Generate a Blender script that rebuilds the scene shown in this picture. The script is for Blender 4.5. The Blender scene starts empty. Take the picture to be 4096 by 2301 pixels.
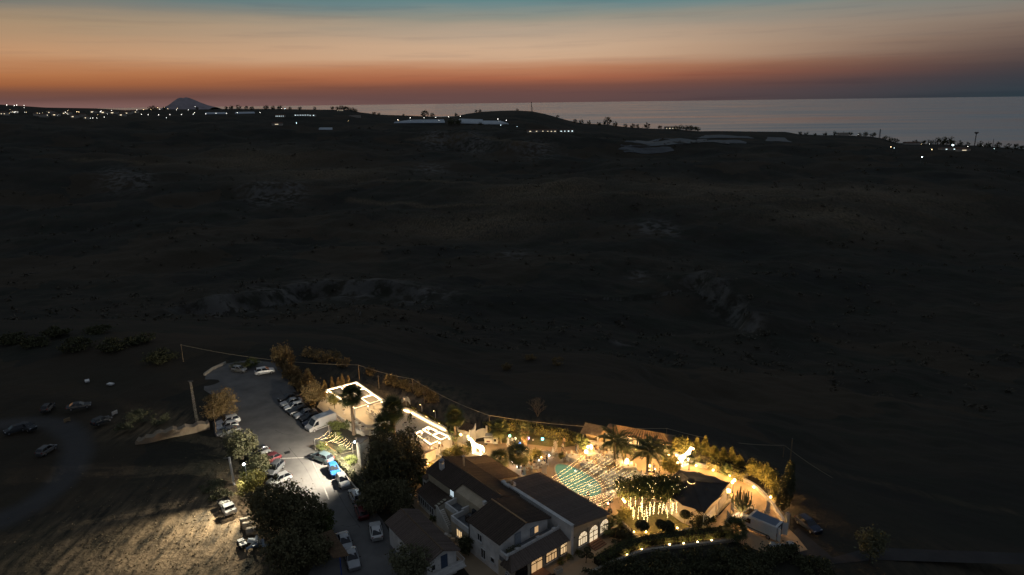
import bpy, bmesh, math, random
import numpy as np
from mathutils import Vector, Matrix
random.seed(7); RNG = np.random.default_rng(7)
sc = bpy.context.scene
COL = sc.collection
pi = math.pi

# ------------------------------------------------------------------ camera
CAM_H = 60.0; FPX = 2732.0
PITCH = math.radians(15.26); ROLL = math.radians(-0.72)
_F = Vector((0, math.cos(PITCH), -math.sin(PITCH))); _U0 = Vector((0, math.sin(PITCH), math.cos(PITCH))); _R0 = Vector((1, 0, 0))
_R = _R0*math.cos(ROLL) + _U0*math.sin(ROLL); _U = -_R0*math.sin(ROLL) + _U0*math.cos(ROLL)
cam_d = bpy.data.cameras.new('camera'); cam = bpy.data.objects.new('camera', cam_d); COL.objects.link(cam)
cam_d.sensor_width = 36; cam_d.lens = 36*FPX/4096; cam_d.clip_start = 0.5; cam_d.clip_end = 400000
m = Matrix((_R, _U, -_F)).transposed().to_4x4(); m.translation = (0, 0, CAM_H)
cam.matrix_world = m; sc.camera = cam

# ------------------------------------------------------------------ dusk sky
W = bpy.data.worlds.new('World'); sc.world = W; W.use_nodes = True
nt = W.node_tree; nt.nodes.clear()
def N(t, **k):
    n = nt.nodes.new(t)
    for a, b in k.items(): setattr(n, a, b)
    return n
def s2l(c):
    return tuple((x/255/12.92 if x/255 <= .04045 else ((x/255+.055)/1.055)**2.4) for x in c)
tc = N('ShaderNodeTexCoord'); sep = N('ShaderNodeSeparateXYZ'); nt.links.new(tc.outputs['Generated'], sep.inputs[0])
def M(op, a, b=None, c=None, clamp=False):
    n = N('ShaderNodeMath', operation=op); n.use_clamp = clamp
    for i, v in enumerate((a, b, c)):
        if v is None: continue
        if isinstance(v, (int, float)): n.inputs[i].default_value = v
        else: nt.links.new(v, n.inputs[i])
    return n.outputs[0]
elev = M('MULTIPLY', M('ARCSINE', sep.outputs[2]), 180/pi)
az = M('MULTIPLY', M('ARCTAN2', sep.outputs[0], sep.outputs[1]), 180/pi)
# thin stretched cloud veils: shift the elevation slightly with long horizontal noise
comb = N('ShaderNodeCombineXYZ'); nt.links.new(M('MULTIPLY', az, .055), comb.inputs[0]); nt.links.new(M('MULTIPLY', elev, .75), comb.inputs[1])
nz = N('ShaderNodeTexNoise'); nz.inputs['Scale'].default_value = 1.0; nz.inputs['Detail'].default_value = 4; nz.inputs['Roughness'].default_value = .5
nt.links.new(comb.outputs[0], nz.inputs['Vector'])
wob = M('MULTIPLY', M('SUBTRACT', nz.outputs[0], .5), 1.5)
fac = M('DIVIDE', M('ADD', elev, M('MULTIPLY', wob, M('MULTIPLY', elev, .22, clamp=True))), 30.0, clamp=True)
def ramp(stops):
    r = N('ShaderNodeValToRGB'); cr = r.color_ramp; cr.interpolation = 'LINEAR'
    while len(cr.elements) < len(stops): cr.elements.new(.5)
    for e, (p, c) in zip(cr.elements, stops): e.position = p/30; e.color = (*s2l(c), 1)
    nt.links.new(fac, r.inputs[0]); return r.outputs[0]
left_ = ramp([(0, (128,95,90)), (.5, (108,76,70)), (.95, (118,78,64)), (1.45, (158,97,62)), (2.1, (178,116,74)), (3.5, (193,147,109)), (5.6, (165,141,113)), (6.6, (124,122,114)), (7.8, (97,116,119)), (12, (90,106,116)), (30, (88,96,106))])
mid_ = ramp([(0, (98,73,71)), (.6, (104,74,70)), (1.2, (122,79,67)), (1.8, (165,100,73)), (2.5, (184,126,93)), (3.3, (205,168,137)), (4.1, (203,171,142)), (5.4, (178,159,139)), (6.3, (149,146,133)), (7.3, (101,133,137)), (12, (92,110,120)), (30, (88,96,106))])
right_ = ramp([(0, (42,56,64)), (.4, (50,60,68)), (1.2, (58,60,66)), (2.1, (70,64,66)), (2.6, (90,76,73)), (3.8, (112,94,85)), (5.0, (132,117,105)), (6.0, (127,124,117)), (7.1, (117,130,130)), (12, (90,104,116)), (30, (86,94,106))])
def azramp(a, b_):
    r = N('ShaderNodeMapRange'); r.interpolation_type = 'SMOOTHSTEP'; r.inputs['From Min'].default_value = a; r.inputs['From Max'].default_value = b_; nt.links.new(az, r.inputs['Value']); return r.outputs[0]
mx0 = N('ShaderNodeMix', data_type='RGBA'); nt.links.new(azramp(-40, 2), mx0.inputs[0]); nt.links.new(left_, mx0.inputs[6]); nt.links.new(mid_, mx0.inputs[7])
mx = N('ShaderNodeMix', data_type='RGBA'); nt.links.new(azramp(1, 40), mx.inputs[0]); nt.links.new(mx0.outputs[2], mx.inputs[6]); nt.links.new(right_, mx.inputs[7])
# thin darker veils of cirrus
cb2 = N('ShaderNodeCombineXYZ'); nt.links.new(M('MULTIPLY', az, .09), cb2.inputs[0]); nt.links.new(M('ADD', M('MULTIPLY', elev, 1.9), M('MULTIPLY', az, -.02)), cb2.inputs[1])
nz2 = N('ShaderNodeTexNoise'); nz2.inputs['Scale'].default_value = 1.0; nz2.inputs['Detail'].default_value = 6; nz2.inputs['Roughness'].default_value = .55; nt.links.new(cb2.outputs[0], nz2.inputs['Vector'])
vf = N('ShaderNodeMapRange'); vf.inputs[1].default_value = .52; vf.inputs[2].default_value = .78; vf.inputs[4].default_value = .55; nt.links.new(nz2.outputs[0], vf.inputs['Value'])
stk = N('ShaderNodeMix', data_type='RGBA'); nt.links.new(vf.outputs[0], stk.inputs[0]); nt.links.new(mx.outputs[2], stk.inputs[6]); dk = N('ShaderNodeMix', data_type='RGBA', blend_type='MULTIPLY'); dk.inputs[0].default_value = 1; nt.links.new(mx.outputs[2], dk.inputs[6]); dk.inputs[7].default_value = (.72, .74, .82, 1); nt.links.new(dk.outputs[2], stk.inputs[7])
# away from the afterglow the whole sky sinks into night blue
back = N('ShaderNodeMapRange'); back.interpolation_type = 'SMOOTHSTEP'
back.inputs['From Min'].default_value = 70; back.inputs['From Max'].default_value = 160
nt.links.new(M('ABSOLUTE', M('ADD', az, 26)), back.inputs['Value'])
mx2 = N('ShaderNodeMix', data_type='RGBA'); nt.links.new(back.outputs[0], mx2.inputs[0]); nt.links.new(stk.outputs[2], mx2.inputs[6]); mx2.inputs[7].default_value = (*s2l((82,88,98)), 1)
bg = N('ShaderNodeBackground'); nt.links.new(mx2.outputs[2], bg.inputs[0]); bg.inputs[1].default_value = 1.0
wo = N('ShaderNodeOutputWorld'); nt.links.new(bg.outputs[0], wo.inputs[0])

# the sun is below the horizon: only a very faint, very soft afterglow from its direction
sd = bpy.data.lights.new('afterglow_sun', 'SUN'); sd.energy = .02; sd.angle = math.radians(40); sd.color = (1, .62, .4)
so = bpy.data.objects.new('afterglow_sun', sd); COL.objects.link(so)
so.rotation_euler = (math.radians(86), 0, math.radians(26+180))
vs = sc.view_settings; vs.view_transform = 'Standard'; vs.look = 'None'; vs.exposure = 0; vs.gamma = 1; vs.use_curve_mapping = False
cy = sc.cycles
cy.use_denoising = True; cy.use_light_tree = True; cy.max_bounces = 5; cy.diffuse_bounces = 3; cy.glossy_bounces = 2; cy.transmission_bounces = 4; cy.transparent_max_bounces = 12
cy.sample_clamp_indirect = 4; cy.sample_clamp_direct = 20.0; cy.caustics_reflective = False; cy.caustics_refractive = False; cy.blur_glossy = 1.0

# ------------------------------------------------------------------ helpers
def at(px, py, z=0.0):
    """site survey: the point at height z seen along the line of sight through photo pixel (px, py)"""
    d = _F + _R*((px-2048)/FPX) + _U*((1150.5-py)/FPX)
    t = (z-CAM_H)/d.z
    return Vector((t*d.x, t*d.y, z))
def sight(px, py, dist):
    d = _F + _R*((px-2048)/FPX) + _U*((1150.5-py)/FPX)
    t = dist/math.hypot(d.x, d.y)
    return Vector((t*d.x, t*d.y, CAM_H+t*d.z))
MATS = {}
def mat(name, col, rough=.85, var=.2, scale=2.0, bump=0.0, metal=0.0, col2=None, emit=None, estr=0.0, spec=.3, detail=4, bscale=None, trans=0.0, sss=0.0):
    if name in MATS: return MATS[name]
    m_ = bpy.data.materials.new(name); m_.use_nodes = True; t = m_.node_tree; b = t.nodes['Principled BSDF']
    b.inputs['Roughness'].default_value = rough; b.inputs['Metallic'].default_value = metal; b.inputs['Specular IOR Level'].default_value = spec
    if trans: b.inputs['Transmission Weight'].default_value = trans
    if var > 0 or col2:
        tcn = t.nodes.new('ShaderNodeTexCoord'); n = t.nodes.new('ShaderNodeTexNoise'); n.inputs['Scale'].default_value = scale; n.inputs['Detail'].default_value = detail; n.inputs['Roughness'].default_value = .6
        t.links.new(tcn.outputs['Object'], n.inputs['Vector'])
        mr = t.nodes.new('ShaderNodeMapRange'); mr.inputs[1].default_value = .3; mr.inputs[2].default_value = .7; t.links.new(n.outputs[0], mr.inputs[0])
        mxn = t.nodes.new('ShaderNodeMix'); mxn.data_type = 'RGBA'
        c2 = col2 or tuple(min(1, c*(1+var)) for c in col); c1 = col if col2 else tuple(c*(1-var) for c in col)
        mxn.inputs[6].default_value = (*c1, 1); mxn.inputs[7].default_value = (*c2, 1)
        t.links.new(mr.outputs[0], mxn.inputs[0]); t.links.new(mxn.outputs[2], b.inputs['Base Color'])
        if bump:
            n2 = t.nodes.new('ShaderNodeTexNoise'); n2.inputs['Scale'].default_value = bscale or scale*4; n2.inputs['Detail'].default_value = 5; t.links.new(tcn.outputs['Object'], n2.inputs['Vector'])
            bp = t.nodes.new('ShaderNodeBump'); bp.inputs['Strength'].default_value = bump; bp.inputs['Distance'].default_value = .1; t.links.new(n2.outputs[0], bp.inputs['Height']); t.links.new(bp.outputs[0], b.inputs['Normal'])
    else: b.inputs['Base Color'].default_value = (*col, 1)
    if emit: b.inputs['Emission Color'].default_value = (*emit, 1); b.inputs['Emission Strength'].default_value = estr
    MATS[name] = m_; return m_
class MB:
    def __init__(s): s.v = []; s.f = []
    def add(s, vs, fs):
        o = len(s.v); s.v += [tuple(p) for p in vs]; s.f += [tuple(i+o for i in f) for f in fs]; return s
    def box(s, c, d, rz=0.0, top=1.0, topy=None):
        x, y, z = d[0]/2, d[1]/2, d[2]/2; ty = top if topy is None else topy; ca, sa = math.cos(rz), math.sin(rz); vs = []
        for k, (sx, sy) in ((-1, (1, 1)), (1, (top, ty))):
            for a, b in ((-1,-1),(1,-1),(1,1),(-1,1)):
                X, Y = a*x*sx, b*y*sy; vs.append((c[0]+X*ca-Y*sa, c[1]+X*sa+Y*ca, c[2]+k*z))
        return s.add(vs, [(3,2,1,0),(4,5,6,7),(0,1,5,4),(1,2,6,5),(2,3,7,6),(3,0,4,7)])
    def prism(s, poly, z0, z1):
        n = len(poly); a = sum(poly[i][0]*poly[(i+1)%n][1]-poly[(i+1)%n][0]*poly[i][1] for i in range(n))
        if a < 0: poly = poly[::-1]
        zf = (lambda z, p: z(p) if callable(z) else z)
        vs = [(p[0], p[1], zf(z0, p)) for p in poly]+[(p[0], p[1], zf(z1, p)) for p in poly]
        return s.add(vs, [tuple(range(n))[::-1], tuple(range(n, 2*n))]+[(i, (i+1) % n, n+(i+1) % n, n+i) for i in range(n)])
    def slab(s, p, t):
        """a flat plate: corner points p (counter-clockwise seen from its outside) with thickness t behind it"""
        p = [Vector(q) for q in p]; nrm = (p[1]-p[0]).cross(p[2]-p[0]).normalized()*t; n = len(p)
        return s.add(p+[q-nrm for q in p], [tuple(range(n)), tuple(range(n, 2*n))[::-1]]+[(i, n+i, n+(i+1) % n, (i+1) % n) for i in range(n)])
    def tube(s, pts, r, n=6, cap=True):
        pts = [Vector(p) for p in pts]; rs = r if isinstance(r, (list, tuple)) else [r]*len(pts); o = []; 
        up = Vector((0, 0, 1)); 
        for i, p in enumerate(pts):
            d = (pts[min(i+1, len(pts)-1)]-pts[max(i-1, 0)]).normalized(); a = d.cross(up)
            if a.length < .05: a = d.cross(Vector((1, 0, 0)))
            a.normalize(); b = d.cross(a)
            o += [p+(a*math.cos(2*pi*k/n)+b*math.sin(2*pi*k/n))*rs[i] for k in range(n)]
        fs = [(i*n+k, i*n+(k+1) % n, (i+1)*n+(k+1) % n, (i+1)*n+k) for i in range(len(pts)-1) for k in range(n)]
        if cap: fs += [tuple(range(n))[::-1], tuple(range((len(pts)-1)*n, len(pts)*n))]
        return s.add(o, fs)
    def lathe(s, prof, n=12, c=(0, 0, 0), sx=1, sy=1):
        o = [(c[0]+r*math.cos(2*pi*k/n)*sx, c[1]+r*math.sin(2*pi*k/n)*sy, c[2]+z) for r, z in prof for k in range(n)]
        fs = [(i*n+k, i*n+(k+1) % n, (i+1)*n+(k+1) % n, (i+1)*n+k) for i in range(len(prof)-1) for k in range(n)]
        fs += [tuple(range(n))[::-1], tuple(range((len(prof)-1)*n, len(prof)*n))]
        return s.add(o, fs)
    def ball(s, c, r, n=8, m=5, sz=1.0, wob=0.0):
        prof = [(max(.02*r, r*math.sin(pi*i/m)), -r*sz*math.cos(pi*i/m)) for i in range(m+1)]
        if not wob: return s.lathe(prof, n, c)
        o = [(c[0]+q*math.cos(2*pi*k/n)*(1+random.uniform(-wob, wob)), c[1]+q*math.sin(2*pi*k/n)*(1+random.uniform(-wob, wob)), c[2]+z*(1+random.uniform(-wob, wob))) for q, z in prof for k in range(n)]
        fs = [(i*n+k, i*n+(k+1) % n, (i+1)*n+(k+1) % n, (i+1)*n+k) for i in range(m) for k in range(n)]
        return s.add(o, fs)
    def quad(s, a, b, c, d): return s.add([a, b, c, d], [(0, 1, 2, 3)])
    def mesh(s, name, mt, smooth=False):
        me = bpy.data.meshes.new(name); me.from_pydata(s.v, [], s.f); me.materials.append(mt)
        if smooth: me.polygons.foreach_set('use_smooth', [True]*len(me.polygons))
        return me
    def build(s, name, mt, parent=None, smooth=False, **tg):
        return link(name, s.mesh(name, mt, smooth), parent, **tg)
def link(name, me, parent=None, label=None, cat=None, group=None, kind=None, loc=None, rz=None, scale=None):
    o = bpy.data.objects.new(name, me); COL.objects.link(o)
    if parent is not None: o.parent = parent
    if loc is not None: o.location = loc
    if rz is not None: o.rotation_euler = (0, 0, rz)
    if scale is not None: o.scale = scale if isinstance(scale, (tuple, list)) else (scale,)*3
    if label: o['label'] = label
    if cat: o['category'] = cat
    if group: o['group'] = group
    if kind: o['kind'] = kind
    return o
def thing(name, label, cat, loc=(0, 0, 0), rz=0.0, group=None, scale=None):
    return link(name, None, None, label, cat, group, None, loc, rz, scale)
def copy_tree(o, parent=None):
    c = o.copy(); COL.objects.link(c); c.parent = parent
    for ch in o.children: copy_tree(ch, c)
    return c
def bulk(name, verts, faces_n, mt, parent=None, **tg):
    """fast mesh from an (N*k,3) array of k-gons"""
    k = faces_n; v = np.asarray(verts, dtype=np.float32).reshape(-1, 3); nf = len(v)//k
    me = bpy.data.meshes.new(name); me.vertices.add(len(v)); me.vertices.foreach_set('co', v.ravel())
    me.loops.add(len(v)); me.loops.foreach_set('vertex_index', np.arange(len(v), dtype=np.int32))
    me.polygons.add(nf); me.polygons.foreach_set('loop_start', np.arange(0, len(v), k, dtype=np.int32)); me.polygons.foreach_set('loop_total', np.full(nf, k, dtype=np.int32))
    me.update(calc_edges=True); me.materials.append(mt)
    return link(name, me, parent, **tg)
def grid_obj(name, X, Y, Z, mt, smooth=True, attr=None, **tg):
    r, c = X.shape; v = np.stack([X, Y, Z], -1).reshape(-1, 3)
    i = np.arange(r*c).reshape(r, c); q = np.stack([i[:-1, :-1], i[:-1, 1:], i[1:, 1:], i[1:, :-1]], -1).reshape(-1, 4)
    me = bpy.data.meshes.new(name); me.vertices.add(len(v)); me.vertices.foreach_set('co', v.astype(np.float32).ravel())
    me.loops.add(q.size); me.loops.foreach_set('vertex_index', q.astype(np.int32).ravel())
    me.polygons.add(len(q)); me.polygons.foreach_set('loop_start', np.arange(0, q.size, 4, dtype=np.int32)); me.polygons.foreach_set('loop_total', np.full(len(q), 4, dtype=np.int32))
    me.polygons.foreach_set('use_smooth', np.full(len(q), smooth)); me.update(calc_edges=True); me.materials.append(mt)
    if attr is not None:
        a = me.color_attributes.new('cover', 'FLOAT_COLOR', 'POINT'); a.data.foreach_set('color', attr.astype(np.float32).ravel())
    return link(name, me, None, **tg)
def sheet(name, pts, z, mt, kind='structure', **tg):
    b = MB(); b.add([(p[0], p[1], z) for p in pts], [tuple(range(len(pts)))])
    o = b.build(name, mt, None, kind=kind, **tg)
    bm = bmesh.new(); bm.from_mesh(o.data); bmesh.ops.triangulate(bm, faces=bm.faces[:]); 
    for f_ in bm.faces:
        if f_.normal.z < 0: f_.normal_flip()
    bm.to_mesh(o.data); bm.free(); return o
def P2(*l, z=0.0): return [at(x, y, z) for x, y in l]
def smooth_path(pts, n=6):
    p = [Vector(q) for q in pts]; o = []
    for i in range(len(p)-1):
        a, b, c, d = p[max(i-1, 0)], p[i], p[i+1], p[min(i+2, len(p)-1)]
        for k in range(n):
            t = k/n; o.append(.5*((2*b)+(c-a)*t+(2*a-5*b+4*c-d)*t*t+(3*b-a-3*c+d)*t**3))
    o.append(p[-1]); return o
def wall_along(b, pts, w, h, z0=0.0, taper=1.0):
    """a continuous low wall following pts, mitred"""
    n = len(pts); L = []; Rr = []
    for i in range(n):
        d = (Vector(pts[min(i+1, n-1)])-Vector(pts[max(i-1, 0)])); d.z = 0; d.normalize(); nn = Vector((-d.y, d.x, 0))*w/2
        L.append(Vector(pts[i])+nn); Rr.append(Vector(pts[i])-nn)
    v = []
    for i in range(n):
        hz = h[i] if isinstance(h, list) else h
        v += [(L[i].x, L[i].y, z0), (Rr[i].x, Rr[i].y, z0), (Rr[i].x, Rr[i].y, z0+hz), (L[i].x, L[i].y, z0+hz)]
    fs = [(4*i+a, 4*i+(a+1) % 4, 4*i+4+(a+1) % 4, 4*i+4+a) for i in range(n-1) for a in range(4)]+[(3, 2, 1, 0), (4*n-4, 4*n-3, 4*n-2, 4*n-1)]
    return b.add(v, fs)
ORDS = ['leftmost', 'second', 'third', 'fourth', 'fifth', 'sixth', 'seventh', 'eighth', 'ninth', 'tenth', 'eleventh', 'twelfth', 'thirteenth', 'fourteenth', 'fifteenth', 'sixteenth', 'seventeenth', 'eighteenth', 'nineteenth', 'twentieth']
def nth(i): return ORDS[i] if i == 0 else ORDS[i]+' from left'
def emis(name, col, s):
    return mat(name, (.8, .8, .8), .5, 0, emit=col, estr=s)
WARM = (1, .62, .26); WARMW = (1, .56, .20); COOL = (.80, .95, 1.0)
# ------------------------------------------------------------------ terrain
SKY = [(-900,432),(0,418),(179,430),(380,434),(500,441),(600,438),(706,438),(815,438),(924,436),(1065,436),(1223,438),(1400,440),(1441,450),(1517,459),(1680,465),(1762,468),(1822,465),(1870,455),(1925,447),(2006,443),(2061,442),(2126,445),(2180,456),(2278,484),(2332,494),(2430,499),(2496,508),(2604,515),(2700,518),(2800,526),(2861,525),(3030,527),(3140,528),(3198,538),(3297,542),(3355,541),(3483,547),(3529,555),(3587,573),(3703,577),(3820,580),(3936,585),(3994,590),(4096,598),(5000,660)]
CRD = 2600.0
_ca = []; _cz = []
for px, py in SKY:
    q = sight(px, py, CRD); _ca.append(math.atan2(q.x, q.y)); _cz.append(q.z)
EDGE = [(-900,230),(-400,190),(-120,176),(-72,164),(-55,160),(-40,147),(-28,136),(-10,123),(3,119),(20,116.5),(30,112),(42,101),(52,86),(70,76),(150,60),(400,45),(900,30)]
_ex = [e[0] for e in EDGE]; _ey = [e[1] for e in EDGE]
_wv = [(RNG.uniform(0, 2*pi), RNG.uniform(0, 2*pi)) for _ in range(40)]
def fbm(x, y, wl, octv=5):
    z = 0; k = 0; a = 1
    for o in range(octv):
        for j in range(3):
            th, ph = _wv[k % 40]; k += 1
            z = z+a*np.sin((x*math.cos(th)+y*math.sin(th))*2*pi/wl+ph+1.3*np.sin((x*math.sin(th)-y*math.cos(th))*2*pi/(wl*1.7)+ph*2))
        a *= .5; wl *= .47
    return z/3
DP = [0, 8, 25, 60, 120, 200, 300, 420, 600, 900, 1300]; DZ = [0, -1.5, -7, -20, -40, -58, -70, -74, -64, -52, -44]
def ht0(x, y):
    x = np.asarray(x, float); y = np.asarray(y, float)
    r = np.hypot(x, y); a = np.arctan2(x, y)
    d = np.maximum(0, (y-np.interp(x, _ex, _ey))*.85)
    z = np.interp(d, DP, DZ)
    cz = np.interp(a, _ca, _cz)
    t = np.clip((r-1100)/(CRD-1100), 0, 1); t = t*t*(3-2*t)*.55+t*.45
    z = z*(1-t)+cz*t
    win = np.clip(d/60, 0, 1)*(1-np.clip((r-1500)/900, 0, 1)**2*.97)
    z = z+win*(fbm(x, y, 420, 3)*np.clip(d/40, 0, 9)*1.0+fbm(x+50, y-80, 90, 4)*2.2*np.clip(d/80, 0, 1))
    bey = np.clip((r-CRD)/900, 0, 1)
    z = z-bey*bey*(3-2*bey)*(z+345)
    # spurs and gullies on the far side
    z = z+np.clip((r-450)/500, 0, 1)*np.clip((2350-r)/600, 0, 1)*fbm(x*.8, y, 760, 2)*9
    # the low ground left of the car park is rougher
    lf = np.clip((-x-58)/20, 0, 1)*np.clip((r-30)/30, 0, 1)*(d < 1)
    z = z+lf*(fbm(x, y, 30, 3)*.5-.3)
    rt = np.clip((x-48)/14, 0, 1)*np.clip((400-r)/100, 0, 1)
    z = z+rt*(fbm(x, y, 40, 3)*.7-np.clip((x-48)*.12, 0, 5))
    return z-.05
SCARPS = []
def ht(x, y):
    z = ht0(x, y); x = np.asarray(x, float); y = np.asarray(y, float)
    for pl, h_, w_ in SCARPS:
        best = np.full(np.shape(x), 1e9); sgn = np.zeros(np.shape(x)); al = np.zeros(np.shape(x)); n = len(pl)-1
        for k in range(n):
            (ax, ay), (bx, by) = pl[k], pl[k+1]; dx, dy = bx-ax, by-ay; t = np.clip(((x-ax)*dx+(y-ay)*dy)/(dx*dx+dy*dy), 0, 1); ex, ey = x-ax-t*dx, y-ay-t*dy; d = np.hypot(ex, ey); m_ = d < best
            best = np.where(m_, d, best); sgn = np.where(m_, np.sign(dx*ey-dy*ex), sgn); al = np.where(m_, (k+t)/n, al)
        sd = best*sgn+fbm(x, y, 60, 3)*4; st = np.clip(sd/w_, -1, 1)
        z = z+h_*st*np.exp(-(best/70)**2)*np.clip(np.sin(pi*np.clip(al, .02, .98))*1.8, 0, 1)
    return z
def hit(px, py, lo=30.0, hi=CRD):
    rs = np.geomspace(lo, hi, 1500); q = sight(px, py, 1.0); dx, dy, dz = q.x, q.y, q.z-CAM_H
    g = ht(rs*dx, rs*dy); k = np.nonzero(CAM_H+rs*dz <= g)[0]
    i = k[0] if len(k) else len(rs)-1
    return Vector((rs[i]*dx, rs[i]*dy, float(g[i])))
SC_ = [[(q.x, q.y) for q in [hit(*p, 240) for p in line]] for line in ([(650,1262),(760,1240),(900,1225),(1050,1195),(1200,1165),(1400,1150),(1600,1160),(1780,1195)], [(2700,1110),(2780,1125),(2850,1165),(2930,1235),(3000,1290),(3060,1345)], [(1650,560),(1800,556),(1930,590),(2080,600),(2230,612)], [(900,745),(1020,770),(1150,750),(1290,745)])]
SCARPS += [(SC_[0], 5, 4), (SC_[1], 6, 4), (SC_[2], 9, 12), (SC_[3], 6, 8)]
def cover_material():
    m_ = bpy.data.materials.new('hillside_soil_and_scrub'); m_.use_nodes = True; t = m_.node_tree; b = t.nodes['Principled BSDF']; b.inputs['Roughness'].default_value = .95; b.inputs['Specular IOR Level'].default_value = .1
    L = t.links.new; tcn = t.nodes.new('ShaderNodeTexCoord')
    def noise(s, d=6, off=0, sc_=(1, 1, 1)):
        mp = t.nodes.new('ShaderNodeMapping'); mp.inputs['Scale'].default_value = sc_; mp.inputs['Location'].default_value = (off, off*2, 0); L(tcn.outputs['Object'], mp.inputs[0])
        n = t.nodes.new('ShaderNodeTexNoise'); n.inputs['Scale'].default_value = s; n.inputs['Detail'].default_value = d; n.inputs['Roughness'].default_value = .62; L(mp.outputs[0], n.inputs['Vector']); return n.outputs[0]
    def rng(v, a, c):
        r = t.nodes.new('ShaderNodeMapRange'); r.inputs[1].default_value = a; r.inputs[2].default_value = c; L(v, r.inputs[0]); return r.outputs[0]
    def mix(f, a, c):
        n = t.nodes.new('ShaderNodeMix'); n.data_type = 'RGBA'; L(f, n.inputs[0])
        for i, v in ((6, a), (7, c)):
            if isinstance(v, tuple): n.inputs[i].default_value = (*v, 1)
            else: L(v, n.inputs[i])
        return n.outputs[2]
    def mul(a, c):
        n = t.nodes.new('ShaderNodeMath'); n.operation = 'MULTIPLY'; L(a, n.inputs[0]); L(c, n.inputs[1]); return n.outputs[0]
    at_ = t.nodes.new('ShaderNodeAttribute'); at_.attribute_name = 'cover'; sp = t.nodes.new('ShaderNodeSeparateColor'); L(at_.outputs['Color'], sp.inputs[0])
    c = mix(rng(noise(.012), .38, .62), (.034, .033, .028), (.060, .051, .038))
    c = mix(rng(noise(.05, 8, 40), .42, .66), c, (.036, .038, .028))
    vo = t.nodes.new('ShaderNodeTexVoronoi'); vo.inputs['Scale'].default_value = .011; vo.inputs['Randomness'].default_value = .9; dn = t.nodes.new('ShaderNodeTexNoise'); dn.inputs['Scale'].default_value = .02; dn.inputs['Detail'].default_value = 4; L(tcn.outputs['Object'], dn.inputs['Vector']); dm = t.nodes.new('ShaderNodeVectorMath'); dm.operation = 'MULTIPLY_ADD'; L(dn.outputs['Color'], dm.inputs[0]); dm.inputs[1].default_value = (110, 110, 0); L(tcn.outputs['Object'], dm.inputs[2]); L(dm.outputs[0], vo.inputs['Vector']); sv_ = t.nodes.new('ShaderNodeSeparateColor'); L(vo.outputs['Color'], sv_.inputs[0])
    c = mix(rng(sv_.outputs[0], .5, 1.3), c, (.078, .058, .038))
    c = mix(mul(rng(noise(.3, 7, 9, (2.6, .55, 1)), .35, .7), sp.outputs[1]), c, (.31, .225, .135))
    c = mix(sp.outputs[2], c, (.088, .084, .080))
    c = mix(mul(rng(noise(.10, 9, 5), .46, .56), sp.outputs[0]), c, (.17, .16, .145))
    ge = t.nodes.new('ShaderNodeNewGeometry'); sx_ = t.nodes.new('ShaderNodeSeparateXYZ'); L(ge.outputs['True Normal'], sx_.inputs[0])
    c = mix(mul(rng(sx_.outputs[2], .90, .72), rng(noise(.07, 8, 21), .45, .62)), c, (.115, .11, .10))
    L(c, b.inputs['Base Color'])
    bp = t.nodes.new('ShaderNodeBump'); bp.inputs['Strength'].default_value = .7; bp.inputs['Distance'].default_value = 1.2; L(noise(.25, 8), bp.inputs['Height']); L(bp.outputs[0], b.inputs['Normal'])
    return m_
azs = np.concatenate([np.linspace(-1.5, -.78, 40)[:-1], np.linspace(-.78, .78, 560), np.linspace(.78, 1.5, 40)[1:]])
rr = np.concatenate([np.linspace(14, 230, 170)[:-1], np.concatenate([np.geomspace(230, 900, 260)[:-1], np.geomspace(900, 3700, 150)])])
RRg, AAg = np.meshgrid(rr, azs, indexing='ij'); TX = RRg*np.sin(AAg); TY = RRg*np.cos(AAg); TZ = ht(TX, TY)
ROCK = [(1905,590,60,40),(2150,600,70,30),(1740,555,60,25),(900,1215,130,30),(1120,1165,160,28),(1450,1150,200,28),(1700,1175,120,24),(1250,1130,100,24),(2800,1135,45,18),(2870,1190,38,20),(2940,1250,34,18),(3010,1310,34,18),(1060,765,70,22),(1160,750,60,20),(560,700,40,20),(2600,905,60,20),(2680,930,40,16),(2050,1010,60,18),(2550,1110,40,16),(2480,1370,40,14),(1720,680,60,26),(480,700,60,26)]
cov = np.zeros(TX.shape+(4,)); cov[..., 3] = 1
for px, py, sx, sy in ROCK:
    c = hit(px, py, 240); r0 = math.hypot(c.x, c.y); a0 = math.atan2(c.x, c.y); sa = sx/FPX; sr = sy*r0*r0/FPX/110 if r0 < 900 else sy*3
    cov[..., 0] = np.maximum(cov[..., 0], np.exp(-((AAg-a0)/sa)**2-((RRg-r0)/sr)**2)*.8)
for px, py, sx, sr in [(2150,760,300,90),(2900,760,420,120),(3500,770,300,90),(1300,690,300,100),(1900,900,350,60),(1000,640,260,120),(3300,860,300,60)]:
    c = hit(px, py, 240); r0 = math.hypot(c.x, c.y); a0 = math.atan2(c.x, c.y)
    cov[..., 1] = np.maximum(cov[..., 1], np.exp(-((AAg-a0)/(sx/FPX))**2-((RRg-r0)/sr)**2)*.62)
TRK = [hit(*q, 30) for q in [(-60,1708),(60,1694),(150,1688),(230,1700),(300,1745),(312,1810),(285,1890),(220,1960),(120,2030),(20,2080),(-60,2110)]]
for a_, c_ in zip(TRK[:-1], TRK[1:]):
    dx_, dy_ = c_.x-a_.x, c_.y-a_.y; s_ = np.clip(((TX-a_.x)*dx_+(TY-a_.y)*dy_)/(dx_*dx_+dy_*dy_), 0, 1); dd = np.hypot(TX-a_.x-s_*dx_, TY-a_.y-s_*dy_); cov[..., 2] = np.maximum(cov[..., 2], np.clip(1.6-dd/2.2, 0, 1))
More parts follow.
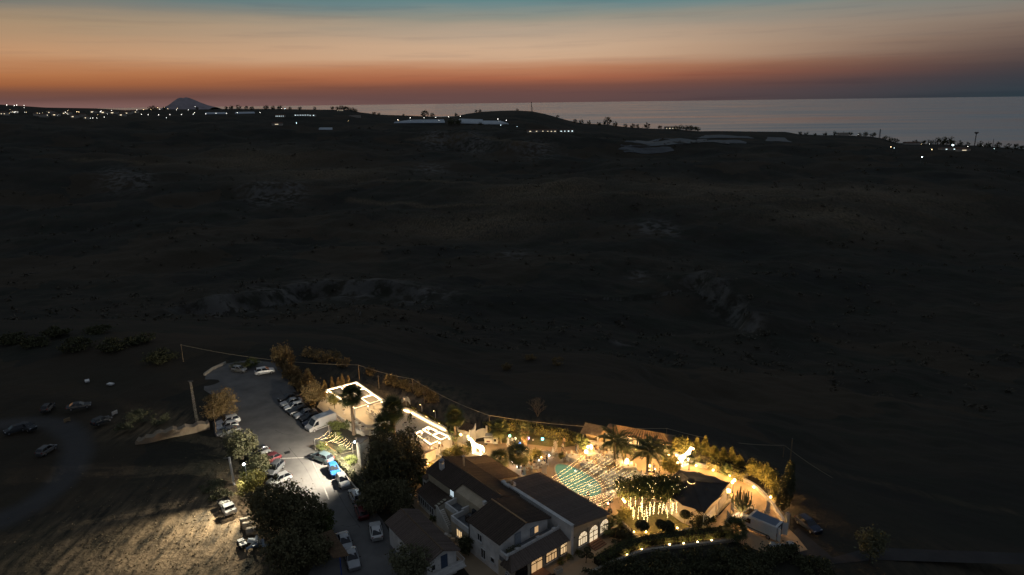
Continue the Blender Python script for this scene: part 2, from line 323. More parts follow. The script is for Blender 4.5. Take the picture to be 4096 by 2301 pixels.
for line in [[(1640,560),(1830,548),(1960,553),(2080,566),(2180,576)],[(900,640),(1300,690),(1500,722),(1900,738),(2400,735)],[(2000,772),(2300,748),(2700,790),(3200,800),(3700,780)],[(1400,800),(1700,830),(2050,810)],[(3250,1860),(3400,1905),(3600,1955),(3800,2000),(4050,2050)],[(300,640),(700,655),(1000,640)]]:
    L_ = [hit(*q, 60) for q in line]
    for a_, c_ in zip(L_[:-1], L_[1:]):
        dx_, dy_ = c_.x-a_.x, c_.y-a_.y; s_ = np.clip(((TX-a_.x)*dx_+(TY-a_.y)*dy_)/(dx_*dx_+dy_*dy_), 0, 1); dd = np.hypot(TX-a_.x-s_*dx_, TY-a_.y-s_*dy_); w_ = 1.2+RRg*.006; cov[..., 1] = np.maximum(cov[..., 1], (.5 if L_[0].y > 300 else .18)*np.clip(1.5-dd/w_, 0, 1))
# bare earth: field at lower left, earth bank beside the car park
for (x0, y0, sx, sy, w) in [(-50, 80, 20, 15, 1.6), (-43, 92, 10, 9, 1.4), (-72, 122, 9, 6, 1.0), (-46, 98, 8, 6, .9), (-26, 146, 14, 10, .7), (-22, 133, 11, 8, 1.2), (-10, 123, 8, 5, .9), (2, 121, 8, 4, .6), (36, 110, 8, 5, .5), (62, 70, 14, 10, .5)]:
    cov[..., 1] = np.maximum(cov[..., 1], w*np.exp(-((TX-x0)/sx)**2-((TY-y0)/sy)**2))
TMAT = cover_material()
grid_obj('terrain', TX, TY, TZ, TMAT, attr=cov, kind='structure')
# sea
SEA_Z = -330.0
seam = mat('sea_water', (.02, .15, .27), .16, .0, spec=1.0)
seam.node_tree.nodes['Principled BSDF'].inputs['IOR'].default_value = 2.1; seam.node_tree.nodes['Principled BSDF'].inputs['Specular Tint'].default_value = (.78, .93, 1.0, 1); tS = seam.node_tree; tcn = tS.nodes.new('ShaderNodeTexCoord'); bS = tS.nodes['Principled BSDF']
mpS = tS.nodes.new('ShaderNodeMapping'); mpS.inputs['Scale'].default_value = (.00025, .0011, .001); tS.links.new(tcn.outputs['Object'], mpS.inputs[0])
nS = tS.nodes.new('ShaderNodeTexNoise'); nS.inputs['Scale'].default_value = 1; nS.inputs['Detail'].default_value = 6; tS.links.new(mpS.outputs[0], nS.inputs['Vector'])
rS = tS.nodes.new('ShaderNodeMapRange'); rS.inputs[1].default_value = .3; rS.inputs[2].default_value = .7; rS.inputs[3].default_value = .12; rS.inputs[4].default_value = .27; tS.links.new(nS.outputs[0], rS.inputs[0]); tS.links.new(rS.outputs[0], bS.inputs['Roughness'])
n2S = tS.nodes.new('ShaderNodeTexNoise'); n2S.inputs['Scale'].default_value = .02; n2S.inputs['Detail'].default_value = 4; tS.links.new(tcn.outputs['Object'], n2S.inputs['Vector'])
bpS = tS.nodes.new('ShaderNodeBump'); bpS.inputs['Strength'].default_value = .12; bpS.inputs['Distance'].default_value = 8; tS.links.new(n2S.outputs[0], bpS.inputs['Height']); tS.links.new(bpS.outputs[0], bS.inputs['Normal'])
b = MB(); b.add([(-170000, 2500, SEA_Z), (170000, 2500, SEA_Z), (170000, 160000, SEA_Z), (-170000, 160000, SEA_Z)], [(0, 1, 2, 3)]); b.build('sea', seam, kind='structure')
# volcanic island on the horizon
isl = mat('hazed_island_rock', (.38, .32, .33), .95, .2, .002)  # pale tone puts the distance haze into the rock colour
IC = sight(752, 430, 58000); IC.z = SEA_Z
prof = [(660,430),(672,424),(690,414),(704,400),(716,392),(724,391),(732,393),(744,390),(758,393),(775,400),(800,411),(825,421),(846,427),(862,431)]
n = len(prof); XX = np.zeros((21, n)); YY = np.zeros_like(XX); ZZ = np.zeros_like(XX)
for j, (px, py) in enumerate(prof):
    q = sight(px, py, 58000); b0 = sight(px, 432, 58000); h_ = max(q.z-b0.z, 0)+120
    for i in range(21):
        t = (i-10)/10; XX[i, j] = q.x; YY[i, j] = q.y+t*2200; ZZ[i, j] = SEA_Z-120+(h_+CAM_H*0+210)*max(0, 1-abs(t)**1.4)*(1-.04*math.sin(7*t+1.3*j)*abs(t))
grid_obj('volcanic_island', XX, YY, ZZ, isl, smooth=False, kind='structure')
# ------------------------------------------------------------------ leaf tools
def leaf_quads(cent, size, flat=0.0, asp=1.0, droop=0.0):
    n = len(cent); a = RNG.normal(size=(n, 3)); a[:, 2] *= (1-flat); a /= np.linalg.norm(a, axis=1)[:, None]+1e-9
    c = RNG.normal(size=(n, 3)); b_ = np.cross(a, c); b_ /= np.linalg.norm(b_, axis=1)[:, None]+1e-9
    if droop: a[:, 2] -= droop; a /= np.linalg.norm(a, axis=1)[:, None]
    s = (size*RNG.uniform(.6, 1.4, n))[:, None]
    return np.stack([cent-a*s*asp, cent+b_*s*.55, cent+a*s*asp, cent-b_*s*.55], 1).reshape(-1, 3)
def crown_points(blobs, n, clump=.26, k=26, hollow=.55):
    out = []; vol = np.array([b[1][0]*b[1][1]*b[1][2] for b in blobs])**.75; vol /= vol.sum()
    for (c, rad), w in zip(blobs, vol):
        c = np.array(c, float); rad = np.array(rad, float); kk = max(8, int(k*len(blobs)*w))
        d = RNG.normal(size=(kk, 3)); d /= np.linalg.norm(d, axis=1)[:, None]; d *= (hollow+(1.02-hollow)*RNG.uniform(0, 1, kk)**.6)[:, None]
        nn = int(n*w); idx = RNG.integers(0, kk, nn); cs = RNG.uniform(.6, 1.35, kk)
        out.append(c+rad*(d[idx]+RNG.normal(size=(nn, 3))*clump*cs[idx][:, None]*.75))
    p = np.concatenate(out); return p[p[:, 2] > .05]
def leafmat(name, c, v=.35):
    m_ = mat(name, c, .7, v, .9, spec=.15); return m_
BARK = mat('bark', (.085, .065, .048), .95, .35, 6, bump=.6)
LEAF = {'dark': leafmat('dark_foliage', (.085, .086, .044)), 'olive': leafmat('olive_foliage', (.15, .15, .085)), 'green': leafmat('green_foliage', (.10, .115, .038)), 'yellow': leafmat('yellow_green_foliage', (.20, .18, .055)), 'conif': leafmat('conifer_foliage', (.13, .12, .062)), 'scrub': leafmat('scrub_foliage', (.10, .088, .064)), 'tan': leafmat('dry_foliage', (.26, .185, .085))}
def tree(name, label, base, h, r, leaf='green', n=5000, ls=.17, lobes=5, trunk=.3, squash=.8, cat='tree', group=None, seed=None, low=.28, hollow=.55):
    """broadleaf tree: tapered trunk, limbs and a crown of leaf clumps"""
    base = Vector(base); t = thing(name, label, cat, base, 0, group); rnd = random.Random(seed if seed is not None else hash(label) % 9999)
    cz = h*(low+1)/2; rz_ = h*(1-low)/2; bl = [((0, 0, cz), (r*.72, r*.72, rz_*.95))]
    for i in range(lobes):
        a = 2*pi*i/lobes+rnd.uniform(-.4, .4); q = r*rnd.uniform(.42, .62); s = rnd.uniform(.38, .55)*r
        bl.append(((q*math.cos(a), q*math.sin(a), cz+rz_*rnd.uniform(-.45, .5)), (s, s, s*squash*1.1)))
    pts = crown_points(bl, n, hollow=hollow)
    tb = MB(); tb.tube([(0, 0, -.1), (rnd.uniform(-.1, .1), rnd.uniform(-.1, .1), h*.3), (rnd.uniform(-.2, .2), rnd.uniform(-.2, .2), h*.62)], [trunk, trunk*.75, trunk*.4], 7)
    for c, s in bl[1:]: tb.tube([(0, 0, h*.26), (c[0]*.5, c[1]*.5, (h*.26+c[2])*.52), c], [trunk*.5, trunk*.32, trunk*.1], 5)
    tb.build('trunk', BARK, t)
    bulk('crown', leaf_quads(pts, ls), 4, LEAF[leaf], t)
    return t
def conifer(name, label, base, h, r, leaf='conif', n=4000, ls=.16, group=None, stems=1, power=.75, cat='tree', trunkh=.06):
    t = thing(name, label, cat, base, 0, group); tb = MB(); P_ = []
    for s in range(stems):
        a = 2*pi*s/max(1, stems)+.5; off = 0 if stems == 1 else r*.48; ox, oy = off*math.cos(a), off*math.sin(a); hh = h*random.uniform(.78, 1.0) if stems > 1 else h; rs = r*(1 if stems == 1 else .62)
        if s == 0: hh = h
        tb.tube([(ox, oy, -.1), (ox, oy, hh*.95)], [.05*rs+.08, .02], 6)
        nb = 90 if stems == 1 else 55
        for k in range(nb):
            u = (k+random.random())/nb; z = hh*(trunkh+(1-trunkh)*u); rad = rs*(1-u)**power*random.uniform(.72, 1.12); th = k*2.4+random.uniform(-.3, .3)
            m_ = max(4, int(n/stems/nb*(.35+1.3*(1-u))))
            q = RNG.uniform(.35, 1, m_)**.6; j = RNG.normal(size=(m_, 3))*np.array([.11, .11, .13])*rs*.8
            P_.append(np.stack([ox+q*rad*math.cos(th), oy+q*rad*math.sin(th), z+.18*rad*q+0*q], 1)+j)
    pts = np.concatenate(P_); pts = pts[pts[:, 2] > .05]
    tb.build('trunk', BARK, t); bulk('crown', leaf_quads(pts, ls, asp=1.3, droop=-.5), 4, LEAF[leaf], t); return t
def bush(name, label, base, r, h, leaf='green', n=700, ls=.12, cat='shrub', group=None, k=20):
    t = thing(name, label, cat, base, 0, group)
    tb = MB()
    for i in range(4):
        a = i*1.6+.3; tb.tube([(0, 0, -.05), (r*.35*math.cos(a), r*.35*math.sin(a), h*.5)], [.05, .02], 5)
    tb.build('stems', BARK, t)
    bulk('crown', leaf_quads(crown_points([((0, 0, h*.5), (r, r, h*.52))], n, k=k, hollow=.4), ls), 4, LEAF[leaf], t); return t
def hedge(name, label, pts, w, h, leaf='green', dens=60, ls=.1, top=None):
    """clipped hedge along a path: woody core and a skin of small leaves"""
    o = Vector(pts[0]); pl = [Vector(p)-o for p in pts]; t = thing(name, label, 'hedge', o)
    b_ = MB(); wall_along(b_, pl, w*.8, h*.93); b_.build('branches', mat('hedge_wood', (.03, .028, .016), .95, .3, 4), t)
    out = []
    for a, c in zip(pl[:-1], pl[1:]):
        L = (c-a).length; d = (c-a).normalized(); nn = np.array((-d.y, d.x, 0)); n = int(L*dens*(w+2*h)); s = RNG.uniform(-.02, 1.02, n)
        per = RNG.uniform(-h, w+h, n); z = np.where(per < 0, h+per, np.where(per > w, h-(per-w), h)); y = np.clip(per, 0, w)-w/2
        hm = 1+.05*np.sin(s*L*1.3+a.x)+.03*np.sin(s*L*3.7)
        q = np.array(a)[None]+s[:, None]*np.array(c-a)[None]+y[:, None]*nn[None]; q[:, 2] += z*hm
        out.append(q+RNG.normal(size=q.shape)*.055)
    bulk('foliage', leaf_quads(np.concatenate(out), ls), 4, LEAF[leaf], t); return t
# ------------------------------------------------------------------ the far plateau: trees, houses, lights, masts
LMAT = {'w': emis('street_lamp_white', (1, .96, .86), 7), 'y': emis('street_lamp_warm', (1, .70, .36), 7), 'c': emis('flood_lamp_cold', (.72, .95, 1), 14)}
POLE = mat('galvanised_pole', (.22, .22, .21), .6, .2, 3)
def far_lamp(px, py, kind='w', s=1.0, label=None, group=None):
    p = hit(px, py+4, 260); r = math.hypot(p.x, p.y); hgt = 9.0
    t = thing('street_lamp', label, 'street lamp', p, 0, group)
    b = MB(); b.tube([(0, 0, -1), (0, 0, hgt)], .14, 5); b.tube([(0, 0, hgt), (1.2, 0, hgt+.2)], .08, 5); b.build('pole', POLE, t)
    MB().ball((1.2, 0, hgt), s*.55*(1.0+.00025*r), 8, 5, .75).build('lamp_head', LMAT[kind], t)
    return t
row1 = [(28,430),(58,432),(68,430),(97,432),(97,441),(58,460),(64,459),(72,459),(100,460),(107,460),(262,460),(308,457),(316,459),(406,454),(446,451),(402,457)]
row2 = [(548,449),(574,447),(604,447),(631,439),(639,446),(659,437),(671,443),(706,448),(710,442),(780,432),(753,448)]
row3 = [(566,468),(593,470),(635,470),(680,469),(726,468),(773,466),(778,460),(823,465),(864,463),(906,463),(949,461),(1040,459)]
row4 = [(362,485),(372,483),(388,483),(418,480),(666,482)]
for i, q in enumerate(sorted(row1)): far_lamp(*q, kind=random.choice('wwy'), s=random.uniform(.5, 1), label=nth(i)+' small street lamp in the far left village', group='village street lamps')
for i, q in enumerate(sorted(row2)): far_lamp(*q, kind=random.choice('wwy'), s=random.uniform(.6, 1), label=nth(i)+' street lamp on the crest before the island', group='plateau crest lamps')
for i, q in enumerate(sorted(row3)): far_lamp(*q, kind='w', s=random.uniform(.75, 1), label=nth(i)+' lamp in the even row across the plateau', group='row of plateau road lamps')
row5 = [(int(random.uniform(4, 545)), int(random.triangular(440, 480, 460))) for _ in range(18)]
for i, q in enumerate(sorted(row5)): far_lamp(*q, kind=random.choice('yyw'), s=random.uniform(.3, .5), label=nth(i)+' faint window lamp scattered through the village', group='faint village lamps')
for i, q in enumerate(sorted(row4)): far_lamp(*q, kind='w', s=.7, label=nth(i)+' street lamp on the slope below the village', group='lamps under the village')
for (x, y, k, s, l) in [(1590,488,'w',1,'lamp at the left end of the greenhouse row'),(1594,490,'y',.7,'yellow lamp close to the left end of the greenhouse row'),(1640,480,'w',1,'second lamp along the back of the long greenhouse'),(1695,479,'w',1,'third lamp along the back of the long greenhouse'),(1742,477,'w',.9,'fourth lamp along the back of the long greenhouse'),(1754,490,'w',.6,'small lamp in front of the long greenhouse'),(1793,475,'w',1,'fifth lamp behind the long greenhouse beside the dark tree'),(1840,473,'w',1,'lamp at the foot of the rounded hill with the mast'),(1990,486,'w',1,'lamp near the right end of the greenhouses'),(2024,491,'w',1,'lamp standing at the far right tip of the greenhouses'),(2001,512,'c',.6,'lone blue lamp on the dark slope under the greenhouses'),(2067,518,'c',.5,'faint lamp on the slope right of the lone blue lamp'),
                     (1185,503,'c',.8,'cold lamp alone on the dark slope under the plateau road'),(1393,493,'y',.7,'yellow lamp beside the small lit farm building'),(1126,441,'w',.7,'lamp at the edge of the crest under a round tree'),(1140,442,'c',.6,'cold lamp on the crest right of a round tree'),(3559,602,'y',1.0,'yellowish lamp on the dark slope at far right'),(3572,606,'c',.5,'tiny cold lamp next to the yellowish slope lamp'),(3722,614,'y',1.0,'warm lamp under the floodlit yard at far right'),(3682,646,'c',1.0,'lowest cold lamp on the right hand slope'),(3714,585,'w',.6,'small lamp left of the floodlit yard'),(3866,602,'w',.7,'small lamp right of the floodlit yard'),(3972,611,'c',.5,'faint cold lamp near the right edge of the picture'),(3772,575,'w',.5,'lamp among the trees above the floodlit yard'),(3682,586,'y',.5,'faint lamp at the left of the yard trees'),(3926,592,'w',.4,'very faint lamp right of the tall water tower'),(3430,545,'w',.4,'faint lamp among the trees on the right headland')]:
    far_lamp(x, y, k, s, l)
t = far_lamp(3808, 590, 'c', 2.6, 'strongest cold floodlight in the yard at far right')
FW = mat('far_wall', (.42, .39, .34), .9, .15, .2); FR = mat('far_roof', (.16, .09, .06), .9, .2, .3)
FWIN = emis('far_lit_window', (1, .82, .55), 1.3); FWINC = emis('far_lit_window_cold', (.75, .95, 1), 2.0)
def far_house(px, py, w, d, h, label, rz=0, lit=2, cold=False, flat=False, group=None):
    p = hit(px, py+3, 260); t = thing('far_house', label, 'house', p, rz, group)
    MB().box((0, 0, h/2-1), (w, d, h+2)).build('wall', FW, t)
    if flat: MB().box((0, 0, h+.2), (w*1.04, d*1.04, .5)).build('roof', FR, t)
    else: MB().add([(-w*.53, -d*.55, h), (w*.53, -d*.55, h), (w*.53, d*.55, h), (-w*.53, d*.55, h), (-w*.53, 0, h+d*.2), (w*.53, 0, h+d*.2)], [(0, 1, 5, 4), (2, 3, 4, 5), (0, 4, 3), (1, 2, 5), (3, 2, 1, 0)]).build('roof', FR, t)
    for i in range(lit):
        x = w*((i+.5)/lit-.5); MB().box((x, -d/2-.1, h*.5), (w/lit*random.uniform(.15, .4), .2, h*random.uniform(.2, .35))).build('window', FWINC if cold else FWIN, t)
    return t
vil = [(20,458,16),(150,462,14),(176,466,20),(225,462,18),(270,456,22),(300,470,18),(330,466,16),(415,452,20),(455,453,24),(490,462,18),(505,455,26),(545,450,14),(376,450,16),(60,450,15),(205,452,14),(350,474,15)]
for i, (x, y, w) in enumerate(sorted(vil)):
    far_house(x, y, w, 12, 6.5, nth(i)+' pale house among the far left village lights', rz=random.uniform(-.4, .4), lit=random.choice([0, 1, 1, 2]), group='village houses on the far plateau')
far_house(515,453,20,12,8,'taller block lit pale at the right end of the village', lit=3, cold=True)
far_house(1122,466,26,14,5,'low white hall with a row of lit bays near the crest', lit=5, cold=True)
far_house(1215,462,52,16,6,'long brightly lit white building on the plateau centre left', lit=7, cold=True, flat=True)
far_house(1250,463,20,12,6,'small lit annex right of the long white building', lit=2, cold=True, flat=True)
far_house(1110,499,26,12,5,'small pale farm building glowing alone on the dark slope', lit=1)
far_house(1362,442,22,8,4,'low house with a row of tiny lit windows in the hilltop trees', lit=4, flat=True)
far_house(1420,466,34,12,6,'pale unlit shed on the slope under the hilltop trees', lit=0, flat=True)
far_house(2146,527,44,10,4,'long low farm building with dim lights above the pale quarry', lit=3)
far_house(2205,527,26,10,5,'farm building with small warm lights beside the bright barn', lit=3)
far_house(2266,527,40,14,7,'bright barn lit cold white at the right of the farm', lit=4, cold=True, flat=True)
far_house(2684,513,46,14,7,'villa with bright windows under the clifftop trees', lit=4)
far_house(3372,540,32,14,9,'dark flat roofed house with an aerial on the right headland', lit=0, flat=True)
far_house(3645,576,46,16,6,'dark low roof on the shore slope right of the headland', lit=0)
far_house(3810,598,50,14,4,'low shed in the floodlit yard at far right', lit=3, cold=True, flat=True)
far_house(3850,602,24,10,4,'small shed right of the floodlit yard shed', lit=1)
# greenhouses: rows of pale plastic tunnels
GPL = mat('greenhouse_plastic', (.42, .48, .53), .35, .15, .05, spec=.5); 
def tunnel_row(corners, nt_, label, name='greenhouse', group=None, h=3.5):
    a, b_, c, d = [hit(*q, 300) for q in corners]   # near-left, near-right, far-right, far-left
    o = (a+b_+c+d)/4; t = thing(name, label, 'greenhouse', o, 0, group)
    for i in range(nt_):
        f0, f1 = i/nt_, (i+1)/nt_; p = [a.lerp(d, f0), b_.lerp(c, f0), b_.lerp(c, f1), a.lerp(d, f1)]; m_ = MB(); vs = []
        for e0, e1 in ((p[0], p[3]), (p[1], p[2])):
            for k in range(6):
                s = k/5; q = e0.lerp(e1, s)-o; vs.append((q.x, q.y, q.z+.6+h*math.sin(pi*s)))
        m_.add(vs, [(k, 6+k, 7+k, k+1) for k in range(5)]+[(0, 1, 2, 3, 4, 5), (11, 10, 9, 8, 7, 6)]); m_.build('tunnel', GPL, t)
    return t
tunnel_row([(1575,494),(1780,493),(1775,482),(1640,484)], 7, 'long pale greenhouse block left of the dark tree on the plateau')
tunnel_row([(1840,495),(1935,497),(1930,482),(1835,479)], 6, 'pale greenhouse block right of the dark tree under the hill')
tunnel_row([(1935,499),(2035,499),(2000,488),(1932,487)], 4, 'short greenhouse block at the right tip of the row')
tunnel_row([(1275,521),(1330,521),(1330,516),(1280,516)], 2, 'single dim plastic tunnel on the slope left of centre')
tunnel_row([(820,458),(905,457),(900,454),(825,455)], 2, 'distant pale greenhouse strip left on the plateau road')
tunnel_row([(940,457),(1020,455),(1015,452),(945,453)], 2, 'distant pale greenhouse strip right along the plateau road')
# fields under white sheeting on the right plateau
SHT = mat('crop_sheet_plastic', (.085, .09, .093), .6, .35, .06)
def crop_sheet(px, label, group='plastic covered fields'):
    P_ = [hit(*q, 300) for q in px]; o = sum(P_, Vector())/len(P_); n = 10; t = thing('crop_cover', label, 'crop cover', o)
    a, b_, c, d = P_; u = np.linspace(0, 1, 14)[:, None]; v = np.linspace(0, 1, 9)[None]
    e = .06*np.sin(v*19+u*5); uu = np.clip(u+e*.4, 0, 1)
    X = (a.x*(1-uu)+b_.x*uu)*(1-v)+(d.x*(1-uu)+c.x*uu)*v; Y = (a.y*(1-uu)+b_.y*uu)*(1-v)+(d.y*(1-uu)+c.y*uu)*v
    Z = ht(X, Y)+1.0
    g = grid_obj('sheet', X-o.x, Y-o.y, Z-o.z, SHT); g.parent = t
for px, l in [([(2470,600),(2700,606),(2680,590),(2500,586)], 'pale sheeted field at the left front of the covered plots'), ([(2480,584),(2930,578),(2820,560),(2600,566)], 'largest pale sheeted field across the middle plots'), ([(2760,572),(2990,574),(2960,562),(2790,558)], 'narrow sheeted strip behind the largest plot'), ([(2780,552),(3020,556),(2990,546),(2820,542)], 'sheeted strip near the cliff edge'), ([(3060,566),(3170,572),(3140,552),(3070,550)], 'pale cliff top plot at the right end of the covered fields'), ([(2500,614),(2600,618),(2620,608),(2490,606)], 'small sheeted patch below the covered fields')]: crop_sheet(px, l)
# masts and towers on the skyline
STEEL = mat('mast_steel', (.10, .10, .10), .6, .2, 1)
def lattice(b, z0, z1, w0, w1, n, r=.12, top=None):
    for k in range(n):
        za, zb = z0+(z1-z0)*k/n, z0+(z1-z0)*(k+1)/n; wa, wb = w0+(w1-w0)*k/n, w0+(w1-w0)*(k+1)/n
        ca = [(wa*x, wa*y, za) for x, y in ((-1,-1),(1,-1),(1,1),(-1,1))]; cb = [(wb*x, wb*y, zb) for x, y in ((-1,-1),(1,-1),(1,1),(-1,1))]
        for i in range(4): b.tube([ca[i], cb[i]], r, 4); b.tube([ca[i], cb[(i+1) % 4]], r*.6, 4); b.tube([cb[i], cb[(i+1) % 4]], r*.6, 4)
def far_mast(px, pyb, pyt, label, w, platform=False, drum=False, name='radio_mast'):
    p = hit(px, pyb+2, 400); r = math.hypot(p.x, p.y); h = (pyb-pyt+2)*r/FPX; t = thing(name, label, 'mast', p)
    b = MB(); lattice(b, -2, h, w, w*.6, 8, r=.35); b.build('lattice', STEEL, t)
    if platform: MB().box((0, 0, h*.97), (w*5, w*2, h*.05)).build('antenna_head', STEEL, t); MB().box((0, 0, h*.55), (w*3, w*2, h*.12)).build('dish_cluster', STEEL, t)
    if drum: MB().lathe([(w, h*.85), (w*5, h*.92), (w*6, h*.97), (w*5.5, h*1.0)], 12).build('tank', STEEL, t)
far_mast(2126, 444, 412, 'tall lattice radio mast on the rounded hill', 1.1, platform=True)
far_mast(2131, 444, 430, 'shorter mast beside the tall radio mast', .6)
far_mast(3518, 548, 520, 'pointed lattice mast on the right headland', 1.6)
far_mast(3898, 580, 538, 'tall water tower with a flared tank at far right', 1.0, drum=True, name='water_tower')
far_mast(3970, 586, 562, 'thin pole mast at the far right of the skyline', .4)
far_mast(3374, 532, 520, 'short aerial on the headland house', .35)
# trees that stand out on the skyline: loose dark crowns
def far_tree(px, py, rpx, label, hpx=None, group=None):
    p = hit(px, py+2, 400); r = math.hypot(p.x, p.y); R = rpx*r/FPX; H = (hpx or rpx*1.7)*r/FPX
    t = thing('skyline_tree', label, 'tree', p, 0, group)
    MB().tube([(0, 0, -2), (0, 0, H*.6)], [R*.14, R*.06], 5).build('trunk', BARK, t)
    bulk('crown', leaf_quads(crown_points([((0, 0, H*.55), (R, R, H*.5)), ((R*.5, 0, H*.45), (R*.55, R*.5, H*.4)), ((-R*.55, R*.2, H*.4), (R*.5, R*.5, H*.38))], 260, k=9, hollow=.35), R*.17), 4, LEAF['dark'], t)
lone = [(1065,436,9,'round tree alone on the crest right of the island'),(1700,466,14,'broad round tree left of the pair under the hill'),(1730,466,9,'smaller round tree right of the pair under the hill'),(1824,462,7,'small tree at the left foot of the rounded hill'),(1805,498,14,'dark tree in front of the long greenhouse'),(1835,497,12,'dark tree beside the one before the greenhouse'),(1922,500,7,'dark bush in front of the middle greenhouse'),(2430,498,16,'largest dark tree on the ridge right of the hill'),(2588,512,12,'rounded tree right of the ridge trees')]
for x, y, r, l in lone: far_tree(x, y, r, l)
def tree_run(spec, label, group):
    for i, (x, y, r) in enumerate(sorted(spec)): far_tree(x, y, r, nth(i)+' '+label, group=group)
tree_run([(600,440,7),(612,439,8),(626,438,6),(660,440,7),(790,438,6),(850,438,5),(905,438,7),(925,436,8),(955,437,9),(985,437,7),(1008,438,8),(1092,437,8),(1120,438,9),(1160,437,6),(1200,438,7),(1260,438,6)], 'low dark tree in the broken row along the left crest', 'trees on the left crest')
tree_run([(1330,437,7),(1350,436,7),(1366,436,9),(1380,436,9),(1394,440,8),(1410,444,8),(1424,448,7)], 'tree in the dark clump on the knoll left of centre', 'trees on the knoll')
tree_run([(1496,458,7),(1516,460,6),(1614,464,5),(1905,448,6),(1920,447,6),(2070,442,5),(2230,470,6),(2300,490,8),(2325,494,9),(2356,496,8),(2396,500,8),(2460,503,9),(2500,508,8),(2530,510,9),(2550,510,8),(2640,515,8)], 'small tree on the ridge between the hill and the sea', 'trees on the middle ridge')
tree_run([(2705,520,10),(2722,518,10),(2742,517,11),(2760,516,11),(2776,517,11),(2792,520,9)], 'tree in the dense clifftop clump above the covered fields', 'clifftop clump of trees')
tree_run([(3200,538,7),(3225,540,7),(3260,541,6),(3300,541,7),(3340,541,8),(3400,542,8),(3440,545,7),(3462,545,9),(3490,547,9),(3540,558,8),(3560,566,9),(3582,572,9)], 'tree on the right headland above the sea', 'trees on the right headland')
tree_run([(3660,577,9),(3690,577,9),(3720,577,9),(3750,578,12),(3775,578,14),(3800,579,14),(3840,582,9),(3870,582,7),(3920,586,9),(3950,588,10),(3990,590,10),(4030,594,9),(4060,597,10),(4088,600,10)], 'tree in the dark belt by the floodlit yard at far right', 'trees by the far right yard')
# scrub over the slopes: an uncountable mass
pts = []
for _ in range(2600):
    a = RNG.uniform(-.78, .78); r = math.exp(RNG.uniform(math.log(280), math.log(1900))); x, y = r*math.sin(a), r*math.cos(a)
    if y < np.interp(x, _ex, _ey)+6: continue
    if fbm(np.array(x), np.array(y), 260, 2) < -.15 and random.random() < .8: continue
    z = float(ht(x, y)); s = random.uniform(.5, 1.5)*(1+r*.0009)
    q = RNG.normal(size=(14, 3))*np.array([s*.7, s*.7, s*.4])+np.array([x, y, z+s*.45]); pts.append(leaf_quads(q, s*.5))
bulk('scrub', np.concatenate(pts), 4, LEAF['scrub'], None, kind='stuff', label='dark scrub covering the valley slopes')
# ------------------------------------------------------------------ ground of the estate
ASPH = mat('worn_pale_asphalt', (.105, .103, .10), .85, .0, .22, col2=(.20, .193, .182), bump=.2, bscale=14, detail=9)
PLZ = mat('plaza_paving', (.36, .265, .165), .75, .0, .35, col2=(.44, .33, .215), bump=.08, bscale=9)
TERR = mat('cream_terrace_floor', (.62, .55, .44), .7, .08, .4)
DRV = mat('driveway_paving', (.42, .29, .17), .8, .0, .3, col2=(.50, .36, .22), bump=.1, bscale=8)
LAWN = mat('lawn_grass', (.13, .115, .038), .95, .3, 3, bump=.8, bscale=30)
EARTH = mat('dry_ground', (.25, .195, .13), .95, .0, .5, col2=(.38, .31, .22), bump=.9, bscale=5)
TRACK = mat('dirt_track', (.055, .052, .05), .95, .25, .3)
STONE = mat('pale_stone', (.45, .40, .32), .9, .2, 3, bump=.3)
WHITE = mat('white_plaster', (.70, .66, .58), .85, .12, 1.2, bump=.05)
sheet('car_park', P2((822,1502),(850,1480),(905,1455),(1000,1440),(1110,1452),(1140,1490),(1180,1560),(1235,1640),(1335,1690),(1330,1720),(1275,1790),(1310,1825),(1370,1895),(1450,1985),(1530,2080),(1590,2190),(1640,2330),(1180,2400),(1290,2190),(1180,2020),(1040,1870),(945,1760),(862,1745),(850,1690),(905,1640),(880,1600),(815,1560)), 0.0, ASPH)
field_px_unused = [(340,2330),(420,2150),(560,2060),(700,1990),(830,1890),(930,1905),(960,1960),(985,2060),(1030,2160),(1010,2330)]
# dry tufts over the field
q = []
for _ in range(1000):
    x, y = random.gauss(-50, 13), random.gauss(82, 10)
    if x > -33 or math.hypot(x, y) < 60: continue
    s_ = random.uniform(.10, .24); q.append(np.stack([x+RNG.normal(size=5)*s_*.6, y+RNG.normal(size=5)*s_*.6, float(ht(x, y))+np.abs(RNG.normal(size=5))*s_*.35], 1))
bulk('dry_tufts', leaf_quads(np.concatenate(q), .10, asp=1.2, flat=.5), 4, mat('dry_grass', (.22, .175, .11), .95, .4, 1.5), None, kind='stuff', label='dry tufts of grass over the floodlit field')
sheet('plaza', P2((1640,2010),(1690,1900),(1800,1800),(1870,1770),(1930,1766),(2010,1772),(2140,1775),(2330,1768),(2400,1800),(2500,1815),(2690,1850),(2760,1860),(2800,1880),(2700,2000),(2560,2020),(2470,2080),(2400,2230),(2200,2300),(1900,2330),(1800,2200)), .004, PLZ)
sheet('terrace', P2((1268,1628),(1300,1570),(1436,1536),(1552,1606),(1640,1640),(1790,1722),(1860,1775),(1815,1812),(1760,1830),(1680,1850),(1600,1790),(1500,1745),(1420,1735),(1345,1690)), .008, TERR)
lawn_back = smooth_path(P2((2010,1772),(2020,1745),(2060,1728),(2150,1735),(2250,1752),(2322,1775),(2240,1790),(2140,1780)), 4)
sheet('back_lawn', lawn_back, .012, LAWN)
kerb_px = [(2472,2079),(2512,2117),(2553,2155),(2600,2149),(2654,2140),(2710,2131),(2759,2121),(2811,2097),(2843,2074),(2874,2049),(2902,2022),(2920,2004)]
kerb = smooth_path(P2(*kerb_px), 3)
sheet('garden_lawn', kerb+P2((2905,1990),(2830,2030),(2720,2035),(2600,2010),(2500,2030)), .010, LAWN)
